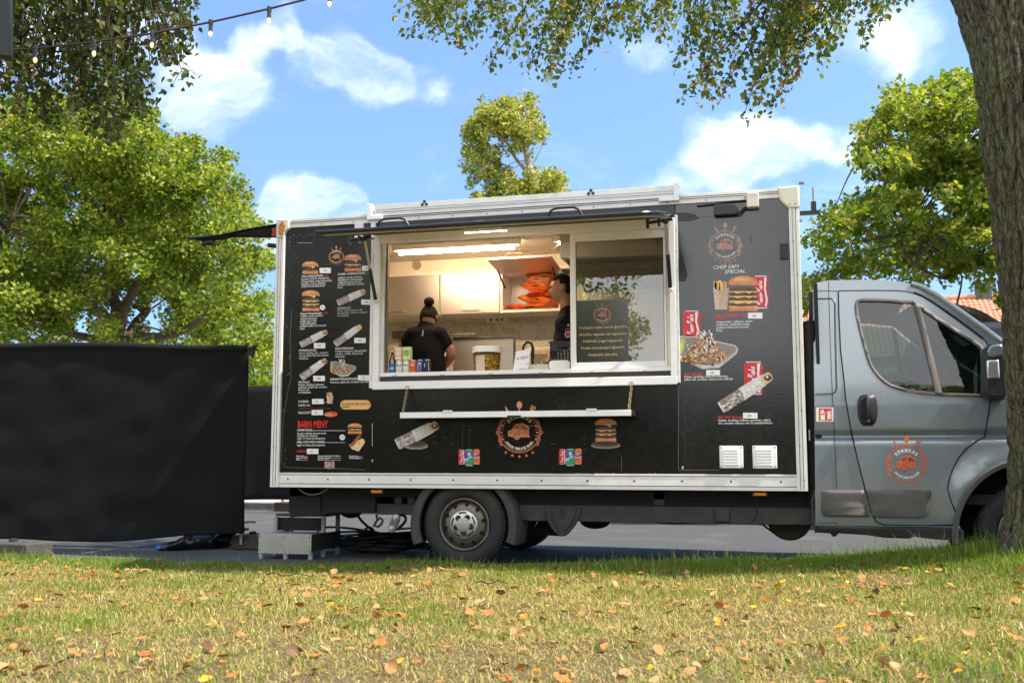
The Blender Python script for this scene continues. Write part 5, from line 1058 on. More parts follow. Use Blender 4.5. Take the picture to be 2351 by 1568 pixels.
b.add([(c.x+(r*.995)*math.sin(u), .30-(r*.995)*math.cos(u)-.001, z) for z in (1.575, 1.562+h*.80) for u in (-.62, -.42, -.22, -.02, .12)], [(k, k+1, k+6, k+5) for k in range(4)]); b.build('bucket_label', mat('bucket_label_cream', (.62, .50, .38), .6), t)
b = MB(); b.tube([(c.x+r*1.05*math.cos(a), .30-.01-r*1.08*math.sin(a), 1.562+h*.9-.06*math.sin(a)) for a in [math.pi*k/12 for k in range(13)]], .0022, seg=5); b.build('wire_handle', m_zinc, t, smooth=True)
# bowl of relish
c = P(1050, 856, .40); t = thing('relish_heap', 'small heap of green and yellow relish in a tray', 'food', (c.x, .40, 1.562)); b = MB(); b.box(c.x-.075, c.x+.12, .34, .46, 1.562, 1.575); b.build('tray', m_steel, t, bevel=.004)
b = MB(); 
for k in range(60): b.ball((c.x+rg.uniform(-.06, .05), .40+rg.uniform(-.04, .04), 1.58+rg.uniform(0, .022)), rg.uniform(.005, .011), m=rg.choice([0, 1]), su=6, sv=4)
tag(b.build('relish', [mat('relish_green', (.20, .30, .04), .4), mat('relish_yellow', (.55, .45, .08), .4)], t), kind='stuff')
# menu card stand
t = thing('menu_card', 'white menu card leaning on the sill with orange and blue print', 'menu card', tuple(P(1195, 856, .20)))
q = [P(1177, 854, .17), P(1211.5, 854, .20), P(1218, 801, .26), P(1184.5, 807, .23)]; q = [Vector((p.x, p.y, max(p.z, ZS))) for p in q]
nrm_ = (q[1]-q[0]).cross(q[3]-q[0]).normalized(); nrm_ = nrm_ if nrm_.y > 0 else -nrm_
b = MB(); b.slab(q, nrm_, .004); b.build('card', mat('card_white', (.80, .80, .80), .5), t)
def on_card(u, v): return q[0].lerp(q[1], u).lerp(q[3].lerp(q[2], u), v)-nrm_*.0012
b = MB()
for v in (.62, .05): b.pts([on_card(.2+.075*math.cos(a), v+.05*math.sin(a)) for a in [k*.5 for k in range(12)]][::-1], 0)
for v0, n_l in ((.62, 1), (.05, 1)):
    t_ = MB(); write(t_, 'HAMBURGARE', 0, 0, 1, 0, bold=True); X = max(p[0] for p in t_.v)
    for k, dv in enumerate((.035, -.05)): b.add([on_card(.36+.56*p[0]/X, v0+dv+.075*p[2]+.03*p[0]/X) for p in t_.v], t_.f, 1)
b.pts([on_card(.9+.04*math.cos(a), .36+.035*math.sin(a)) for a in [k*.6 for k in range(10)]][::-1], 2)
b.build('print', [mat('card_orange', (.65, .18, .03), .5), mat('card_blue', (.10, .20, .50), .5), mat('card_pink', (.7, .15, .3), .5)], t)
# carton box with crumpled blue bag
a, e = P(1213, 853, .28), P(1262, 836, .28); t = thing('cardboard_box', 'open box with brown flap and white front behind the menu card', 'box', (a.x, .4, 1.562)); z1 = e.z
b = MB(); b.box(a.x, e.x+.05, .28, .284, 1.562, z1); b.box(a.x, e.x+.05, .51, .514, 1.562, z1); b.box(a.x, a.x+.004, .285, .509, 1.562, z1); b.box(e.x+.046, e.x+.05, .285, .509, 1.562, z1); b.build('box_wall', mat('box_white_card', (.70, .66, .58), .6), t)
f0, f1 = P(1212, 812, .5), P(1260, 812, .5); b = MB(); b.slab([(a.x+.02, .516, z1), (e.x+.02, .516, z1), (f1.x, .56, f0.z), (f0.x, .56, f0.z)], (0, 1, 0), .004); b.build('box_flap', mat('brown_card', (.36, .23, .12), .7), t)
V = [(a.x+.01+(e.x-a.x+.02)*i/12, .29+.21*j/7, z1-.01+.045*math.sin(math.pi*j/7)*math.sin(math.pi*i/12)+.03*mnoise.noise((i*.7, j*.9, 4))+.012*mnoise.noise((i*2.1, j*2.3, 4))) for j in range(8) for i in range(13)]
Fq = [(j*13+i, j*13+i+1, (j+1)*13+i+1, (j+1)*13+i) for j in range(7) for i in range(12)]
tag(arr_mesh('plastic_bag', np.array(V), np.array(Fq), mat('grey_blue_bag', (.10, .16, .20), .25, var=.5, vscale=40)), 'crumpled grey blue plastic bag lying in the open box', 'bag')
# black crate on the terminal
a, e = P(1261, 826, .20), P(1316, 786, .20); t = thing('plastic_crate', 'black perforated plastic crate standing behind the white sign', 'crate', (a.x, .2, 1.562))
cx0, cx1 = a.x, a.x+.26; cz0, cz1 = 1.562+.005, e.z; cz0 = a.z-.01
def crate_wall(p0, p1, name='crate_wall'):
    p0, p1 = Vector(p0), Vector(p1); d = p1-p0; b = MB(); nu = 9; up = cz1-cz0
    def bar(u0, u1, z0, z1, off=0.): n = Vector((d.y, -d.x, 0)).normalized()*.0025; b.slab([p0+d*u0+Vector((0, 0, z0)), p0+d*u1+Vector((0, 0, z0)), p0+d*u1+Vector((0, 0, z1)), p0+d*u0+Vector((0, 0, z1))], n, .003)
    bar(0, 1, up*.90, up); bar(0, 1, 0, up*.10); bar(0, .25, up*.64, up*.9); bar(.75, 1, up*.64, up*.9); bar(0, 1, up*.56, up*.64)
    for k in range(nu+1): u = k/nu; bar(max(0, u-.03), min(1, u+.03), up*.1, up*.56)
    for z in (.22, .34, .46): bar(0, 1, up*z-.003, up*z+.003)
    b.build(name, m_blackp, t)
crate_wall((cx0+.008, .20, cz0), (cx1-.008, .20, cz0)); crate_wall((cx1-.008, .20, cz0), (cx1, .42, cz0)); crate_wall((cx1, .42, cz0), (cx0, .42, cz0)); crate_wall((cx0, .42, cz0), (cx0+.008, .20, cz0))
b = MB(); b.box(cx0-.006, cx1+.006, .192, .20, cz1, cz1+.012); b.box(cx0-.006, cx1+.006, .42, .43, cz1, cz1+.012); b.box(cx0-.006, cx0, .2, .42, cz1, cz1+.012); b.box(cx1, cx1+.006, .2, .42, cz1, cz1+.012); b.build('crate_rim', m_blackp, t); MB().box(cx0+.01, cx1-.01, .21, .41, cz0-.004, cz0).build('crate_floor', m_blackp, t)
b = MB(); b.box(cx0+.05, cx0+.2, .28, .34, cz0+.002, cz0+.075); tag(b.build('paper_pad', mat('paper', (.72, .70, .66), .6), None), 'white paper pad lying inside the black crate', 'paper')
a, e = P(1260, 853, .14), P(1311.5, 823, .14); t = thing('counter_sign', 'black stand with a blank white rounded face on the sill', 'sign', (a.x, .14, ZS))
b = MB(); b.box(a.x, e.x, .145, .45, 1.599, e.z-.002); b.box(a.x, e.x, .12, .144, ZS+.0, e.z); b.build('sign_body', m_blackp, t, bevel=.006)
b = MB(); w = e.x-a.x; cxm = (a.x+e.x)/2; czm = (ZS+e.z)/2-.006; b.pts([(cxm+w*.465*math.copysign(abs(math.cos(t_))**.35, math.cos(t_)), .1185, czm+.040*math.copysign(abs(math.sin(t_))**.62, math.sin(t_))) for t_ in [2*math.pi*k/40 for k in range(40)]]); b.build('sign_face', mat('blank_white', (.80, .78, .74), .5), t)
# ladle handle / black hook
q = P(1212, 800, .55); tag(MB().tube([q+Vector((-.05, 0, -.03)), q+Vector((-.035, 0, .03)), q+Vector((-.005, 0, .055)), q+Vector((.03, 0, .045)), q+Vector((.045, 0, .0)), q+Vector((.04, 0, -.05)), q+Vector((.045, 0, -.25))], [.009, .011, .012, .012, .013, .016, .012]).build('ladle', m_blackp, smooth=True), 'black ladle handle sticking up behind the menu card', 'ladle')
# food bags in the open cupboard
rg = random.Random(12); cols = [(.62, .13, .02), (.58, .09, .02), (.66, .22, .03), (.60, .16, .04)]
def foodbag(c, w, d, h, k, lab):
    nu, nv = 13, 9; V = []
    for sgn in (1, -1):
        for j in range(nv+1):
            for i in range(nu+1):
                u, v = i/nu*2-1, j/nv*2-1; p = (1-u*u)**.45*(1-v*v)**.45 if abs(u) < 1 and abs(v) < 1 else 0
                V.append((c[0]+w/2*u+.012*mnoise.noise((u*3, v*3, k*3)), c[1]+d/2*v, c[2]+h*.4+sgn*h*.45*p+.022*mnoise.noise((u*2.6+k, v*2.6, k*7.1+sgn))+.010*mnoise.noise((u*7+k, v*7, k))))
    m_ = (nu+1)*(nv+1); Fq = [(o+j*(nu+1)+i, o+j*(nu+1)+i+1, o+(j+1)*(nu+1)+i+1, o+(j+1)*(nu+1)+i) for o in (0, m_) for j in range(nv) for i in range(nu)]
    V = np.array(V); q_ = V-np.array(c); r_t = Matrix.Rotation([.0, .10, -.16, .20, -.12, .14, -.20, .12][BAGN[0] % 8], 3, 'Y') @ Matrix.Rotation([.1, -.2, .4, -.3, .5, -.4, .3, -.2][BAGN[0] % 8], 3, 'Z'); BAGN[0] += 1; V = q_ @ np.array(r_t).T+np.array(c)
    o = arr_mesh('food_bag', V, np.array(Fq), [bagmats[k % 4]]); return tag(o, lab, 'food bag', 'orange food bags in the open cupboard')
bagmats = []; BAGN = [0]
for k in range(4):
    m = mat('food_bag_%d' % k, cols[k], .3, dirt=.95, dirtcol=[(.68, .45, .08), (.70, .62, .45), (.28, .05, .02), (.20, .28, .04)][k], dscale=[9, 7, 8, 14][k]); bagmats.append(m)
zs = z0+.026; xc = P(1240, 680, 1.84).x
xl = P(1175, 700, 1.84).x
labs = ['glossy orange food bag, flattened at the left end of the cupboard shelf', 'crumpled orange bag lying against the bottom of the bag pile', 'orange bag with green print at the bottom of the pile', 'red orange bag in the lower half of the pile', 'orange bag with pale patch in the middle of the pile', 'orange bag second from the top of the pile', 'bulging pale fronted bag on top of the pile', 'brown topped bag crowning the pile']
foodbag((xl-.02, 1.82, zs), .24, .2, .05, 0, labs[0]); foodbag((xl+.10, 1.80, zs), .24, .2, .08, 1, labs[1])
for k, (dx, w, hh) in enumerate(((.03, .42, .10), (-.02, .40, .095), (.03, .34, .09), (-.01, .36, .10), (.03, .30, .12), (.0, .33, .08))): foodbag((xc+dx, 1.83-.01*(k % 2), zs+.067*k), w, .2, hh, (3, 0, 1, 0, 1, 2)[k], labs[2+k])

# ------------------------------------------------------------------ people
m_skin_w = mat('skin_warm', (.46, .24, .14), .5, var=.08, vscale=20); m_skin_m = mat('skin_brown', (.36, .185, .10), .5, var=.1, vscale=20)
m_shirt = mat('black_cotton', (.008, .008, .011), .85, var=.3, vscale=8, bump=.2, bscale=40, spec=.2); m_hair = mat('black_hair', (.010, .008, .007), .75, bump=.8, bscale=70, aniso=(1, 1, .15), spec=.15); m_denim = mat('dark_trousers', (.012, .012, .016), .85)
def skin(chains, voxel, extra=None, smooth_it=8):
    """limbs as skinned chains [(point, radius)...], heads/hands added, fused into one continuous mesh"""
    bm = bmesh.new()
    for ch in chains:
        b = MB(); pts = [Vector(p) for p, r in ch]; rr = [r if isinstance(r, (int, float)) else r[0] for p, r in ch]
        # smooth spline through the joints, oval sections when r is (width, depth)
        P_, R_, Q_ = [], [], []
        for i in range(len(pts)-1):
            p0, p1, p2, p3 = pts[max(0, i-1)], pts[i], pts[i+1], pts[min(len(pts)-1, i+2)]
            for t in [k/6 for k in range(6)]+([1.] if i == len(pts)-2 else []):
                P_.append(.5*((2*p1)+(p2-p0)*t+(2*p0-5*p1+4*p2-p3)*t*t+(3*p1-p0-3*p2+p3)*t**3))
                ra, rb2 = ch[i][1], ch[i+1][1]; ra = ra if isinstance(ra, tuple) else (ra, ra); rb2 = rb2 if isinstance(rb2, tuple) else (rb2, rb2); s_ = t*t*(3-2*t)
                R_.append(ra[0]*(1-s_)+rb2[0]*s_); Q_.append(ra[1]*(1-s_)+rb2[1]*s_)
        seg = 14; V = []
        for i, p in enumerate(P_):
            tg = (P_[min(i+1, len(P_)-1)]-P_[max(0, i-1)]).normalized(); sx = Vector((1, 0, 0)) if abs(tg.x) < .8 else Vector((0, 0, 1)); sx = (sx-tg*sx.dot(tg)).normalized(); sy = tg.cross(sx)
            for k in range(seg): a = 2*math.pi*k/seg; V.append(p+sx*math.cos(a)*R_[i]+sy*math.sin(a)*Q_[i])
        n = len(P_); fs = [(i*seg+k, i*seg+(k+1) % seg, (i+1)*seg+(k+1) % seg, (i+1)*seg+k) for i in range(n-1) for k in range(seg)]+[tuple(range(seg-1, -1, -1)), tuple((n-1)*seg+k for k in range(seg))]
        vs = [bm.verts.new(v) for v in V]
        for f in fs: bm.faces.new([vs[i] for i in f])
        for j in (0, n-1):                            # round the ends
            g = MB().ball(P_[j], 1, su=12, sv=8, sc=(R_[j]*.98, (R_[j]+Q_[j])/2*.96, (R_[j]+Q_[j])/2*.9)); vs2 = [bm.verts.new(v) for v in g.v]
            for f in g.f: bm.faces.new([vs2[i] for i in f])
    if extra:
        for (V, fs) in extra:
            vs = [bm.verts.new(v) for v in V]
            for f in fs: bm.faces.new([vs[i] for i in f])
    bmesh.ops.recalc_face_normals(bm, faces=bm.faces)
    me = bpy.data.meshes.new('t'); bm.to_mesh(me); bm.free(); o = bpy.data.objects.new('t', me); COL.objects.link(o)
    r = o.modifiers.new('r', 'REMESH'); r.mode = 'VOXEL'; r.voxel_size = voxel; r.use_smooth_shade = True
    s_ = o.modifiers.new('s', 'SMOOTH'); s_.iterations = smooth_it; s_.factor = .5
    bpy.context.view_layer.update(); dg = bpy.context.evaluated_depsgraph_get(); m2 = bpy.data.meshes.new_from_object(o.evaluated_get(dg)); bpy.data.objects.remove(o); bpy.data.meshes.remove(me); return m2
def put(me, name, m, parent):
    me.name = name; me.materials.clear(); me.materials.append(m); o = bpy.data.objects.new(name, me); COL.objects.link(o); o.parent = parent; o.location = -LOC(parent); return o
def head(c, R, yaw, pitch=0., male=True):
    """head mesh: skull, brow, nose, lips, chin, ears; faces -y before turning"""
    V, Fs = [], []; su, sv = 56, 40
    M = Matrix.Rotation(yaw, 3, 'Z') @ Matrix.Rotation(pitch, 3, 'X')
    def g(a, s): return math.exp(-(a/s)**2)
    for j in range(sv+1):
        th = math.pi*j/sv
        for i in range(su):
            ph = 2*math.pi*i/su; d = Vector((math.sin(th)*math.sin(ph), -math.sin(th)*math.cos(ph), math.cos(th)))
            x, y, z = d.x*.82, d.y*.96, d.z*1.15
            if z < 0 and y < .3: x *= 1+.20*z; 
            if z < -.2 and y > -.1: y *= 1-.30*min(1, (-.2-z)); 
            f = max(0, -d.y); q = 0
            q += .19*g(d.x, .13)*g(z+.16, .15)*f; q += .12*g(d.x, .16)*g(z+.28, .09)*f          # nose
            q += .045*g(d.x, .5)*g(z-.14, .10)*f; q -= .05*(g(d.x-.33, .15)+g(d.x+.33, .15))*g(z-.0, .10)*f     # brow, sockets
            q += .05*g(d.x, .24)*g(z+.52, .07)*f; q += .035*g(d.x, .22)*g(z+.64, .05)*f; q += .09*g(d.x, .26)*g(z+.86, .14)*f; q -= .03*g(d.x, .3)*g(z+.585, .025)*f
            y -= q; V.append(Vector(c)+M @ (Vector((x, y, z))*R))
    for j in range(sv):
        for i in range(su): Fs.append((j*su+i, (j+1)*su+i, (j+1)*su+(i+1) % su, j*su+(i+1) % su))
    ears = []
    for s_ in (1, -1):
        g_ = MB().ball((0, 0, 0), 1, su=10, sv=8, sc=(.07, .15, .24)); ears.append(([Vector(c)+M @ ((Vector(v)+Vector((s_*.87, .08, -.08)))*R) for v in g_.v], g_.f))
    return [(V, Fs)]+ears, M
def hand(w, d, side, curl, s=1.):
    """palm and five fingers as chains from the wrist w along d"""
    w = Vector(w); d = Vector(d).normalized(); sd_ = Vector(side).normalized(); nn_ = d.cross(sd_); out_ = [[(w, .021*s), (w+d*.045*s, (.030*s)), (w+d*.085*s, (.034*s))]]
    for k, L_ in enumerate((.062, .070, .066, .052)):
        o = w+d*.082*s+sd_*(.027-.018*k)*s; p1 = o+d*L_*.5*s-nn_*curl*.012*s; p2 = p1+d*L_*.4*s-nn_*curl*.030*s; out_.append([(w+d*.05*s+sd_*(.02-.013*k)*s, .011*s), (o, .0095*s), (p1, .0088*s), (p2, .0075*s)])
    out_.append([(w+d*.02*s+sd_*.018*s, .013*s), (w+d*.045*s+sd_*.042*s-nn_*.01*s, .011*s), (w+d*.075*s+sd_*.052*s-nn_*.022*s, .009*s)]); return out_
ZFL = .722
# the woman, back turned, bent over the bench
Yw = .98; hC = P(983, 727, Yw); nk = P(977, 749, Yw); t = thing('person', 'person in black T-shirt with hair in a bun, back turned, working at the bench', 'person', (nk.x, Yw, ZFL))
shL, shR = P(947, 768, Yw), P(1010, 766, Yw); wa = P(981, 855, Yw+.0); el = P(1036, 812, Yw+.06); wr = P(1021, 843, Yw+.22)
hd_, M = head(hC+Vector((-.004, .03, 0)), .098, math.pi, .30, False)
elL = P(925, 810, Yw+.12); wrL = P(960, 835, Yw+.30)
chains = [[((wa.x, Yw-.0, 1.45), (.165, .12)), ((wa.x, Yw, wa.z+.02), (.150, .11)), (((shL.x+shR.x)/2, Yw, 1.82), (.175, .115)), (((shL.x+shR.x)/2, Yw, shL.z-.03), (.165, .09)), ((nk.x, Yw+.0, nk.z-.02), (.075, .07))],
          [((nk.x, Yw, nk.z-.03), .055), ((nk.x+.006, Yw+.01, nk.z+.04), .05), (hC, .05)],
          [(shR, .056), (P(1025, 788, Yw+.02), .048), (el, .044), ((el+wr)/2, .042), (wr, .027)], [(shL, .056), (P(931, 788, Yw+.04), .052), (elL, .044), (wrL, .028)],
          [((wa.x-.08, Yw, 1.45), .11), ((wa.x-.09, Yw, 1.15), .075), ((wa.x-.09, Yw+.02, .80), .05), ((wa.x-.09, Yw+.05, .76), .045), ((wa.x-.09, Yw+.16, .75), .035)], [((wa.x+.08, Yw, 1.45), .11), ((wa.x+.09, Yw, 1.15), .075), ((wa.x+.09, Yw+.02, .80), .05), ((wa.x+.09, Yw+.05, .76), .045), ((wa.x+.09, Yw+.16, .75), .035)]]
chains += hand(wr, (-.45, .8, -.35), (-.5, -.2, .8), 1.0)+hand(wrL, (.5, .8, -.3), (.5, -.2, .8), 1.0)
put(skin(chains, .0085, hd_), 'body', m_skin_w, t)
hem = 1.42
put(skin([[((wa.x, Yw, hem), (.172, .135)), ((wa.x, Yw, 1.56), (.168, .132)), ((wa.x+.002, Yw, 1.72), (.178, .13)), (((shL.x+shR.x)/2, Yw, 1.86), (.182, .125)), (((shL.x+shR.x)/2, Yw, shL.z+.0), (.165, .095)), ((nk.x+.002, Yw, nk.z-.005), (.085, .07))],
          [(shR+Vector((-.015, 0, .004)), .084), (P(1019, 780, Yw+.02), .068), (P(1026, 793, Yw+.03), .062)], [(shL+Vector((.015, 0, .004)), .084), (P(938, 780, Yw+.03), .068), (P(932, 793, Yw+.06), .062)]], .011, None, 10), 't_shirt', m_shirt, t)
put(skin([[((wa.x, Yw, 1.50), (.17, .125)), ((wa.x, Yw, 1.36), (.18, .13)), ((wa.x, Yw, 1.30), (.17, .12))], [((wa.x-.085, Yw, 1.36), .105), ((wa.x-.09, Yw, 1.15), .088), ((wa.x-.09, Yw+.02, .82), .07)], [((wa.x+.085, Yw, 1.36), .105), ((wa.x+.09, Yw, 1.15), .088), ((wa.x+.09, Yw+.02, .82), .07)]], .012), 'trousers', m_denim, t)
bunc = P(985, 692, Yw-.01); g = MB(); 
hv, hf = hd_[0]; hs_ = []
for v in hv:
    l = M.inverted() @ (v-Vector(hC+Vector((-.004, .03, 0)))) / .098; k = 1.06 if (l.y > -.38+.5*max(0, -l.z-.1) and l.z > -.40) or l.z > .72 else .90
    hs_.append(Vector(hC+Vector((-.004, .03, 0)))+(v-Vector(hC+Vector((-.004, .03, 0))))*k)
g1 = MB().ball(bunc-Vector((0, 0, .004)), .049, su=16, sv=12, sc=(1.05, 1, .95)); g2 = MB().ball(P(984, 703, Yw), .036, su=12, sv=8)
put(skin([[(P(967, 733, Yw-.04), .013), (P(964, 746, Yw-.045), .006), (P(966, 753, Yw-.05), .003)], [(P(1001, 735, Yw-.03), .010), (P(1001, 748, Yw-.03), .004)]], .0065, [(hs_, hf), (g1.v, g1.f), (g2.v, g2.f)], 7), 'hair', m_hair, t)
a = P(968, 760, Yw-.135); b = MB(); b.add([(a.x-.008, Yw-.155, a.z+.03), (a.x+.006, Yw-.157, a.z+.03), (a.x+.002, Yw-.150, a.z-.035), (a.x-.012, Yw-.150, a.z-.035)], [(3, 2, 1, 0)]); o = b.build('shirt_mark', mat('mark_white', (.6, .6, .55), .6), t); s_ = o.modifiers.new('w', 'SHRINKWRAP'); s_.target = [c_ for c_ in t.children if c_.name.startswith('t_shirt')][0]; s_.offset = .004
# the man, in profile, looking along the counter
Ym = .62; hC = P(1290, 664, Ym); t = thing('person', 'person in black polo shirt seen in profile behind the window bar', 'person', (P(1308, 800, Ym).x, Ym, ZFL))
yaw = math.radians(-78); hd_, M = head(hC, .108, yaw, .06)
nk = P(1300, 712, Ym+.01); shF = P(1296, 745, Ym-.12); shB = P(1302, 742, Ym+.17); tx = P(1303, 780, Ym).x
elF = P(1322, 800, Ym-.16); elB = P(1273, 805, Ym+.12); wrB = P(1266, 812, .44); wrF = P(1285, 822, Ym-.24)
chains = [[((tx+.03, Ym, 1.45), (.115, .16)), ((tx+.03, Ym, 1.62), (.112, .155)), ((tx+.005, Ym+.02, 1.85), (.115, .18)), ((tx, Ym+.02, shF.z-.03), (.10, .17)), ((nk.x+.01, Ym+.01, nk.z-.03), (.065, .07))],
          [((nk.x+.01, Ym+.01, nk.z-.05), .062), ((nk.x-.0, Ym+.01, nk.z+.03), .058), (hC+Vector((.02, 0, -.02)), .06)],
          [(shF, .060), ((shF+elF)/2, .052), (elF, .043), ((elF+wrF)/2, .040), (wrF, .028)], [(shB, .060), ((shB+elB)/2, .052), (elB, .043), ((elB+wrB)/2, .038), (wrB, .027)],
          [((tx+.03, Ym-.08, 1.45), .11), ((tx+.03, Ym-.09, 1.15), .078), ((tx+.04, Ym-.09, .80), .05), ((tx+.03, Ym-.09, .76), .045), ((tx-.10, Ym-.09, .75), .035)], [((tx+.03, Ym+.10, 1.45), .11), ((tx+.03, Ym+.11, 1.15), .078), ((tx+.04, Ym+.11, .80), .05), ((tx+.03, Ym+.11, .76), .045), ((tx-.10, Ym+.11, .75), .035)]]
chains += hand(wrB, (-.30, -.12, -.95), (-.1, -.95, .1), .7, 1.05)+hand(wrF, (-.9, .1, -.3), (.1, .9, .3), .8, 1.05)
put(skin(chains, .0075, hd_, 5), 'body', m_skin_m, t)
put(skin([[((tx+.03, Ym, 1.43), (.135, .185)), ((tx+.03, Ym, 1.62), (.132, .18)), ((tx+.005, Ym+.02, 1.85), (.135, .205)), ((tx, Ym+.02, shF.z-.015), (.11, .185)), ((nk.x+.014, Ym+.01, nk.z-.012), (.074, .08))],
          [(shF+Vector((.0, .015, .004)), .094), ((shF*.55+elF*.45), .070), ((shF*.42+elF*.58), .064)], [(shB+Vector((0, -.015, .004)), .094), ((shB*.55+elB*.45), .070), ((shB*.42+elB*.58), .064)]], .011, None, 9), 'polo_shirt', m_shirt, t)
put(skin([[((tx+.03, Ym, 1.50), (.12, .165)), ((tx+.03, Ym, 1.32), (.125, .17))], [((tx+.03, Ym-.085, 1.36), .108), ((tx+.03, Ym-.09, 1.15), .09), ((tx+.04, Ym-.09, .82), .07)], [((tx+.03, Ym+.10, 1.36), .108), ((tx+.03, Ym+.11, 1.15), .09), ((tx+.04, Ym+.11, .82), .07)]], .012), 'trousers', m_denim, t)
hv, hf = hd_[0]; hs_ = []
for v in hv:
    l = M.inverted() @ (v-hC) / .108; inh = l.z > .70+.10*min(0, l.y+.2) or (l.y > .24 and l.z > -.45) or (l.z > .34 and l.y > -.12)
    hs_.append(hC+(v-hC)*((1.085+.06*max(0, l.z-.6)+.03*mnoise.noise(tuple(l*9))) if inh else .90))
put(skin([], .006, [(hs_, hf)], 2), 'hair', m_hair, t)
def face_pt(u, v, o=1.0): return hC+M @ (Vector((u, -o, v))*.108)
b = MB()
for s_ in (1, -1): b.ball(face_pt(s_*.30, .02, .735), .0150, m=0, su=10, sv=8); b.ball(face_pt(s_*.30, .02, .79), .0095, m=1, su=8, sv=6)
b.build('eyes', [mat('eye_white', (.6, .57, .52), .3), mat('iris_dark', (.02, .012, .01), .2)], t, smooth=True)
b = MB()
for s_ in (1, -1): b.tube([face_pt(s_*.14, .17, .95), face_pt(s_*.30, .215, .91), face_pt(s_*.47, .17, .78)], [.006, .0075, .004], seg=6)
b.build('eyebrows', m_hair, t, smooth=True)
c = P(1306, 762, Ym-.19); S = Sheet(None, 1302.5, 756, 10, c.y+.0)
po = [c_ for c_ in t.children if c_.name.startswith('polo_shirt')][0]
b = MB(); q = P(1304, 768, Ym-.2); R_ = .028
for i in range(20):
    a, a2 = 2*math.pi*i/20, 2*math.pi*(i+1)/20; b.pts([(q.x+R_*math.cos(a), Ym-.25, q.z+R_*math.sin(a)), (q.x+R_*math.cos(a2), Ym-.25, q.z+R_*math.sin(a2)), (q.x+.75*R_*math.cos(a2), Ym-.25, q.z+.75*R_*math.sin(a2)), (q.x+.75*R_*math.cos(a), Ym-.25, q.z+.75*R_*math.sin(a))], 0)
b.disc((q.x, Ym-.25, q.z), .016, m=1); 
for dx, dz in ((-.018, .042), (0, .048), (.018, .042)): b.disc((q.x+dx, Ym-.25, q.z+dz), .006, m=2, seg=8, sz=1.8)
b.pts([(q.x-.012, Ym-.25, q.z+.075), (q.x+.002, Ym-.25, q.z+.092), (q.x+.014, Ym-.25, q.z+.078), (q.x+.008, Ym-.25, q.z+.072), (q.x+.002, Ym-.25, q.z+.08), (q.x-.006, Ym-.25, q.z+.072)], 0)
o = b.build('shirt_emblem', [mat('mark_white', (.6, .6, .55), .6), mat('emblem_brown', (.3, .1, .05), .6), mat('emblem_red', (.45, .06, .05), .6)], t); s_ = o.modifiers.new('w', 'SHRINKWRAP'); s_.target = po; s_.wrap_method = 'PROJECT'; s_.use_project_y = True; s_.use_negative_direction = False; s_.use_positive_direction = True; s_.offset = .004

# ------------------------------------------------------------------ chassis under the box
m_chas = mat('chassis_grey_black', (.028, .027, .026), .6, var=.3, vscale=8, dirt=.5, dirtcol=(.07, .06, .05), dscale=4)
m_dark = mat('underbody_black', (.008, .008, .008), .8)
m_mud = mat('mudguard_plastic', (.045, .043, .040), .6, var=.2, vscale=10, dirt=.5, dirtcol=(.09, .08, .065), dscale=6)
m_rub = mat('tyre_rubber', (.020, .019, .018), .75, var=.25, vscale=20, dirt=.45, dirtcol=(.055, .045, .035), dscale=5)
def zpx(px, py, Y): return P(px, py, Y).z
def bx(name, pxa, pya, pxb, pyb, y0, y1, m=m_chas, bevel=.006, parent=TR, label=None):
    a, e = P(pxa, pya, y0), P(pxb, pyb, y0); b = MB(); b.box(min(a.x, e.x), max(a.x, e.x), y0, y1, min(a.z, e.z), max(a.z, e.z)); return b.build(name, m, parent, bevel=bevel, label=label)
b = MB(); b.box(.08, 4.40, .20, 1.95, .56, .64); b.build('subframe', m_dark, TR)
for y0 in (.62, 1.42):
    b = MB(); b.box(.75, 4.9, y0, y0+.07, .42, .60); b.build('chassis_rail', m_chas, TR, bevel=.005)
# grey lower rail and dark upper rail in front of the wheel
bx('side_rail', 1192, 1195, 1880, 1166, .16, .30); bx('side_rail', 1192, 1162, 1880, 1122, .22, .34, m_dark)
bx('rail_bracket', 1642, 1198, 1674, 1164, .13, .17); bx('rail_bracket', 1500, 1160, 1526, 1124, .20, .24)
bx('side_rail', 864, 1180, 960, 1157, .24, .34)
for px in (905, 935, 1215, 1245): bx('cross_bracket', px, 1158, px+18, 1122, .24, .34)
bx('rear_skirt', 662, 1176, 862, 1121, .22, 1.7, m_dark)
b = MB(); p = [P(x, y, .20) for x, y in ((661, 1122), (668, 1187), (700, 1186), (735, 1184), (735, 1122))]; b.prism([(q.x, q.z) for q in p], .20, .23); b.build('mud_flap_screen', m_dark, TR)
b = MB(); b.ball(P(806, 1172, .7), .085, sc=(1.3, 1, .8)); b.build('spare_cover', m_dark, TR, smooth=True)
q = P(700, 1127, .18); q2 = P(750, 1123, .18); MB().tube(bez(P(686, 1122, .18), P(700, 1138, .18), P(728, 1142, .18), P(752, 1122, .18)), .006, seg=5).build('loose_wire', m_zinc, TR, smooth=True)
MB().tube([P(703, 1122, .3), P(703, 1150, .3), P(707, 1158, .3)], .022, seg=8).build('hose', m_chas, TR, smooth=True)
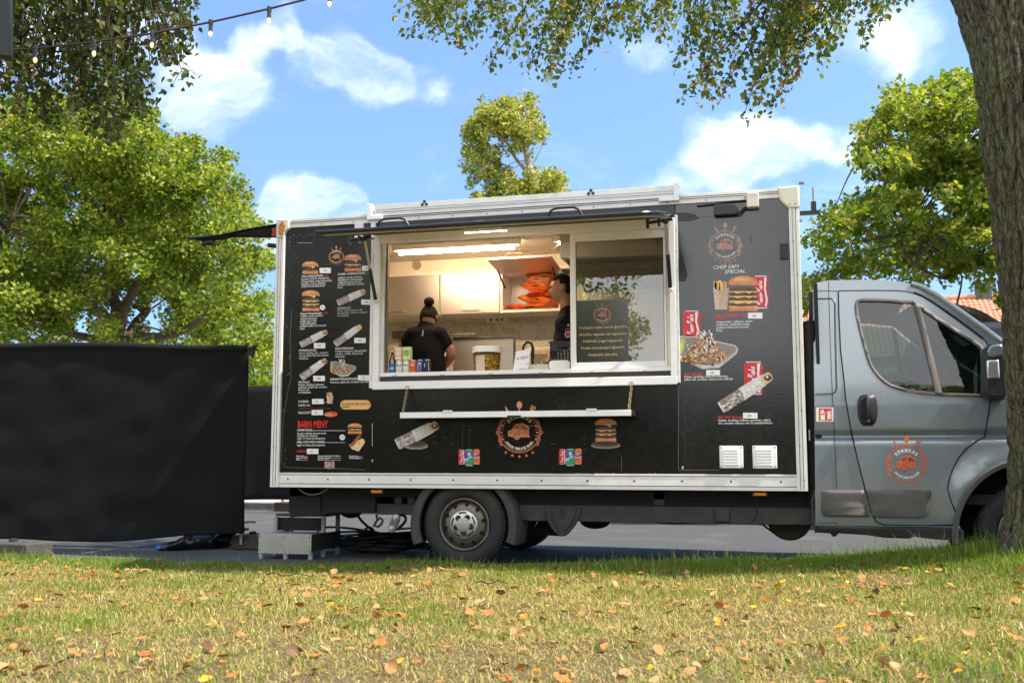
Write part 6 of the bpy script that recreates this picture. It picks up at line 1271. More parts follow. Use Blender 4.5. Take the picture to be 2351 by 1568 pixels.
# spring shackle, tow hook
b = MB(); a, e = P(911, 1188, .22), P(901, 1213, .22); d = (e-a).normalized(); s_ = Vector((d.z, 0, -d.x))*.036
b.prism([((a-d*.03+s_*.6).x, (a-d*.03+s_*.6).z), ((a-d*.036).x, (a-d*.036).z), ((a-d*.03-s_*.6).x, (a-d*.03-s_*.6).z), ((a-s_).x, (a-s_).z), ((e-s_).x, (e-s_).z), ((e+d*.03-s_*.6).x, (e+d*.03-s_*.6).z), ((e+d*.036).x, (e+d*.036).z), ((e+d*.03+s_*.6).x, (e+d*.03+s_*.6).z), ((e+s_).x, (e+s_).z), ((a+s_).x, (a+s_).z)], .20, .225)
sh = b.build('spring_shackle', mat('shackle_grey', (.13, .125, .11), .55, metal=.3, var=.2), TR, bevel=.004); b = MB()
for c in (a, e): b.lathe([(0, -.022), (.017, -.02), (.019, -.012), (.019, 0)], (c.x, .20, c.z), seg=14); b.lathe([(0, -.006), (.028, -.005), (.029, .0)], (c.x, .20, c.z), seg=16)
b.build('bolt', m_zinc, sh, smooth=True)
b = MB(); pt = [P(x, y, .26) for x, y in ((864, 1180), (866, 1192), (861, 1202), (857, 1206), (868, 1209), (876, 1202), (879, 1194), (872, 1188), (866, 1194))]; b.tube(pt, .011, seg=7); b.build('tow_hook', m_chas, TR, smooth=True)
b = MB(); b.tube(bez(P(905, 1183, .3), P(930, 1176, .3), P(945, 1190, .3), P(915, 1212, .3)), .014, seg=6); b.tube([P(905, 1215, .3), P(960, 1211, .3)], .010, seg=6); b.build('axle_link', m_chas, TR, smooth=True)
for yy in (0, 9): MB().tube([P(1195, 1212+yy, .8), P(1285, 1216+yy, .8)], .02).build('axle_tube', m_chas, TR, smooth=True)
# shield bracket
b = MB(); pl = [(1252, 1163), (1333, 1163), (1331, 1184), (1322, 1204), (1308, 1222), (1297, 1231), (1284, 1231), (1273, 1222), (1260, 1204), (1252, 1184)]; p = [P(x, y, .14) for x, y in pl]; b.prism([(q.x, q.z) for q in p], .14, .165); shd = b.build('spring_hanger', m_chas, TR, bevel=.008)
b = MB(); pl = [(1262, 1163), (1265, 1183), (1276, 1207), (1291, 1223), (1306, 1207), (1319, 1183), (1322, 1163)]; p = [P(x, y, .135) for x, y in pl]
b.tube(p, .008, seg=6); b.tube([P(1291, 1177+12*math.sin(a), .135)+Vector((.014*math.cos(a), 0, 0)) for a in [k*.524 for k in range(13)]], .004, seg=5); b.lathe([(0, -.012), (.012, -.01), (.014, 0)], P(1291, 1221, .14), seg=10, m=1); b.build('rib', [m_chas, mat('rusty_bolt', (.12, .06, .03), .8)], shd, smooth=True)
b = MB(); b.ball(P(1366, 1196, .7), .12, sc=(1.1, .8, .55)); b.build('axle_part', m_dark, TR, smooth=True)
# air tank / silencer near the cab
c = P(1812, 1195, .55); b = MB(); b.lathe([(0, .0), (.165, .0), (.175, .02), (.175, .30), (0, .30)], (c.x, .5, c.z+.02), seg=28); b.build('silencer', mat('silencer_brown', (.075, .06, .045), .6, metal=.3, var=.3), TR, bevel=.006)
b = MB(); b.tube([P(1748, 1192, .4), P(1749, 1204, .4)], .022); b.tube([P(1752, 1205, .4), P(1780, 1225, .5)], .008); b.build('bracket_arm', m_dark, TR, smooth=True)
MB().tube(bez(P(1480, 1194, .2), P(1530, 1206, .2), P(1590, 1204, .2), P(1640, 1194, .2)), .006, seg=6).build('hanging_cable', m_cable, TR, smooth=True)
MB().tube([P(1737, 1135, .14), P(1738, 1165, .14), P(1735, 1185, .14), P(1728, 1198, .16)], .004, seg=5).build('lamp_lead', m_cable, TR, smooth=True)
m_amb = mat('amber_lens', (.75, .25, .02), .25, spec=.7)
for i, (xa, ya, xb, yb) in enumerate(((849, 1133, 881, 1123), (1726, 1139, 1763, 1129))):
    o = bx('side_marker', xa, ya, xb, yb, .06, .10, m_blackp, .004, label='amber side marker lamp under the rail'); a, e = P(xa+4, ya-1.5, .055), P(xb-4, yb+1.5, .055); MB().box(a.x, e.x, .048, .06, a.z, e.z).build('lens', m_amb, o, bevel=.004)
# rear wheels
WX, WZ, WR = 1.712, .348, .346
def wheel(x, y, rim_m, name_lab, deep=True):
    t = MB()
    prof = [(.205, .06), (.212, .02), (.225, .005), (.26, -.012), (.30, -.010), (.325, .004), (.338, .024), (.345, .05), (.346, .11), (.345, .17), (.338, .196), (.30, .23), (.21, .21)]
    t.lathe(prof, (x, y, WZ), seg=72); w = t.build('wheel', m_rub, TR, smooth=True, label=name_lab)
    b = MB()
    for k in range(72):
        a = 2*math.pi*k/72; r0, r1 = .322, .348; ca, sa = math.cos(a), math.sin(a); d = .008
        for yy0, yy1, sh_ in ((.012, .05, 0), (.062, .105, .5), (.118, .16, 0), (.172, .20, .5)):
            aa = a+sh_*2*math.pi/72; ca, sa = math.cos(aa), math.sin(aa); q = lambda r, s__, yy: (x+r*ca-s__*sa, y+yy, WZ+r*sa+s__*ca); rr0 = .335 if .03 < yy0 < .17 else .326
            b.add([q(rr0, -d, yy0), q(rr0, d, yy0), q(.3485, d*.9, yy0+.006), q(.3485, -d*.9, yy0+.006), q(.335, -d, yy1), q(.335, d, yy1), q(.3485, d*.9, yy1), q(.3485, -d*.9, yy1)], [(0, 1, 2, 3), (3, 2, 6, 7), (0, 3, 7, 4), (1, 5, 6, 2), (4, 7, 6, 5)])
    tag(b.build('tread_blocks', m_rub, w), kind='stuff')
    b = MB(); b.lathe([(.213, .004), (.206, .0), (.197, .006), (.192, .03), (.188, .05), (.183, .045), (.172, .028), (.150, .014), (.118, .010), (.110, .02), (.0, .02)], (x, y, WZ), seg=56); r = b.build('rim', rim_m, w, smooth=True)
    for k in range(10):
        b = MB(); a = 2*math.pi*k/10+.2; b.disc((x+.163*math.cos(a), y+.0185, WZ+.163*math.sin(a)), .0175, seg=14, sx=.95)
        for v_ in range(len(b.v)): px_, py_, pz_ = b.v[v_]; rr = math.hypot(px_-x, pz_-WZ); b.v[v_] = (px_, y+.010+max(0, (rr-.150)/.022)*.013, pz_)
        b.build('rim_hole', mat('hole_black', (.004, .004, .004), .9), w)
    return w, r
m_rim = mat('steel_rim_dirty', (.16, .14, .105), .45, metal=.6, var=.3, vscale=9, dirt=.5, dirtcol=(.07, .055, .035), dscale=9)
w, r = wheel(WX, .062, m_rim, 'rear wheel with silver hub cap')
m_cap2 = mat('silver_hub_cap', (.52, .52, .51), .35, metal=.7, dirt=.35, dirtcol=(.28, .26, .22), dscale=20)
b = MB(); b.lathe([(.122, .012), (.120, -.004), (.112, -.012), (.075, -.020), (.048, -.024), (.044, -.030), (.0, -.034)], (WX, .062, WZ), seg=48); hc_ = b.build('hub_cap', m_cap2, w, smooth=True)
for k in range(5):
    b = MB(); a = math.radians(270+72*k)+.07; c = (WX+.066*math.cos(a), .062-.0215, WZ+.066*math.sin(a)); b.lathe([(.0, -.0012), (.022, -.0012), (.0235, -.003), (.025, .003)], c, seg=16, m=0); b.lathe([(0, -.004), (.010, -.0035), (.011, -.001)], c, seg=8, m=1); b.build('nut_recess', [mat('recess_dark', (.02, .018, .016), .7), m_chas], w)
for k in range(5):
    b = MB(); a0 = math.radians(306+72*k)+.07; n = 7; pin = [(WX+rr*math.cos(a0+t), .062-.0165+.0005*0-(.112-rr)*.25, WZ+rr*math.sin(a0+t)) for rr, ts_ in ((.104, [-.34+.68*i/n for i in range(n+1)]), (.092, [.34-.68*i/n for i in range(n+1)])) for t in ts_]; b.pts(pin[::-1]); b.build('cap_slot', mat('recess_dark', (.02, .018, .016), .7), w)
b = MB(); pl = [(-.4, -.8), (-.1, -.5), (.1, -.9), (.35, -.8), (.2, -.4), (.35, 0), (.6, .1), (.55, .4), (.3, .3), (.2, .8), (-.1, .9), (-.35, .7), (-.3, .4), (-.5, .3), (-.75, .5), (-.7, .1), (-.35, 0), (-.2, -.3), (-.5, -.5)]
b.prism([(WX+.026*u, WZ+.026*v) for u, v in pl], .062-.0375, .062-.033); b.build('lion_badge', m_zinc, w); 
wheel(WX, YB-.26, m_rim, 'far rear wheel in shadow')
# mudguard
def mudguard(x, y0, y1, a0, a1, R0, R1, name='mudguard'):
    b = MB(); n = 30; V = []
    for i in range(n+1):
        a = math.radians(a0+(a1-a0)*i/n); ca, sa = math.cos(a), math.sin(a); k = abs(a-math.pi/2)/1.6; Ro = R1+.02*k
        for r_, y in ((R0, y0+.012), (R0+.01, y0), (Ro-.02, y0-.004), (Ro, y0+.02), (Ro, y1), (Ro-.012, y1), (R0+.012, y0+.03)): V.append((x+r_*ca, y, WZ+r_*sa))
    m = 7; Fq = [(i*m+k, i*m+(k+1) % m, (i+1)*m+(k+1) % m, (i+1)*m+k) for i in range(n) for k in range(m)]+[tuple(range(m)), tuple(n*m+k for k in range(m))]
    b.add(V, Fq); return b.build(name, m_mud, TR, smooth=True)
mudguard(WX, .045, .36, -20, 202, .378, .445)
MB().box(WX-.56, WX-.37, .37, .40, .20, .63).build('mud_flap_screen', m_dark, TR)  # added dark board hiding the bright road in the gap behind the tyre
# ---- checker plate step at the rear door
m_alu = mat('checker_plate_alu', (.52, .50, .46), .38, metal=.75, var=.15, dirt=.3, dirtcol=(.25, .22, .17)); m_leg = mat('step_leg_grey', (.30, .30, .27), .55, var=.2, vscale=15)
y0 = .33; a, e = P(593, 1269, y0), P(715, 1227, y0); t = thing('step', 'aluminium checker plate step standing at the rear of the truck', 'step', (a.x, y0, 0)); y1 = y0+.62
b = MB(); b.box(a.x, e.x, y0, y0+.006, a.z, e.z); pl_ = b.build('front_plate', m_alu, t); b = MB(); nx_, nz_ = 13, 5
for i in range(nx_*2):
    for j in range(nz_*2):
        cx = a.x+(e.x-a.x)*(i+.5)/(nx_*2); cz = a.z+(e.z-a.z)*(j+.5)/(nz_*2); s_ = 1 if (i//1+j//1) % 2 else -1
        for k in (-1, 0, 1):
            ox = k*.0052; d = .0085; b.add([(cx+ox*1-d*.7, y0-.0005, cz+s_*(-d)-s_*ox*0), (cx+ox-d*.7+.0026, y0-.0005, cz-s_*d), (cx+ox+d*.7+.0026, y0-.0028, cz+s_*d), (cx+ox+d*.7, y0-.0028, cz+s_*d)], [(0, 1, 2, 3) if s_ > 0 else (3, 2, 1, 0)])
tag(b.build('checker_ribs', mat('rib_bright', (.70, .68, .63), .3, metal=.8), pl_), kind='stuff')
b = MB()
for x in (a.x+.015, (a.x+e.x)/2, e.x-.015):
    for z in (a.z+.025, e.z-.025): b.disc((x, y0-.004, z), .006, seg=8)
b.build('screw', m_rail_g, pl_)
MB().box(a.x, e.x, y0+.007, y0+.30, e.z-.004, e.z+.002).build('tread', m_alu, t); m_blk = mat('dark_side_plate', (.05, .045, .038), .5, metal=.4)
b = MB(); b.box(e.x-.004, e.x+.002, y0+.007, y1, a.z+.02, e.z-.005); b.build('side_plate', m_blk, t); MB().box(a.x-.002, a.x+.004, y0+.007, y1, a.z+.02, e.z-.005).build('side_plate', m_blk, t)
zt = P(655, 1180, y0+.30).z
MB().box(a.x, e.x, y0+.31, y1, zt-.02, zt).build('tread', m_blk, t)
MB().box(a.x+.01, e.x-.01, y0+.31, y0+.316, e.z+.01, zt-.03).build('riser', m_dark, t)
for x, y, z1 in ((a.x, y0+.008, a.z+.01), (e.x-.032, y0+.008, a.z+.01), ((a.x+e.x)/2-.016, y0+.008, a.z+.01), (a.x+.0, y0+.27, zt-.022), (e.x-.036, y0+.27, zt-.022), (a.x, y1-.04, zt-.022), (e.x-.036, y1-.04, zt-.022)): MB().box(x, x+.035, y, y+.03, 0, z1).build('leg', m_leg, t, bevel=.003)

# ------------------------------------------------------------------ the cab
m_paint = mat('grey_blue_metallic', (.208, .240, .258), .26, metal=.35, coat=.9, var=.05, vscale=3, dirt=.12, dirtcol=(.20, .20, .18), dscale=5)
m_trim = mat('grey_trim_plastic', (.105, .098, .092), .55, var=.15, vscale=12, bump=.1, bscale=200); m_seal = mat('brown_grey_seal', (.10, .085, .075), .6); m_seam = mat('panel_gap', (.004, .004, .005), .9)
glass('cab_glass', (.16, .31, .30), 1.85, .05, 3)
def yoff(z, x=5.):
    y = .035
    if z > 1.28: t = (z-1.28)/.86; y += .20*t**1.5
    if z < .75: y += .03*((.75-z)/.4)**2
    # pressed crease along the side
    zc = 1.05; d = z-zc
    if -.085 < d < .085: y += .042*math.exp(-(d/.029)**2)
    y += .20*max(0, (x-5.75)/1.0)**2
    rr = math.hypot(x-5.97, z-.345)                   # flare of the wheel arch
    if rr < .78 and z < 1.04: y -= .022*math.exp(-((rr-.54)/.09)**2)
    return y
def C(px, py):
    Y = .06
    for _ in range(6): p = P(px, py, Y); Y = yoff(p.z, p.x)
    return P(px, py, Y)
def smooth_poly(pl, n=4):
    m = len(pl); out_ = []
    for i in range(m):
        p0, p1, p2, p3 = [Vector(pl[(i+k-1) % m]) for k in range(4)]
        for t in [k/n for k in range(n)]: out_.append(.5*((2*p1)+(p2-p0)*t+(2*p0-5*p1+4*p2-p3)*t*t+(3*p1-p0-3*p2+p3)*t**3))
    return out_
def sheet(name, outer, holes, m, parent, off=0., far=False, thick=.004, bis=True, smooth=True):
    """outline (x, z) with holes, filled, cut finely and bent to the section of the cab side"""
    c = bpy.data.curves.new('t', 'CURVE'); c.dimensions = '2D'; c.fill_mode = 'BOTH'
    for pl in [outer]+holes:
        s = c.splines.new('POLY'); s.points.add(len(pl)-1); s.use_cyclic_u = True
        for i, p in enumerate(pl): s.points[i].co = (p[0], p[1], 0, 1)
    o = bpy.data.objects.new('t', c); COL.objects.link(o); me = bpy.data.meshes.new_from_object(o); bpy.data.objects.remove(o)
    bm = bmesh.new(); bm.from_mesh(me); bpy.data.meshes.remove(me)
    zs = [p.co.y for p in bm.verts]; xs_ = [p.co.x for p in bm.verts]
    lv = [z for z in np.arange(.32, 2.3, .05)]+[1.05+d for d in (-.075, -.06, -.05, -.035, -.02, -.01, 0, .01, .02, .035, .05, .06, .075)]
    for z in lv:
        if min(zs) < z < max(zs): bmesh.ops.bisect_plane(bm, geom=bm.verts[:]+bm.edges[:]+bm.faces[:], plane_co=(0, z, 0), plane_no=(0, 1, 0), dist=1e-5)
    for x in np.arange(4.6, 7., .08):
        if min(xs_) < x < max(xs_) and x > 5.1: bmesh.ops.bisect_plane(bm, geom=bm.verts[:]+bm.edges[:]+bm.faces[:], plane_co=(x, 0, 0), plane_no=(1, 0, 0), dist=1e-5)
    for v in bm.verts:
        x, z = v.co.x, v.co.y; y = yoff(z, x)+off; v.co = (x, y if not far else 2.06-y, z)
    bmesh.ops.recalc_face_normals(bm, faces=bm.faces)
    for f in bm.faces:
        if (f.normal.y > 0) != far: f.normal_flip()
    me = bpy.data.meshes.new(name); l_ = LOC(parent)
    for v in bm.verts: v.co -= l_
    bm.to_mesh(me); bm.free(); me.materials.append(m); me.polygons.foreach_set('use_smooth', [smooth]*len(me.polygons))
    if thick <= 0:                                # true normals of the pressed surface
        nr = []
        for v in me.vertices:
            x, z = v.co.x+l_.x, v.co.z+l_.z; e = .004; n_ = Vector(((yoff(z, x+e)-yoff(z, x-e))/(2*e), -1, (yoff(z+e, x)-yoff(z-e, x))/(2*e))).normalized()
            if far: n_ = Vector((n_.x, -n_.y, n_.z))
            nr.append(n_)
        me.normals_split_custom_set_from_vertices(nr)
    o = bpy.data.objects.new(name, me); COL.objects.link(o); o.parent = parent
    if thick: s = o.modifiers.new('thick', 'SOLIDIFY'); s.thickness = thick; s.offset = -1
    return o
def c2(pl): return [(C(x, y).x, C(x, y).z) for x, y in pl]
roof_px = [(1866, 690), (1866, 668), (1870, 655), (1878, 648.5), (1902, 644), (1960, 642.5), (2016, 643), (2045, 644.5), (2071, 647.5), (2092, 652), (2112, 658), (2147, 676), (2176, 696), (2207, 718), (2262, 757), (2303, 787)]
rp = c2(roof_px)
nose = [(6.02, 1.60), (6.12, 1.47), (6.35, 1.30), (6.65, 1.12), (6.84, .95), (6.90, .75), (6.88, .45), (6.82, .34), (6.52, .32)]
AX, AZ, AR = 5.97, .345, .52
arch = [(AX+AR*math.cos(a), AZ+AR*math.sin(a)) for a in [math.radians(0+t*10.3) for t in range(18)]]
low = c2([(2204, 1210), (2034, 1208), (1900, 1206), (1872, 1206)])
arch = [p for p in arch if p[1] > low[0][1]] 
outer = rp+nose+[(6.50, .36)]+arch+[low[0]]+low[1:]
win_px = [(1962, 702), (1966, 690), (1978, 685.5), (2030, 686), (2098, 691.5), (2118, 704), (2139, 720), (2188, 751), (2235, 780), (2255, 795), (2259, 806), (2260, 905), (2256, 912), (2166, 909.5), (2120, 905.5), (2084, 901), (2062, 895), (2043, 888), (2028, 879), (2014, 866), (2003, 852), (1994, 836), (1987, 815), (1980, 790), (1971, 755), (1964, 722)]
win = c2(win_px)
def inset(pl, d):
    cx = sum(p[0] for p in pl)/len(pl); n = len(pl); out_ = []
    for i in range(n):
        a, b_, c_ = Vector(pl[i-1]), Vector(pl[i]), Vector(pl[(i+1) % n]); t = (c_-a).normalized(); nn_ = Vector((-t.y, t.x)); out_.append(tuple(b_+nn_*d))
    return out_
ar = sum(win[i][0]*win[(i+1) % len(win)][1]-win[(i+1) % len(win)][0]*win[i][1] for i in range(len(win))); sg = 1 if ar > 0 else -1
cab = sheet('cab_body', outer, [inset(win, -sg*.012)], m_paint, TR, thick=0)
sheet('cab_far_side', outer, [inset(win, -sg*.012)], m_paint, cab, far=True)
# roof, windscreen and bonnet swept from side to side
def sweep(name, pl, m, bulge, parent, far_off=0):
    V = []; k = 14; n = len(pl)
    for x, z in pl:
        y = yoff(z, x)
        for j in range(k+1): t = j/k; V.append((x+bulge[1]*math.sin(math.pi*t)**.8, y+(2.06-2*y)*t, z+bulge[0]*math.sin(math.pi*t)**.6))
    Fq = [(i*(k+1)+j, (i+1)*(k+1)+j, (i+1)*(k+1)+j+1, i*(k+1)+j+1) for i in range(n-1) for j in range(k)]
    b = MB(); b.add(V, Fq); return b.build(name, m, parent, smooth=True)
sweep('roof', rp[:11], m_paint, (.035, 0), TR)
sweep('windscreen', rp[10:]+[nose[0]], MATS['cab_glass'], (.03, .10), TR)
sweep('bonnet', nose[0:8], m_paint, (.02, .12), TR)
b = MB(); b.tube([C(*q)+Vector((0, -.002, 0)) for q in roof_px[9:]], .022, seg=8); b.build('windscreen_pillar', m_paint, cab, smooth=True)
b = MB(); b.tube([Vector((x, yoff(z, x)-.004, z)) for x, z in c2([(2098, 672), (2116, 679), (2139, 692), (2176, 717), (2207, 739), (2258, 777)])], .008, seg=6); b.build('roof_seal', m_seam, cab, smooth=True)
b = MB(); zz0, zz1 = .36, rp[2][1]; b.box(rp[1][0]+.004, rp[1][0]+.03, .08, 1.98, zz0, zz1-.02); b.build('cab_rear_wall', m_dark, TR)
b = MB(); b.tube([(rp[1][0]+.0, yoff(z)+.055, z) for z in np.linspace(.4, zz1-.06, 14)], .035, seg=8); b.tube([(rp[1][0]-.035, .16, z) for z in (.5, zz1-.3)], .05, seg=8); b.build('cab_rear_corner', m_dark, TR, smooth=True)
b = MB(); b.box(4.43, rp[1][0], .35, .5, .62, 1.5); b.build('gap_duct', m_dark, TR); MB().box(4.445, 4.47, .12, .16, 1.02, 1.10).build('cable_clip', m_cap, TR)
# seams and pressed panel of the pillar
def fine(pl, st=4.):
    out_ = []
    for (a, b_) in zip(pl[:-1], pl[1:]):
        n = max(1, int(math.hypot(b_[0]-a[0], b_[1]-a[1])/st)); out_ += [(a[0]+(b_[0]-a[0])*i/n, a[1]+(b_[1]-a[1])*i/n) for i in range(n)]
    return out_+[pl[-1]]
def seam(name, px, r=.0035, off=-.001, m=m_seam, par=cab): return MB().tube([C(*q)+Vector((0, off, 0)) for q in fine(px)], r, seg=6, m=0).build(name, m, par, smooth=True)
seam('seam', [(1902.5, 646), (1903, 680), (1906, 780), (1910, 880), (1914, 960), (1917.5, 1041), (1921, 1121)], .0022)
seam('seam', [(1868, 668), (1902, 668), (1925, 668.5)], .0022)
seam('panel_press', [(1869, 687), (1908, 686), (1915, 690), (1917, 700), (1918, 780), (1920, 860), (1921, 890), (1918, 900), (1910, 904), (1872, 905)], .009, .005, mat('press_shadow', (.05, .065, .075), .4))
# door
door_px = [(1925, 668.5), (2000, 667.5), (2057, 668), (2080, 670), (2098, 674), (2118, 682), (2139, 694), (2176, 720), (2207, 742), (2262, 783), (2272, 800), (2274, 915), (2262, 990)]
tail = c2([(2262, 1003), (2240, 1013), (2220, 1028), (2203, 1047), (2190, 1070), (2180, 1095), (2175, 1121), (2183, 1150), (2195, 1180), (2200, 1204)])
left_px = [(2120, 1206), (2034, 1204), (2020, 1201), (2011.5, 1196), (1999, 1172), (1986, 1121), (1968, 1050), (1953, 982), (1942, 918), (1936.5, 860), (1930, 804), (1926, 720)]
dp = c2(door_px)+tail+c2(left_px)
dar = sum(dp[i][0]*dp[(i+1) % len(dp)][1]-dp[(i+1) % len(dp)][0]*dp[i][1] for i in range(len(dp))); ds = 1 if dar > 0 else -1
door = sheet('door', inset(dp, ds*.004), [win], m_paint, TR, off=-.006, thick=0)
MB().tube([Vector((x, yoff(z, x)-.003, z)) for x, z in fine(dp+[dp[0]], .015)], .0055, seg=6).build('door_gap', m_seam, cab, smooth=True)
sheet('window_rubber', inset(win, -sg*.002), [inset(win, sg*.024)], m_seal, door, off=-.010, thick=.01)
dv = c2([(2094, 690), (2110, 699), (2165, 909), (2148, 906)]); sheet('window_bar', dv, [], m_seal, door, off=-.011, thick=.012)
g1 = c2([(1964, 715), (1970, 692), (1990, 688), (2098, 693), (2152, 906), (2084, 899), (2043, 886), (2014, 864), (1996, 836), (1982, 790)]); sheet('window_pane', g1, [], MATS['cab_glass'], door, off=.002, thick=0)
g2 = c2([(2106, 699), (2139, 722), (2188, 753), (2256, 797), (2257, 910), (2160, 907)]); sheet('quarter_pane', g2, [], MATS['cab_glass'], door, off=.002, thick=0)
sheet('window_pane', g1, [], MATS['cab_glass'], cab, off=.002, far=True, thick=0); sheet('quarter_pane', g2, [], MATS['cab_glass'], cab, off=.002, far=True, thick=0); sheet('window_bar', dv, [], m_dark, cab, off=-.0, far=True, thick=.03)
# handle
hp = [(1984+17*0, 906), (2000, 906), (2008, 909), (2012, 918), (2014.5, 940), (2013, 962), (2006, 974), (1999, 977), (1984, 977), (1977, 973), (1971, 960), (1968, 938), (1970, 918), (1975, 909)]
hdl = sheet('door_handle', c2(smooth_poly(hp, 3)), [], m_blackp, door, off=-.012, thick=.008)
sheet('handle_recess', c2(smooth_poly([(1983, 914), (2002, 914), (2007, 930), (2007, 955), (2000, 968), (1984, 968), (1977, 955), (1976, 928)], 3)), [], m_dark, door, off=-.0135, thick=.002)
b = MB(); b.tube([C(1991, 909)+Vector((0, -.018, 0)), C(1991, 914)+Vector((0, -.036, 0)), C(1992, 950)+Vector((0, -.036, 0)), C(1992, 961)+Vector((0, -.018, 0))], .013, seg=8); b.ball(C(1992, 968)+Vector((0, -.014, 0)), .018, sc=(1, .5, .9)); b.build('grip', m_blackp, door, smooth=True)
# lower trim
tr1 = smooth_poly([(1888, 1126), (1900, 1125.2), (1975, 1125), (1982, 1125), (1990, 1160), (1996, 1184), (1990, 1185.5), (1900, 1185), (1890, 1183), (1886, 1178), (1886, 1140), (1886, 1130)], 1)
sheet('side_trim', c2(tr1), [], m_trim, cab, off=-.016, thick=.016)
tr2 = [(1988, 1125), (2060, 1125), (2130, 1125), (2136, 1127), (2137, 1131), (2133, 1160), (2130, 1175), (2124, 1183), (2112, 1187), (2060, 1187.5), (2003, 1186), (1999, 1172)]
sheet('side_trim', c2(tr2), [], m_trim, door, off=-.022, thick=.016)
b = MB(); p0, p1 = C(1886, 1126), C(2136, 1126)
# sill and its black strip
sillp = [(1876, 1207), (1900, 1207), (2034, 1209.5), (2203, 1212), (2214, 1218), (2212, 1241), (2150, 1238), (2095, 1232), (2090, 1236), (2030, 1234), (1990, 1228), (1960, 1226), (1925, 1224), (1919, 1231), (1911, 1231), (1906, 1224), (1877, 1222)]
sheet('sill', c2(sillp), [], m_chas, cab, off=-.004, thick=.10); seam('sill_line', [(1880, 1200), (1921, 1200), (1922, 1214)], .002); seam('sill_line', [(2034, 1207), (2120, 1208), (2203, 1210)], .003, -.006, mat('sill_light', (.3, .34, .35), .3, metal=.5))
b = MB(); b.tube([C(1873, 1126)+Vector((0, .02, 0)), C(1866, 1150)+Vector((0, .02, 0)), C(1869, 1200)+Vector((0, .02, 0)), C(1876, 1222)+Vector((0, .02, 0))], .016, seg=6); b.build('rear_edge', m_chas, cab, smooth=True)
# fire extinguisher sticker
S = Sheet(cab, 1775.5, 918.4, 3.9408, C(1890, 950).y-.004); S.pt = lambda cx, cy: (lambda q: (q.x, q.z))(P(1775.5+cx/3.9408, 918.4+cy/3.9408, S.Y))
S.rect(387, 544, 66, 195, (.75, .72, .68)); S.rect(412, 529, 74, 188, (.66, .06, .03)); S.rect(428, 466, 118, 180, (.78, .76, .72)); S.rect(432, 462, 122, 134, (.66, .06, .03)); S.poly([(428, 118), (434, 104), (440, 100), (440, 92), (452, 88), (456, 100), (462, 106), (466, 118)], (.78, .76, .72)); S.poly([(424, 112), (430, 92), (455, 84), (458, 90), (436, 98), (430, 114)], (.78, .76, .72))
for k in range(4): S.poly([(483, 112+k*20), (500, 100+k*17), (515, 102+k*17), (524, 92+k*19), (522, 106+k*20), (505, 116+k*18), (495, 122+k*18)], (.78, .76, .72), l=6)
S.done('fire_sticker', 'red and white fire extinguisher sticker')
S = Sheet(door, 1775.5, 918.4, 3.9408, C(2081, 1066).y-.010); emblem(S, 1205, 577, 172, (.62, .13, .05), (.75, .75, .75)); S.done('emblem', 'orange round emblem on the cab door')
# mirror
t0 = C(2262, 860); b = MB(); mp = [(2264, 806), (2268, 795), (2276, 789), (2298, 787), (2307, 793), (2310, 810), (2313, 905), (2309, 913), (2276, 913), (2264, 906), (2262, 895)]
pm_ = [P(x, y, -.20) for x, y in mp]; b.prism([(q.x, q.z) for q in pm_], -.20, .0); mir = b.build('wing_mirror', m_blackp, TR, bevel=.03, seg=3)
b = MB(); pm_ = [P(x, y, -.205) for x, y in [(2266, 806), (2270, 797), (2278, 791), (2298, 789), (2306, 795), (2308, 812), (2300, 818), (2270, 820)]]; b.prism([(q.x, q.z) for q in pm_], -.206, -.02); b.build('mirror_cap', m_paint, mir, bevel=.02, seg=2)
a, e = P(2267, 869, -.212), P(2294, 826, -.212); b = MB(); b.box(a.x, e.x, -.214, -.19, a.z, e.z); ind = b.build('indicator', mat('clear_lens', (.62, .62, .62), .12, metal=.6, spec=.8), mir, bevel=.012, seg=3); b = MB()
for k in range(7): z = a.z+(e.z-a.z)*(k+1)/8; b.box(a.x+.012, e.x-.012, -.2155, -.2135, z-.0015, z+.0015)
for k in range(5): x = a.x+(e.x-a.x)*(k+1)/6; b.box(x-.001, x+.001, -.2156, -.2136, a.z+.012, e.z-.012)
b.build('lens_ribs', mat('lens_rib', (.25, .25, .25), .3), mir)
b = MB(); b.box(t0.x-.0, t0.x+.1, -.08, .10, P(2290, 912, -.05).z-.02, P(2290, 880, -.05).z); b.build('mirror_arm', m_blackp, mir, bevel=.01)
# wheel arch lip, liner, front wheel
b = MB(); V = []; n = 26
for i in range(n+1):
    a = math.radians(12+(188-12)*i/n); ca, sa = math.cos(a), math.sin(a)
    for r_, dy in ((.552, .004), (.535, -.012), (.508, -.010), (.50, .03)): x, z = AX+r_*ca, AZ+r_*sa; V.append((x, yoff(z, x)+dy-.006, z))
b.add(V, [(i*4+k, i*4+k+1, (i+1)*4+k+1, (i+1)*4+k) for i in range(n) for k in range(3)]); b.build('arch_lip', mat('arch_plastic', (.085, .08, .075), .55, var=.15), cab, smooth=True)
b = MB(); b.lathe([(.515, .05), (.515, .5), (.0, .5)], (AX, .0, AZ), seg=30); b.build('arch_liner', m_dark, cab)
WX_ = WX; WX2, WZ2 = 5.95, WZ
w, r = wheel(WX2, .085, m_rim, 'front wheel half hidden by the tree'); wheel(WX2, YB-.32, m_rim, 'far front wheel')
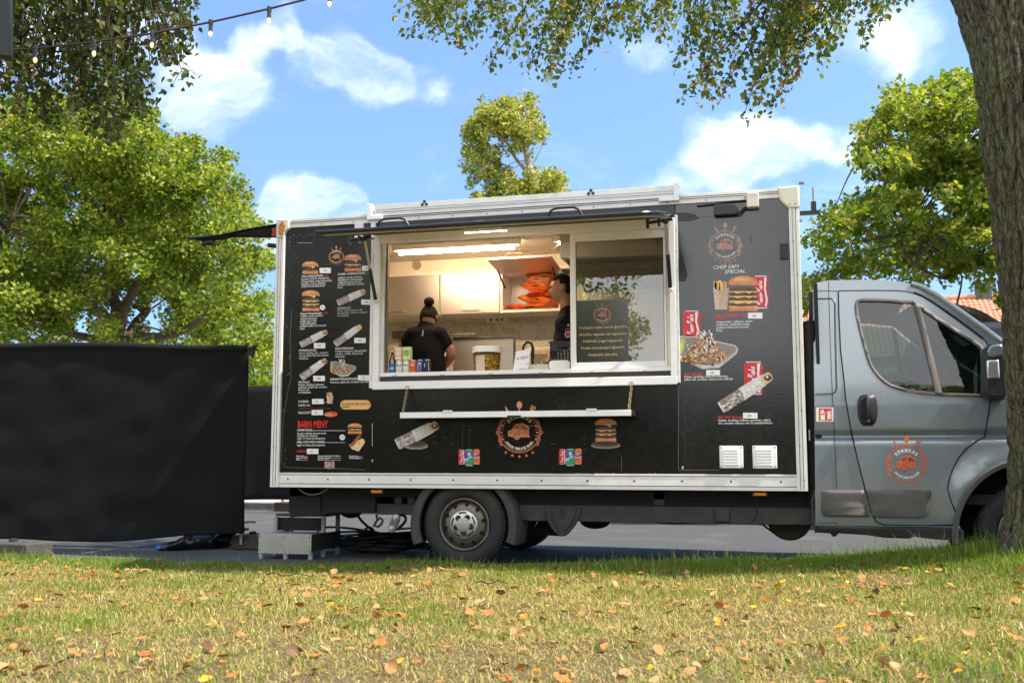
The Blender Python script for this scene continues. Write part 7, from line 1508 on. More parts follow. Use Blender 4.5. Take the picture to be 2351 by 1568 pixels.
# inside of the cab
b = MB(); b.box(rp[1][0]+.05, 6.2, .10, 1.96, .55, .62); b.build('cab_floor', m_dark, TR)
m_seat = mat('seat_dark_cloth', (.02, .022, .024), .85)
for y in (.28, 1.28):
    b = MB(); b.box(4.78, 5.28, y, y+.5, .8, 1.0); b.prism([(4.66, .95), (4.84, .98), (4.76, 1.62), (4.60, 1.60)], y, y+.5); b.prism([(4.60, 1.64), (4.72, 1.66), (4.69, 1.86), (4.59, 1.84)], y+.12, y+.38); b.build('seat', m_seat, TR, bevel=.04, seg=3)
b = MB(); b.prism([(5.55, .8), (5.55, 1.15), (5.62, 1.30), (5.85, 1.36), (6.05, 1.36), (6.05, .8)], .14, 1.92); b.build('dashboard', mat('dash_dark', (.03, .034, .034), .6), TR, bevel=.04, seg=3)
c = Vector((5.45, 1.53, 1.20)); ax = Vector((.62, 0, .78)); u_ = Vector((0, 1, 0)); v_ = ax.cross(u_); b = MB(); b.tube([c+(u_*math.cos(a)+v_*math.sin(a))*.20 for a in [2*math.pi*k/28 for k in range(29)]], .016, seg=7)
for a in (0, 2.1, 4.2): b.tube([c, c+(u_*math.cos(a)+v_*math.sin(a))*.2], .014, seg=6)
b.tube([c, c+Vector((.3, 0, -.12))], .03); b.build('steering_wheel', m_blackp, TR, smooth=True)

# ------------------------------------------------------------------ trees
m_leafL = leafmat('lime_leaf', .42, .45); m_leafD = leafmat('overhead_leaf', .35, .45)
m_bark = mat('tree_bark', (.10, .075, .05), .9, var=.45, vscale=10, bump=.9, bscale=25)
def inpoly(x, y, pl):
    n = len(pl); r = np.zeros(len(x), bool); j = n-1
    for i in range(n):
        xi, yi = pl[i]; xj, yj = pl[j]; c = ((yi > y) != (yj > y)) & (x < (xj-xi)*(y-yi)/(yj-yi+1e-12)+xi); r ^= c; j = i
    return r
def rays_np(px, py):
    u = (px-W/2)/F; v = (H/2-py)/F; f = cp_-v*sp_; z = sp_+v*cp_; return np.stack([u*cy_-f*sy_, u*sy_+f*cy_, z], 1)
def leaves_at(c, size, rg, up=.5, droop=0., n6=False):
    """leaf blades (kite or pointed oval) at centres c (n,3)"""
    n = len(c); nrm = rg.normal(0, 1, (n, 3)); nrm[:, 2] = np.abs(nrm[:, 2])*(.4+up)+up*.5; nrm /= np.linalg.norm(nrm, axis=1, keepdims=True)
    d = rg.normal(0, 1, (n, 3)); d[:, 2] -= droop; d -= nrm*np.sum(d*nrm, 1, keepdims=True); d /= np.linalg.norm(d, axis=1, keepdims=True); s = np.cross(nrm, d)
    L_ = size*rg.uniform(.65, 1.25, (n, 1)); w = L_*rg.uniform(.34, .5, (n, 1)); fold = rg.uniform(.05, .35, (n, 1))*w
    if not n6:
        V = np.stack([c-d*L_*.5, c+s*w+nrm*fold-d*L_*.05, c+d*L_*.5, c-s*w+nrm*fold-d*L_*.05], 1); Fq = np.arange(n)[:, None]*4+np.arange(4)[None]; return V.reshape(-1, 3), Fq, 4
    V = np.stack([c-d*L_*.5, c+s*w+nrm*fold-d*L_*.18, c+s*w*.62+nrm*fold*.8+d*L_*.2, c+d*L_*.55-nrm*fold*.6, c-s*w*.62+nrm*fold*.8+d*L_*.2, c-s*w+nrm*fold-d*L_*.18], 1)
    Fq = (np.arange(n)[:, None, None]*6+np.array([(0, 1, 2, 3), (0, 3, 4, 5)])[None]).reshape(-1, 4); return V.reshape(-1, 3), Fq, 6
GREEN = [(.085, .15, .018), (.16, .225, .028), (.275, .31, .045), (.42, .39, .08)]
def tints(n, rg, pal, pw, k): 
    i = rg.choice(len(pal), n, p=pw); t = np.array(pal)[i]*rg.uniform(.75, 1.2, (n, 1)); return np.repeat(t, k, axis=0)
def crown_from(c, parent, size, rg, pal=GREEN, pw=(.3, .35, .25, .10), per=60, rad=.33, up=.5, droop=.3, name='crown', m=None, n6=False, flat=.75):
    n = len(c); base = np.repeat(c, per, axis=0); off = rg.normal(0, 1, (n*per, 3)); off /= np.linalg.norm(off, axis=1, keepdims=True); off *= (rg.random((n*per, 1))**.45)*rad*rg.uniform(.6, 1.3, (n, 1)).repeat(per, 0); off[:, 2] *= flat
    V, Fq, k = leaves_at(base+off, size, rg, up, droop, n6); return arr_mesh(name, V, Fq, m or m_leafL, parent, tint=tints(n*per, rg, pal, pw, k))
def poly_clumps(pl, n, d0, d1, rg, holes=()):
    xs_ = [p[0] for p in pl]; ys_ = [p[1] for p in pl]; x = rg.uniform(min(xs_), max(xs_), n*4); y = rg.uniform(min(ys_), max(ys_), n*4); k = inpoly(x, y, pl)
    for h in holes: k &= ~inpoly(x, y, h)
    x, y = x[k][:n], y[k][:n]; d = rg.uniform(d0, d1, len(x)); return np.array(CAM)+rays_np(x, y)*d[:, None]
def boughs(pl, nb, per, d0, d1, rg, rad, holes=(), fill=.30):
    c = poly_clumps(pl, nb, d0, d1, rg, holes); a = rg.normal(0, 1, (len(c), per, 3)); a /= np.linalg.norm(a, axis=2, keepdims=True); a[..., 2] = np.abs(a[..., 2])*.75-.15; a[..., :2] *= 1.15
    c = (c[:, None]+a*rad*rg.uniform(.6, 1.25, (len(c), 1, 1))*rg.uniform(.7, 1, (len(c), per, 1))).reshape(-1, 3); px = np.array([pxof(p) for p in c]); k = inpoly(px[:, 0], px[:, 1], pl)
    for h in holes: k &= ~inpoly(px[:, 0], px[:, 1], h)
    return np.r_[c[k], poly_clumps(pl, int(nb*per*fill), d0, d1, rg, holes)]
def limbs(parent, paths, m=m_bark, name='trunk', sub=5):
    b = MB()
    for pts, r0, r1 in paths:
        pts = [Vector(p) for p in pts]; q = []
        for i in range(len(pts)-1):
            p0, p1, p2, p3 = pts[max(0, i-1)], pts[i], pts[i+1], pts[min(len(pts)-1, i+2)]
            for t in [k/sub for k in range(sub)]+([1.] if i == len(pts)-2 else []): q.append(.5*((2*p1)+(p2-p0)*t+(2*p0-5*p1+4*p2-p3)*t*t+(3*p1-p0-3*p2+p3)*t**3))
        n = len(q); b.tube([p+Vector((mnoise.noise(p*1.7), mnoise.noise(p*1.7+Vector((9, 0, 0))), 0))*min(.10, r0*.5) for p in q], [r0+(r1-r0)*i/(n-1) for i in range(n)], seg=9)
    return b.build(name, m, parent, smooth=True)
def twigs(c, anchors, rg, n, r=.012):
    """thin branches from the nearest limb point out to clumps"""
    out_ = []
    A_ = np.array([tuple(a) for a in anchors])
    for i in rg.choice(len(c), min(n, len(c)), replace=False):
        d = np.linalg.norm(A_-c[i], axis=1); a = Vector(A_[np.argsort(d)[rg.integers(0, 3)]]); e = Vector(c[i]); mid = a.lerp(e, .5)+Vector((rg.normal(0, .12), rg.normal(0, .12), .12*(e-a).length)); out_.append(([a, mid, e], r*2.0, r*.5))
    return out_
# -- big broad tree on the left
rg = np.random.default_rng(21)
base = PC(267, 1100, 22); base.z = 0; t = thing('lime_tree', 'broad sunlit green tree with forked trunk behind the near black fence', 'tree', tuple(base))
plL = [(-330, 250), (-150, 225), (40, 222), (150, 198), (262, 205), (325, 222), (362, 250), (340, 292), (385, 325), (445, 322), (512, 345), (535, 400), (568, 430), (550, 478), (590, 505), (622, 560), (628, 640), (628, 865), (555, 872), (575, 800), (-330, 800)]
c = boughs(plL, 120, 11, 18.8, 25.5, rg, .95, holes=[[(325, 700), (385, 690), (385, 770), (325, 775)], [(150, 735), (200, 720), (205, 775), (150, 785)], [(470, 655), (490, 650), (495, 680), (470, 685)], [(250, 655), (290, 650), (290, 685), (250, 690)]])
q = lambda x, y, d=22: PC(x, y, d)
L_l = [([base, q(267, 850), q(266, 780), q(268, 715)], .25, .18), ([q(266, 745), q(225, 715, 21.5), q(195, 670, 21), (q(120, 600, 20))], .13, .05), ([q(268, 720), q(262, 660, 22.5), q(250, 560, 23), q(240, 420, 23)], .14, .04), ([q(270, 725), q(300, 680, 21.5), q(345, 600, 21), q(380, 450, 21)], .12, .03), ([q(275, 790), q(320, 775, 21.3), q(400, 768, 20.5), q(480, 720, 20), q(560, 650, 20)], .13, .03), ([q(268, 800), q(330, 720, 23), q(345, 690, 23.5), q(420, 600, 24)], .12, .03), ([q(264, 790), q(180, 770, 23), q(60, 740, 24), q(-80, 690, 24)], .11, .03), ([q(240, 520, 23), q(180, 420, 23), q(120, 330, 23)], .06, .02), ([q(360, 520, 21), q(450, 460, 20.5), q(520, 420, 20)], .05, .02), ([q(120, 600, 20), q(20, 520, 19.6), q(-100, 440, 19)], .05, .02)]
limbs(t, L_l+twigs(c, [p for pa in L_l for p in pa[0][1:]], rg, 130)); crown_from(c, t, .088, rg, per=125, rad=.34)
# -- a paler tree and a dark one further back at the left
for (px, dep, pl, n, lab, pal, pw, sd_) in ((-40, 34, [(-400, 560), (-200, 480), (-60, 520), (80, 640), (150, 700), (160, 800), (-400, 800)], 150, 'pale yellow green tree far behind the fence at the left edge', [(.28, .28, .06), (.42, .37, .08), (.2, .24, .05)], (.4, .3, .3), 31), (560, 40, [(430, 800), (470, 745), (560, 730), (640, 760), (660, 900), (430, 900)], 90, 'low rounded tree far behind, between the fence and the truck', GREEN, (.3, .35, .25, .10), 32)):
    rg = np.random.default_rng(sd_); base = PC(px, 1100, dep); base.z = .1; tt = thing('lime_tree', lab, 'tree', tuple(base)); c = poly_clumps(pl, n, dep-2.5, dep+2.5, rg); top = PC(px, 700, dep)
    L2 = [([base, base.lerp(top, .5), top], .2, .05)]; limbs(tt, L2+twigs(c, [base.lerp(top, .5), base.lerp(top, .8), top], rg, 30, .02)); crown_from(c, tt, .2, rg, pal, pw, per=46, rad=.7)
# -- slim tree above the truck
rg = np.random.default_rng(5); D = 27.; base = PC(1245, 1100, D); base.z = .1; t = thing('poplar_tree', 'slim tree top rising behind the truck roof', 'tree', tuple(base))
plC = [(1064, 305), (1090, 262), (1108, 238), (1135, 245), (1148, 222), (1172, 240), (1196, 216), (1217, 228), (1230, 262), (1246, 300), (1244, 325), (1216, 345), (1220, 385), (1240, 402), (1272, 388), (1296, 412), (1318, 440), (1322, 470), (1086, 476), (1096, 444), (1070, 415), (1062, 370)]
hol = [[(1170, 350), (1206, 330), (1212, 420), (1186, 425), (1150, 360)], [(1120, 320), (1150, 310), (1162, 335), (1132, 345)], [(1210, 350), (1232, 345), (1228, 395), (1214, 392)], [(1078, 425), (1120, 405), (1115, 440), (1090, 445)]]
c = boughs(plC, 62, 5, D-1.2, D+1.6, rg, .45, hol); c2_ = poly_clumps([(1085, 476), (1330, 476), (1400, 700), (1380, 880), (1060, 880), (1040, 650)], 150, D-2, D+2, rg)
q = lambda x, y, d=D: PC(x, y, d)
LC = [([base, q(1240, 700), q(1232, 460), q(1214, 370), q(1196, 300), q(1186, 240)], .17, .02), ([q(1222, 405), q(1190, 370), q(1160, 325), q(1128, 305)], .06, .015), ([q(1218, 385), q(1236, 355), q(1246, 330)], .03, .01), ([q(1228, 440), q(1170, 420), q(1120, 430)], .04, .01), ([q(1232, 465), q(1270, 430), q(1300, 425)], .05, .015), ([q(1196, 300), q(1150, 262), q(1120, 260)], .03, .01)]
limbs(t, LC+twigs(c, [p for pa in LC for p in pa[0][2:]], rg, 40, .008), mat('pale_bark', (.42, .36, .27), .85, var=.3, vscale=5)); crown_from(np.r_[c, c2_], t, .092, rg, [(.13, .18, .03), (.22, .25, .045), (.34, .34, .07), (.46, .40, .10)], (.25, .3, .28, .17), per=62, rad=.21, flat=1.1)
# -- tree behind the cab
rg = np.random.default_rng(8); D = 15.5; base = PC(2440, 1100, D); base.z = 0; t = thing('lime_tree', 'spreading tree behind the cab with low bare limbs', 'tree', tuple(base))
plR = [(1848, 640), (1858, 535), (1905, 505), (1930, 450), (1985, 436), (2002, 400), (1958, 352), (1988, 332), (1978, 296), (2012, 280), (2044, 245), (2012, 234), (2060, 200), (2108, 225), (2150, 195), (2190, 170), (2240, 160), (2300, 190), (2450, 60), (2700, 250), (2700, 690), (2420, 760), (2300, 690), (2262, 660), (2225, 640), (2205, 655), (2170, 640), (2120, 655), (2040, 640), (1960, 640), (1880, 690), (1850, 740)]
hol = [[(2180, 430), (2215, 410), (2225, 450), (2190, 465)], [(2230, 560), (2262, 550), (2262, 590), (2235, 590)], [(1915, 570), (1950, 560), (1955, 600), (1920, 605)], [(2060, 470), (2090, 455), (2100, 490), (2066, 500)], [(1990, 420), (2030, 400), (2040, 440), (2000, 450)], [(2090, 370), (2120, 360), (2130, 400), (2096, 405)], [(2130, 640), (2165, 600), (2180, 650)], [(2030, 300), (2070, 290), (2075, 318), (2035, 325)], [(1980, 560), (2010, 545), (2015, 580)]]
c = boughs(plR, 100, 8, 13.4, 17.8, rg, .55, hol, .34); q = lambda x, y, d=D: PC(x, y, d)
LR = [([base, q(2445, 800), q(2430, 600), q(2400, 350)], .24, .10), ([q(2440, 640), q(2340, 606, 15.2), q(2285, 606, 15), q(2215, 600, 14.8), (q(2150, 570, 14.6)), q(2085, 535, 14.5), q(1960, 560, 14.2)], .14, .02), ([q(2440, 800), q(2345, 772, 15), q(2300, 757, 14.6), q(2250, 722, 14.4), q(2196, 706, 14.2), q(2120, 690, 14)], .12, .04), ([q(2420, 520), q(2300, 420, 15), q(2180, 330, 15), q(2060, 260, 15)], .09, .02), ([q(2410, 450), q(2300, 300, 16), q(2240, 200, 16)], .08, .02), ([q(2215, 600, 14.8), q(2130, 520, 15), q(2050, 440, 15), q(1990, 340, 15)], .06, .015), ([q(2180, 605, 14.6), q(2170, 640, 14.3), q(2100, 610, 14)], .03, .01)]
limbs(t, LR+twigs(c, [p for pa in LR for p in pa[0][2:]], rg, 150, .009)); crown_from(c, t, .082, rg, [(.10, .17, .02), (.17, .24, .03), (.28, .31, .045), (.42, .37, .07)], (.32, .34, .24, .10), per=76, rad=.24)
# -- trees behind the camera, seen in the panels and panes only
for i, (x, y, h, r) in enumerate(((-9, -19, 8, 3.4), (-2.5, -23, 7.5, 2.6), (7.6, -20, 8.8, 2.6))):
    rg = np.random.default_rng(40+i); t = thing('street_tree', ['round tree across the lawn, reflected in the menu panel', 'smaller tree across the lawn, reflected in the lower panel', 'tall tree across the lawn, reflected in the cab'][i], 'tree', (x, y, 0)); a = rg.normal(0, 1, (120, 3)); a /= np.linalg.norm(a, axis=1, keepdims=True); c = np.array((x, y, h-r))+a*(rg.random((120, 1))**.4)*r
    limbs(t, [([(x, y, -.1), (x+.1, y, h*.4), (x, y, h*.8)], .22, .06)]+twigs(c, [(x, y, h*.4), (x, y, h*.6), (x, y, h*.8)], rg, 20, .02)); crown_from(c, t, .15, rg, per=130, rad=.8)

# -- the near trunk on the right: furrowed bark in relief
t_near = thing('near_tree', 'large mossy barked tree trunk at the right with branches hanging over the scene', 'tree', (TREE_B.x, TREE_B.y, lawn_h(TREE_B.x, TREE_B.y)))
Lft = [(-420, 1985), (-200, 2105), (-60, 2168), (0, 2192), (60, 2212), (110, 2230), (230, 2249), (400, 2268), (560, 2284), (720, 2301), (900, 2313), (1050, 2317), (1130, 2317), (1180, 2310), (1215, 2302), (1245, 2292), (1275, 2278), (1330, 2250)]
Rm = [.30, .31, .33, .335, .325, .31, .30, .295, .29, .285, .285, .29, .295, .305, .32, .345, .38, .44]
nv, nu = 420, 150; ys_ = np.linspace(1330, -420, nv); V = []
Ly = np.array([a for a, _ in Lft]); Lx = np.array([b_ for _, b_ in Lft]); Rr = np.array(Rm); o_ = np.argsort(Ly)
for y in ys_:
    r = np.interp(y, Ly[o_], Rr[o_]); lx = np.interp(y, Ly[o_], Lx[o_]); dep = 6.75+max(0, (200-y))*.0009; cpt = PC(lx+r*F/dep, y, dep)
    for k in range(nu):
        a = 2*math.pi*k/nu; s = a*.3; z = cpt.z; jj = .35*mnoise.noise((math.cos(a)*2, math.sin(a)*2, z*1.1))
        f1 = abs(mnoise.noise((math.cos(a)*5.2+jj, math.sin(a)*5.2+jj, z*2.3+3))); f2 = abs(mnoise.noise((math.cos(a)*9+jj, math.sin(a)*9, z*6.5))); f3 = mnoise.noise((math.cos(a)*26, math.sin(a)*26, z*14))
        d = .024*min(1, f1*3.6)+.016*min(1, f2*3.4)+.006*f3-.050+.02*mnoise.noise((math.cos(a)*1.2, math.sin(a)*1.2, z*.8))
        fl_ = max(0, (.75-z)/.75)**2*.10*(.4+math.cos(a*5+1)); V.append((cpt.x+(r+d+fl_)*math.cos(a), cpt.y+(r+d+fl_)*math.sin(a), z))
Fq = np.array([(i*nu+k, i*nu+(k+1) % nu, (i+1)*nu+(k+1) % nu, (i+1)*nu+k) for i in range(nv-1) for k in range(nu)])
m_nb = bpy.data.materials.new('mossy_bark'); m_nb.use_nodes = True; _n = m_nb.node_tree.nodes; _l = m_nb.node_tree.links; _b = _n['Principled BSDF']; _b.inputs['Roughness'].default_value = .92; _b.inputs['Specular IOR Level'].default_value = .2
_g = _n.new('ShaderNodeNewGeometry'); _r = _n.new('ShaderNodeValToRGB'); _l.new(_g.outputs['Pointiness'], _r.inputs[0]); _r.color_ramp.elements[0].position = .42; _r.color_ramp.elements[0].color = (.018, .013, .009, 1); _r.color_ramp.elements[1].position = .54; _r.color_ramp.elements[1].color = (.135, .118, .078, 1)  # furrow shade put into the colour: hollows dark, ridges lighter
_c = _n.new('ShaderNodeTexCoord'); _t = _n.new('ShaderNodeTexNoise'); _t.inputs['Scale'].default_value = 3.5; _t.inputs['Detail'].default_value = 8; _l.new(_c.outputs['Object'], _t.inputs['Vector']); _q = _n.new('ShaderNodeMapRange'); _q.inputs['From Min'].default_value = .42; _q.inputs['From Max'].default_value = .68; _l.new(_t.outputs['Fac'], _q.inputs['Value'])
_m = _n.new('ShaderNodeMix'); _m.data_type = 'RGBA'; _m.blend_type = 'MIX'; _w = _n.new('ShaderNodeMath'); _w.operation = 'MULTIPLY'; _l.new(_q.outputs[0], _w.inputs[0]); _l.new(_r.outputs['Alpha'], _w.inputs[1]); _w2 = _n.new('ShaderNodeMath'); _w2.operation = 'MULTIPLY'; _w2.inputs[1].default_value = .75; _l.new(_w.outputs[0], _w2.inputs[0])
_l.new(_w2.outputs[0], _m.inputs[0]); _l.new(_r.outputs[0], _m.inputs[6]); _m.inputs[7].default_value = (.125, .142, .058, 1); _l.new(_m.outputs[2], _b.inputs['Base Color'])
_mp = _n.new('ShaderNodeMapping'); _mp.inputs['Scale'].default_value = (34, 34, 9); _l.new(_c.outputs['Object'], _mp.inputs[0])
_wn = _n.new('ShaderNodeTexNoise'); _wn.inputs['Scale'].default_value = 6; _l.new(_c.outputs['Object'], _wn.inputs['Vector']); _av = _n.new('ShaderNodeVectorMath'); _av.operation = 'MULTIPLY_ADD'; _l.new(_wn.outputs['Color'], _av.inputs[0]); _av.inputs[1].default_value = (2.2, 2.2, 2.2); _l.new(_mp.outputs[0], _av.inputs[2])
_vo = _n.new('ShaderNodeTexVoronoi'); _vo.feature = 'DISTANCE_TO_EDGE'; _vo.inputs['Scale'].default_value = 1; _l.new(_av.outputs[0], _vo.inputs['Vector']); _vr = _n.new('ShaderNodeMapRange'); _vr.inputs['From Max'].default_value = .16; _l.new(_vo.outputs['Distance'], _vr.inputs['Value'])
_p0 = _n.new('ShaderNodeBump'); _p0.inputs['Strength'].default_value = 1; _p0.inputs['Distance'].default_value = .008; _l.new(_vr.outputs[0], _p0.inputs['Height'])
_p = _n.new('ShaderNodeBump'); _p.inputs['Strength'].default_value = .8; _p.inputs['Distance'].default_value = .012; _l.new(_p0.outputs[0], _p.inputs['Normal'])
_cm = _n.new('ShaderNodeMix'); _cm.data_type = 'RGBA'; _cm.blend_type = 'MULTIPLY'; _cm.inputs[0].default_value = 1; _cr = _n.new('ShaderNodeMapRange'); _cr.inputs['To Min'].default_value = .68; _l.new(_vr.outputs[0], _cr.inputs['Value']); _l.new(_m.outputs[2], _cm.inputs[6]); _l.new(_cr.outputs[0], _cm.inputs[7]); _l.new(_cm.outputs[2], _b.inputs['Base Color'])  # crack shade painted into the base colour as well as the bump
_t2 = _n.new('ShaderNodeTexNoise'); _t2.inputs['Scale'].default_value = 55; _t2.inputs['Detail'].default_value = 5; _l.new(_c.outputs['Object'], _t2.inputs['Vector']); _l.new(_t2.outputs['Fac'], _p.inputs['Height']); _l.new(_p.outputs[0], _b.inputs['Normal'])
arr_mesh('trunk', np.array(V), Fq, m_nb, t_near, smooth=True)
# -- hanging sprays of leaves: stems that droop into the picture from limbs above it
def sprays(parent, stems, rg, leaf, dens, pal, pw, name='crown', spread=16, plane=False):
    b = MB(); C_ = []
    for (x0, y0, x1, y1, dep, dep1, r) in stems:
        n = 14; p = []
        for i in range(n+1):
            u = i/n; x = x0+(x1-x0)*u+14*mnoise.noise((x0*.1, u*3, y1*.1)); y = y0+(y1-y0)*(u**1.25)+8*mnoise.noise((x1*.1, u*3, 7)); p.append(P(x, y, dep+(dep1-dep)*u) if plane else PC(x, y, dep+(dep1-dep)*u))
        b.tube(p, [r*(1-.85*i/n) for i in range(n+1)], seg=6); Lg = math.hypot(x1-x0, y1-y0)
        for k in range(int(Lg*dens)):
            u = rg.random()**.75; i = min(n-1, int(u*n)); q_ = p[i].lerp(p[i+1], u*n-i); s = spread*((8.0 if plane else dep)/F); C_.append(tuple(q_+Vector((rg.normal(0, s), rg.normal(0, s*1.6), rg.normal(-.4*s, s)))))
            if rg.random() < .25: e = q_+Vector((rg.normal(0, s), rg.normal(0, s), -abs(rg.normal(0, 1.6*s)))); b.tube([q_, q_.lerp(e, .5)+Vector((0, 0, .3*s)), e], [r*.22, r*.16, r*.1], seg=4); C_.append(tuple(e))
    br = b.build('branches', mat('dark_twig', (.035, .025, .022), .85), parent, smooth=True); C_ = np.array(C_); V, Fq, k = leaves_at(C_, leaf, rg, .25, 1.1, True)
    arr_mesh(name, V, Fq, m_leafD, parent, tint=tints(len(C_), rg, pal, pw, k))
rg = np.random.default_rng(77); st = []
def low_edge(x, ctrl): xs_, yy = zip(*ctrl); return float(np.interp(x, xs_, yy))
ctrl = [(905, 55), (960, 75), (1040, 112), (1100, 140), (1140, 160), (1190, 175), (1235, 200), (1290, 195), (1330, 165), (1400, 120), (1470, 88), (1535, 110), (1560, 215), (1620, 250), (1680, 280), (1740, 275), (1800, 255), (1830, 215), (1870, 120), (1900, 150), (1960, 140), (2000, 90), (2035, 60)]
for k in range(108):
    x1 = rg.uniform(905, 2035); y1 = low_edge(x1, ctrl)*rg.uniform(.25, 1.0); x0 = x1+(rg.normal(70, 50) if x1 > 1480 else rg.normal(60, 70)); dep = rg.uniform(.2, 1.9); st.append((x0, rg.uniform(-120, -40), x1, y1, dep, dep+rg.uniform(-.3, .3), rg.uniform(.004, .009)))
for a in ((1900, -120, 1560, 228), (1860, -120, 1650, 240), (1990, -150, 1770, 250), (1880, -100, 1700, 275), (2010, -120, 1880, 130), (2080, -140, 1980, 100), (1420, -120, 1330, 150), (1400, -120, 1260, 185), (1300, -120, 1130, 155), (1180, -100, 940, 80), (1500, -140, 1380, 90)): st.append((*a, 1.0, 1.1, .016))
GD = [(.07, .11, .017), (.105, .145, .022), (.16, .17, .03), (.32, .19, .035)]
# limb the sprays hang from, out of the trunk's crown above the frame
limbs(t_near, [([PC(2120, -400, 7.1), P(1950, -230, .4), P(1700, -170, .9), P(1400, -150, 1.1), P(1100, -140, 1.2), P(900, -120, 1.2)], .12, .02), ([PC(2120, -420, 7.1), P(2000, -300, .8), P(1600, -260, 1.6), P(1200, -240, 1.9)], .10, .02), ([PC(2110, -400, 7.2), PC(2130, -640, 7.3), PC(2180, -900, 7.3)], .28, .15)], name='limb')
sprays(t_near, st, rg, .053, .25, GD, (.34, .40, .22, .04), spread=13, plane=True)
st2 = []
for k in range(7): x1 = rg.uniform(1560, 1840); y1 = rg.uniform(140, low_edge(x1, ctrl)); st2.append((x1+rg.normal(70, 40), -40, x1, y1, .9, .8, .005))
sprays(t_near, st2, rg, .052, .10, [(.15, .15, .03), (.34, .19, .04), (.40, .26, .05), (.22, .08, .03)], (.5, .22, .2, .08), name='autumn_foliage', spread=13, plane=True)
# -- birch hanging in at the upper left
rg = np.random.default_rng(78); bb = PC(-620, 1100, 9.5); bb.z = 0
t = thing('birch_tree', 'dark drooping birch foliage hanging in at the upper left', 'tree', tuple(bb)); top = PC(-560, -500, 9.5)
limbs(t, [([bb, bb.lerp(top, .5), top], .2, .1), ([top, PC(-250, -420, 8.6), PC(100, -260, 8), PC(380, -160, 7.6)], .10, .02), ([bb.lerp(top, .85), PC(-250, -250, 8.6), PC(60, -140, 8.3), PC(300, -90, 8)], .08, .02), ([bb.lerp(top, .8), PC(-300, -150, 7.6), PC(-60, -90, 7.4), PC(150, -80, 7.4)], .07, .02)], mat('birch_bark', (.4, .38, .34), .8, var=.4, vscale=8))
ctl = [(-120, 330), (0, 300), (60, 250), (120, 290), (200, 330), (280, 330), (330, 270), (370, 200), (425, 180), (440, 120)]; st = []
for k in range(88):
    x1 = rg.uniform(-120, 440); y1 = low_edge(x1, ctl)*rg.uniform(.2, 1.02); st.append((x1-rg.normal(25, 45), rg.uniform(-110, -60), x1, y1, rg.uniform(7, 8.8), rg.uniform(7, 8.8), rg.uniform(.005, .011)))
for a in ((120, -100, 215, 300), (200, -120, 320, 260), (60, -100, 110, 290), (300, -100, 420, 175), (260, -110, 250, 320), (330, -100, 385, 120)): st.append((*a, 7.8, 7.9, .016))
sprays(t, st, rg, .052, .23, [(.042, .058, .012), (.06, .078, .015), (.09, .10, .022), (.17, .12, .035)], (.4, .36, .18, .06), spread=14)

# ------------------------------------------------------------------ string of bulbs, dark panel at the corner
sl_ = thing('string_light', 'purple black festoon cable with lit pear bulbs across the upper left sky', 'string light', tuple(PC(300, 85, 6)))
cps = [(-160, 124), (0, 117), (82, 112), (217, 97), (350, 77.5), (484, 51.6), (618, 21), (700, 0), (759, -17), (900, -60), (1050, -112)]
MB().tube([PC(x, y, 6.0) for x, y in cps], .0062, seg=7).build('cable', mat('festoon_cable', (.035, .012, .03), .5), sl_, smooth=True)
m_bulb = mat('bulb_glass_lit', (.8, .7, .55), .2, emit=(1, .50, .14), estr=.85)
for x, y in ((82, 112), (217, 97), (350, 77.5), (484, 51.6), (618, 21), (757, -17)):
    c = PC(x, y, 6.0); b = MB(); tl = Vector((.012*math.sin(x), 0, -1)).normalized()
    b.tube([c+Vector((0, 0, .012)), c+tl*.012, c+tl*.028, c+tl*.056], [.013, .0145, .011, .0125], seg=10); so = b.build('lamp_holder', m_blackp, sl_, smooth=True)
    MB().tube([c+tl*.055, c+tl*.062, c+tl*.072, c+tl*.084, c+tl*.089], [.006, .0105, .0115, .0075, .002], seg=10).build('bulb', m_bulb, so, smooth=True)
a, e = PC(-140, -160, 5.6), PC(26, 134, 5.6); b = MB(); c_ = PC(26, -160, 5.6); d_ = PC(-140, 118, 5.6); fw = Vector((-sy_, cy_, 0)).normalized()
b.slab([a, c_, e, PC(20, 132, 5.6), d_], fw, .03); tag(b.build('hanging_panel', mat('dark_slate_panel', (.018, .022, .024), .5), bevel=.012), 'corner of a dark slate panel hanging at the upper left edge', 'panel')

# ------------------------------------------------------------------ fallen leaves: the largest in view each an object
m_fall = {}
for n_, c_ in (('orange brown', (.43, .155, .032)), ('tan', (.40, .215, .08)), ('rust red', (.32, .09, .025)), ('bright yellow', (.66, .34, .01)), ('dark brown', (.13, .06, .025)), ('green', (.14, .22, .05))): m_fall[n_] = mat('fallen_leaf_'+n_.replace(' ', '_'), c_, .6, var=.35, vscale=25, bump=.2, bscale=60)
def leaf_mesh(k):
    r = random.Random(100+k); n = 7; V = []; curl = r.uniform(-.9, 1.6); bend = r.uniform(-.5, .9)
    for i in range(n+1):
        u = i/n; w = (.40 if k % 3 else .30)*math.sin(math.pi*min(1, u*.96+.04))**.75*(1 if u > .1 else .6)
        for s in (-1, -.5, 0, .5, 1): V.append(((u-.5), s*w+.03*math.sin(u*9+k), .22*curl*(s*w)**2*3+.25*bend*(u-.5)**2+.03*math.sin(u*7+s*2+k)))
    Fq = [(i*5+j, i*5+j+1, (i+1)*5+j+1, (i+1)*5+j) for i in range(n) for j in range(4)]; return V, Fq
LM = [leaf_mesh(k) for k in range(9)]; lme = {}
rg = np.random.default_rng(33); spots = []
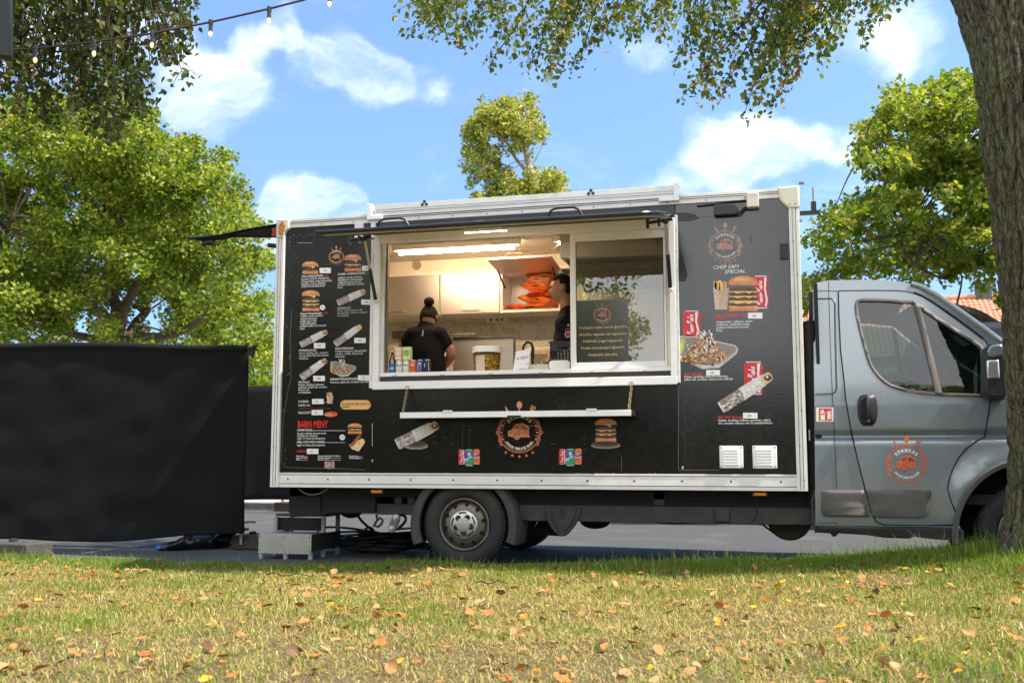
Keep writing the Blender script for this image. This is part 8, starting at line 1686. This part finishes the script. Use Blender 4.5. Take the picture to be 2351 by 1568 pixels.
while len(spots) < 1150:
    d = math.sqrt(rg.uniform(3.3**2, 8.9**2)); u = rg.uniform(-.56, .56); x = CAM[0]-d*sy_+d*u*cy_; y = CAM[1]+d*cy_+d*u*sy_
    if y > lawn_edge(x)-.06 or (x-TREE_B.x)**2+(y-TREE_B.y)**2 < .16: continue
    if mnoise.noise((x*.9, y*.9, 4))+rg.uniform(-.7, .7) < -.35: continue
    spots.append((x, y, rg.uniform(.026, .07), d))
spots.sort(key=lambda s: -s[2]/s[3]); names = list(m_fall); rest = MB(); rl = random.Random(3)
LMK = [(.2, 'by the near fence'), (.95, 'below the menu panel'), (1.45, 'left of the rear wheel'), (2.0, 'below the rear wheel'), (2.7, 'below the emblem'), (3.5, 'below the serving shelf'), (4.4, 'below the front panel'), (5.2, 'below the cab door'), (99, 'beside the tree trunk')]
def where(x, y):
    q = pxof((x, y, .1)); gx = P(q[0], 1250, 0).x; col = [n for lim, n in LMK if gx < lim][0]
    return col, ('far lawn edge' if q[1] < 1315 else 'upper lawn' if q[1] < 1385 else 'middle lawn' if q[1] < 1470 else 'front lawn')
lab = {}
for i, (x, y, s, d) in enumerate(spots):
    k = rl.randrange(9); cn = rl.choices(names, (40, 34, 10, 4, 9, 3))[0]; up_ = rl.random() < .15; z = lawn_h(x, y)+rl.uniform(.012, .028)+(.012 if up_ else 0); rot = (rl.uniform(-.5, .5), rl.uniform(-.5, .5), rl.uniform(0, 6.28))
    if up_: rot = (rl.uniform(.7, 1.4), rot[1], rot[2])
    if i < 300:
        if (k, cn) not in lme:
            me = bpy.data.meshes.new('fallen_leaf'); me.from_pydata(*[LM[k][0], [], LM[k][1]]); me.materials.append(m_fall[cn]); me.polygons.foreach_set('use_smooth', [True]*len(me.polygons)); lme[(k, cn)] = me
        o = bpy.data.objects.new('fallen_leaf', lme[(k, cn)]); COL.objects.link(o); o.location = (x, y, z); o.rotation_euler = rot; o.scale = (s, s*rl.uniform(.6, 1.15), s)
        a, b_ = where(x, y); t_ = '%s%s%s fallen leaf, %s %s' % ('large ' if s > .058 else 'small ' if s < .042 else '', 'upright ' if up_ else '', cn, b_, a); tag(o, None, 'fallen leaf', 'fallen leaves on the lawn'); lab.setdefault(t_, []).append((pxof((x, y, z))[0], o))
    else:
        M = Matrix.Translation((x, y, z)) @ Matrix.Rotation(rot[2], 4, 'Z') @ Matrix.Rotation(rot[0], 4, 'X') @ Matrix.Scale(s, 4); rest.add([M @ Vector(v) for v in LM[k][0]], LM[k][1], names.index(cn))
ORD = ['first', 'second', 'third', 'fourth', 'fifth', 'sixth', 'seventh', 'eighth', 'ninth']
for t_, l_ in lab.items():
    l_.sort(key=lambda a: a[0])
    for i, (_, o) in enumerate(l_): o['label'] = t_+('' if len(l_) == 1 else ', leftmost' if i == 0 else ', rightmost' if i == len(l_)-1 else ', %s from left' % ORD[min(i, 8)])
tag(rest.build('fallen_leaves', [m_fall[n_] for n_ in names], smooth=True), 'scatter of small dry leaves across the lawn', 'fallen leaves', kind='stuff')
for (px, py, l_, a, lab) in ((1860, 2000, .5, .25, ''),): pass
for (px, py, ln, an, lab) in ((545/1.6333+330, 2160/1.6333-0, .33, .15, 'thin dark twig lying on the lawn below the step'), (1130, 1345, .22, .5, 'short twig lying on the lawn below the rear wheel')):
    g = PZ(px, py, .06); b = MB(); p = [Vector((g.x+ln*(k/6-.5)*math.cos(an), g.y+ln*(k/6-.5)*math.sin(an), lawn_h(g.x, g.y)+.04+.012*math.sin(k*1.9))) for k in range(7)]; b.tube(p, [.005, .005, .0045, .004, .0035, .003, .002], seg=5); b.tube([p[3], p[3]+Vector((.06, .04, .03))], [.003, .0015], seg=4); tag(b.build('twig', MATS['dark_twig'], smooth=True), lab, 'twig')
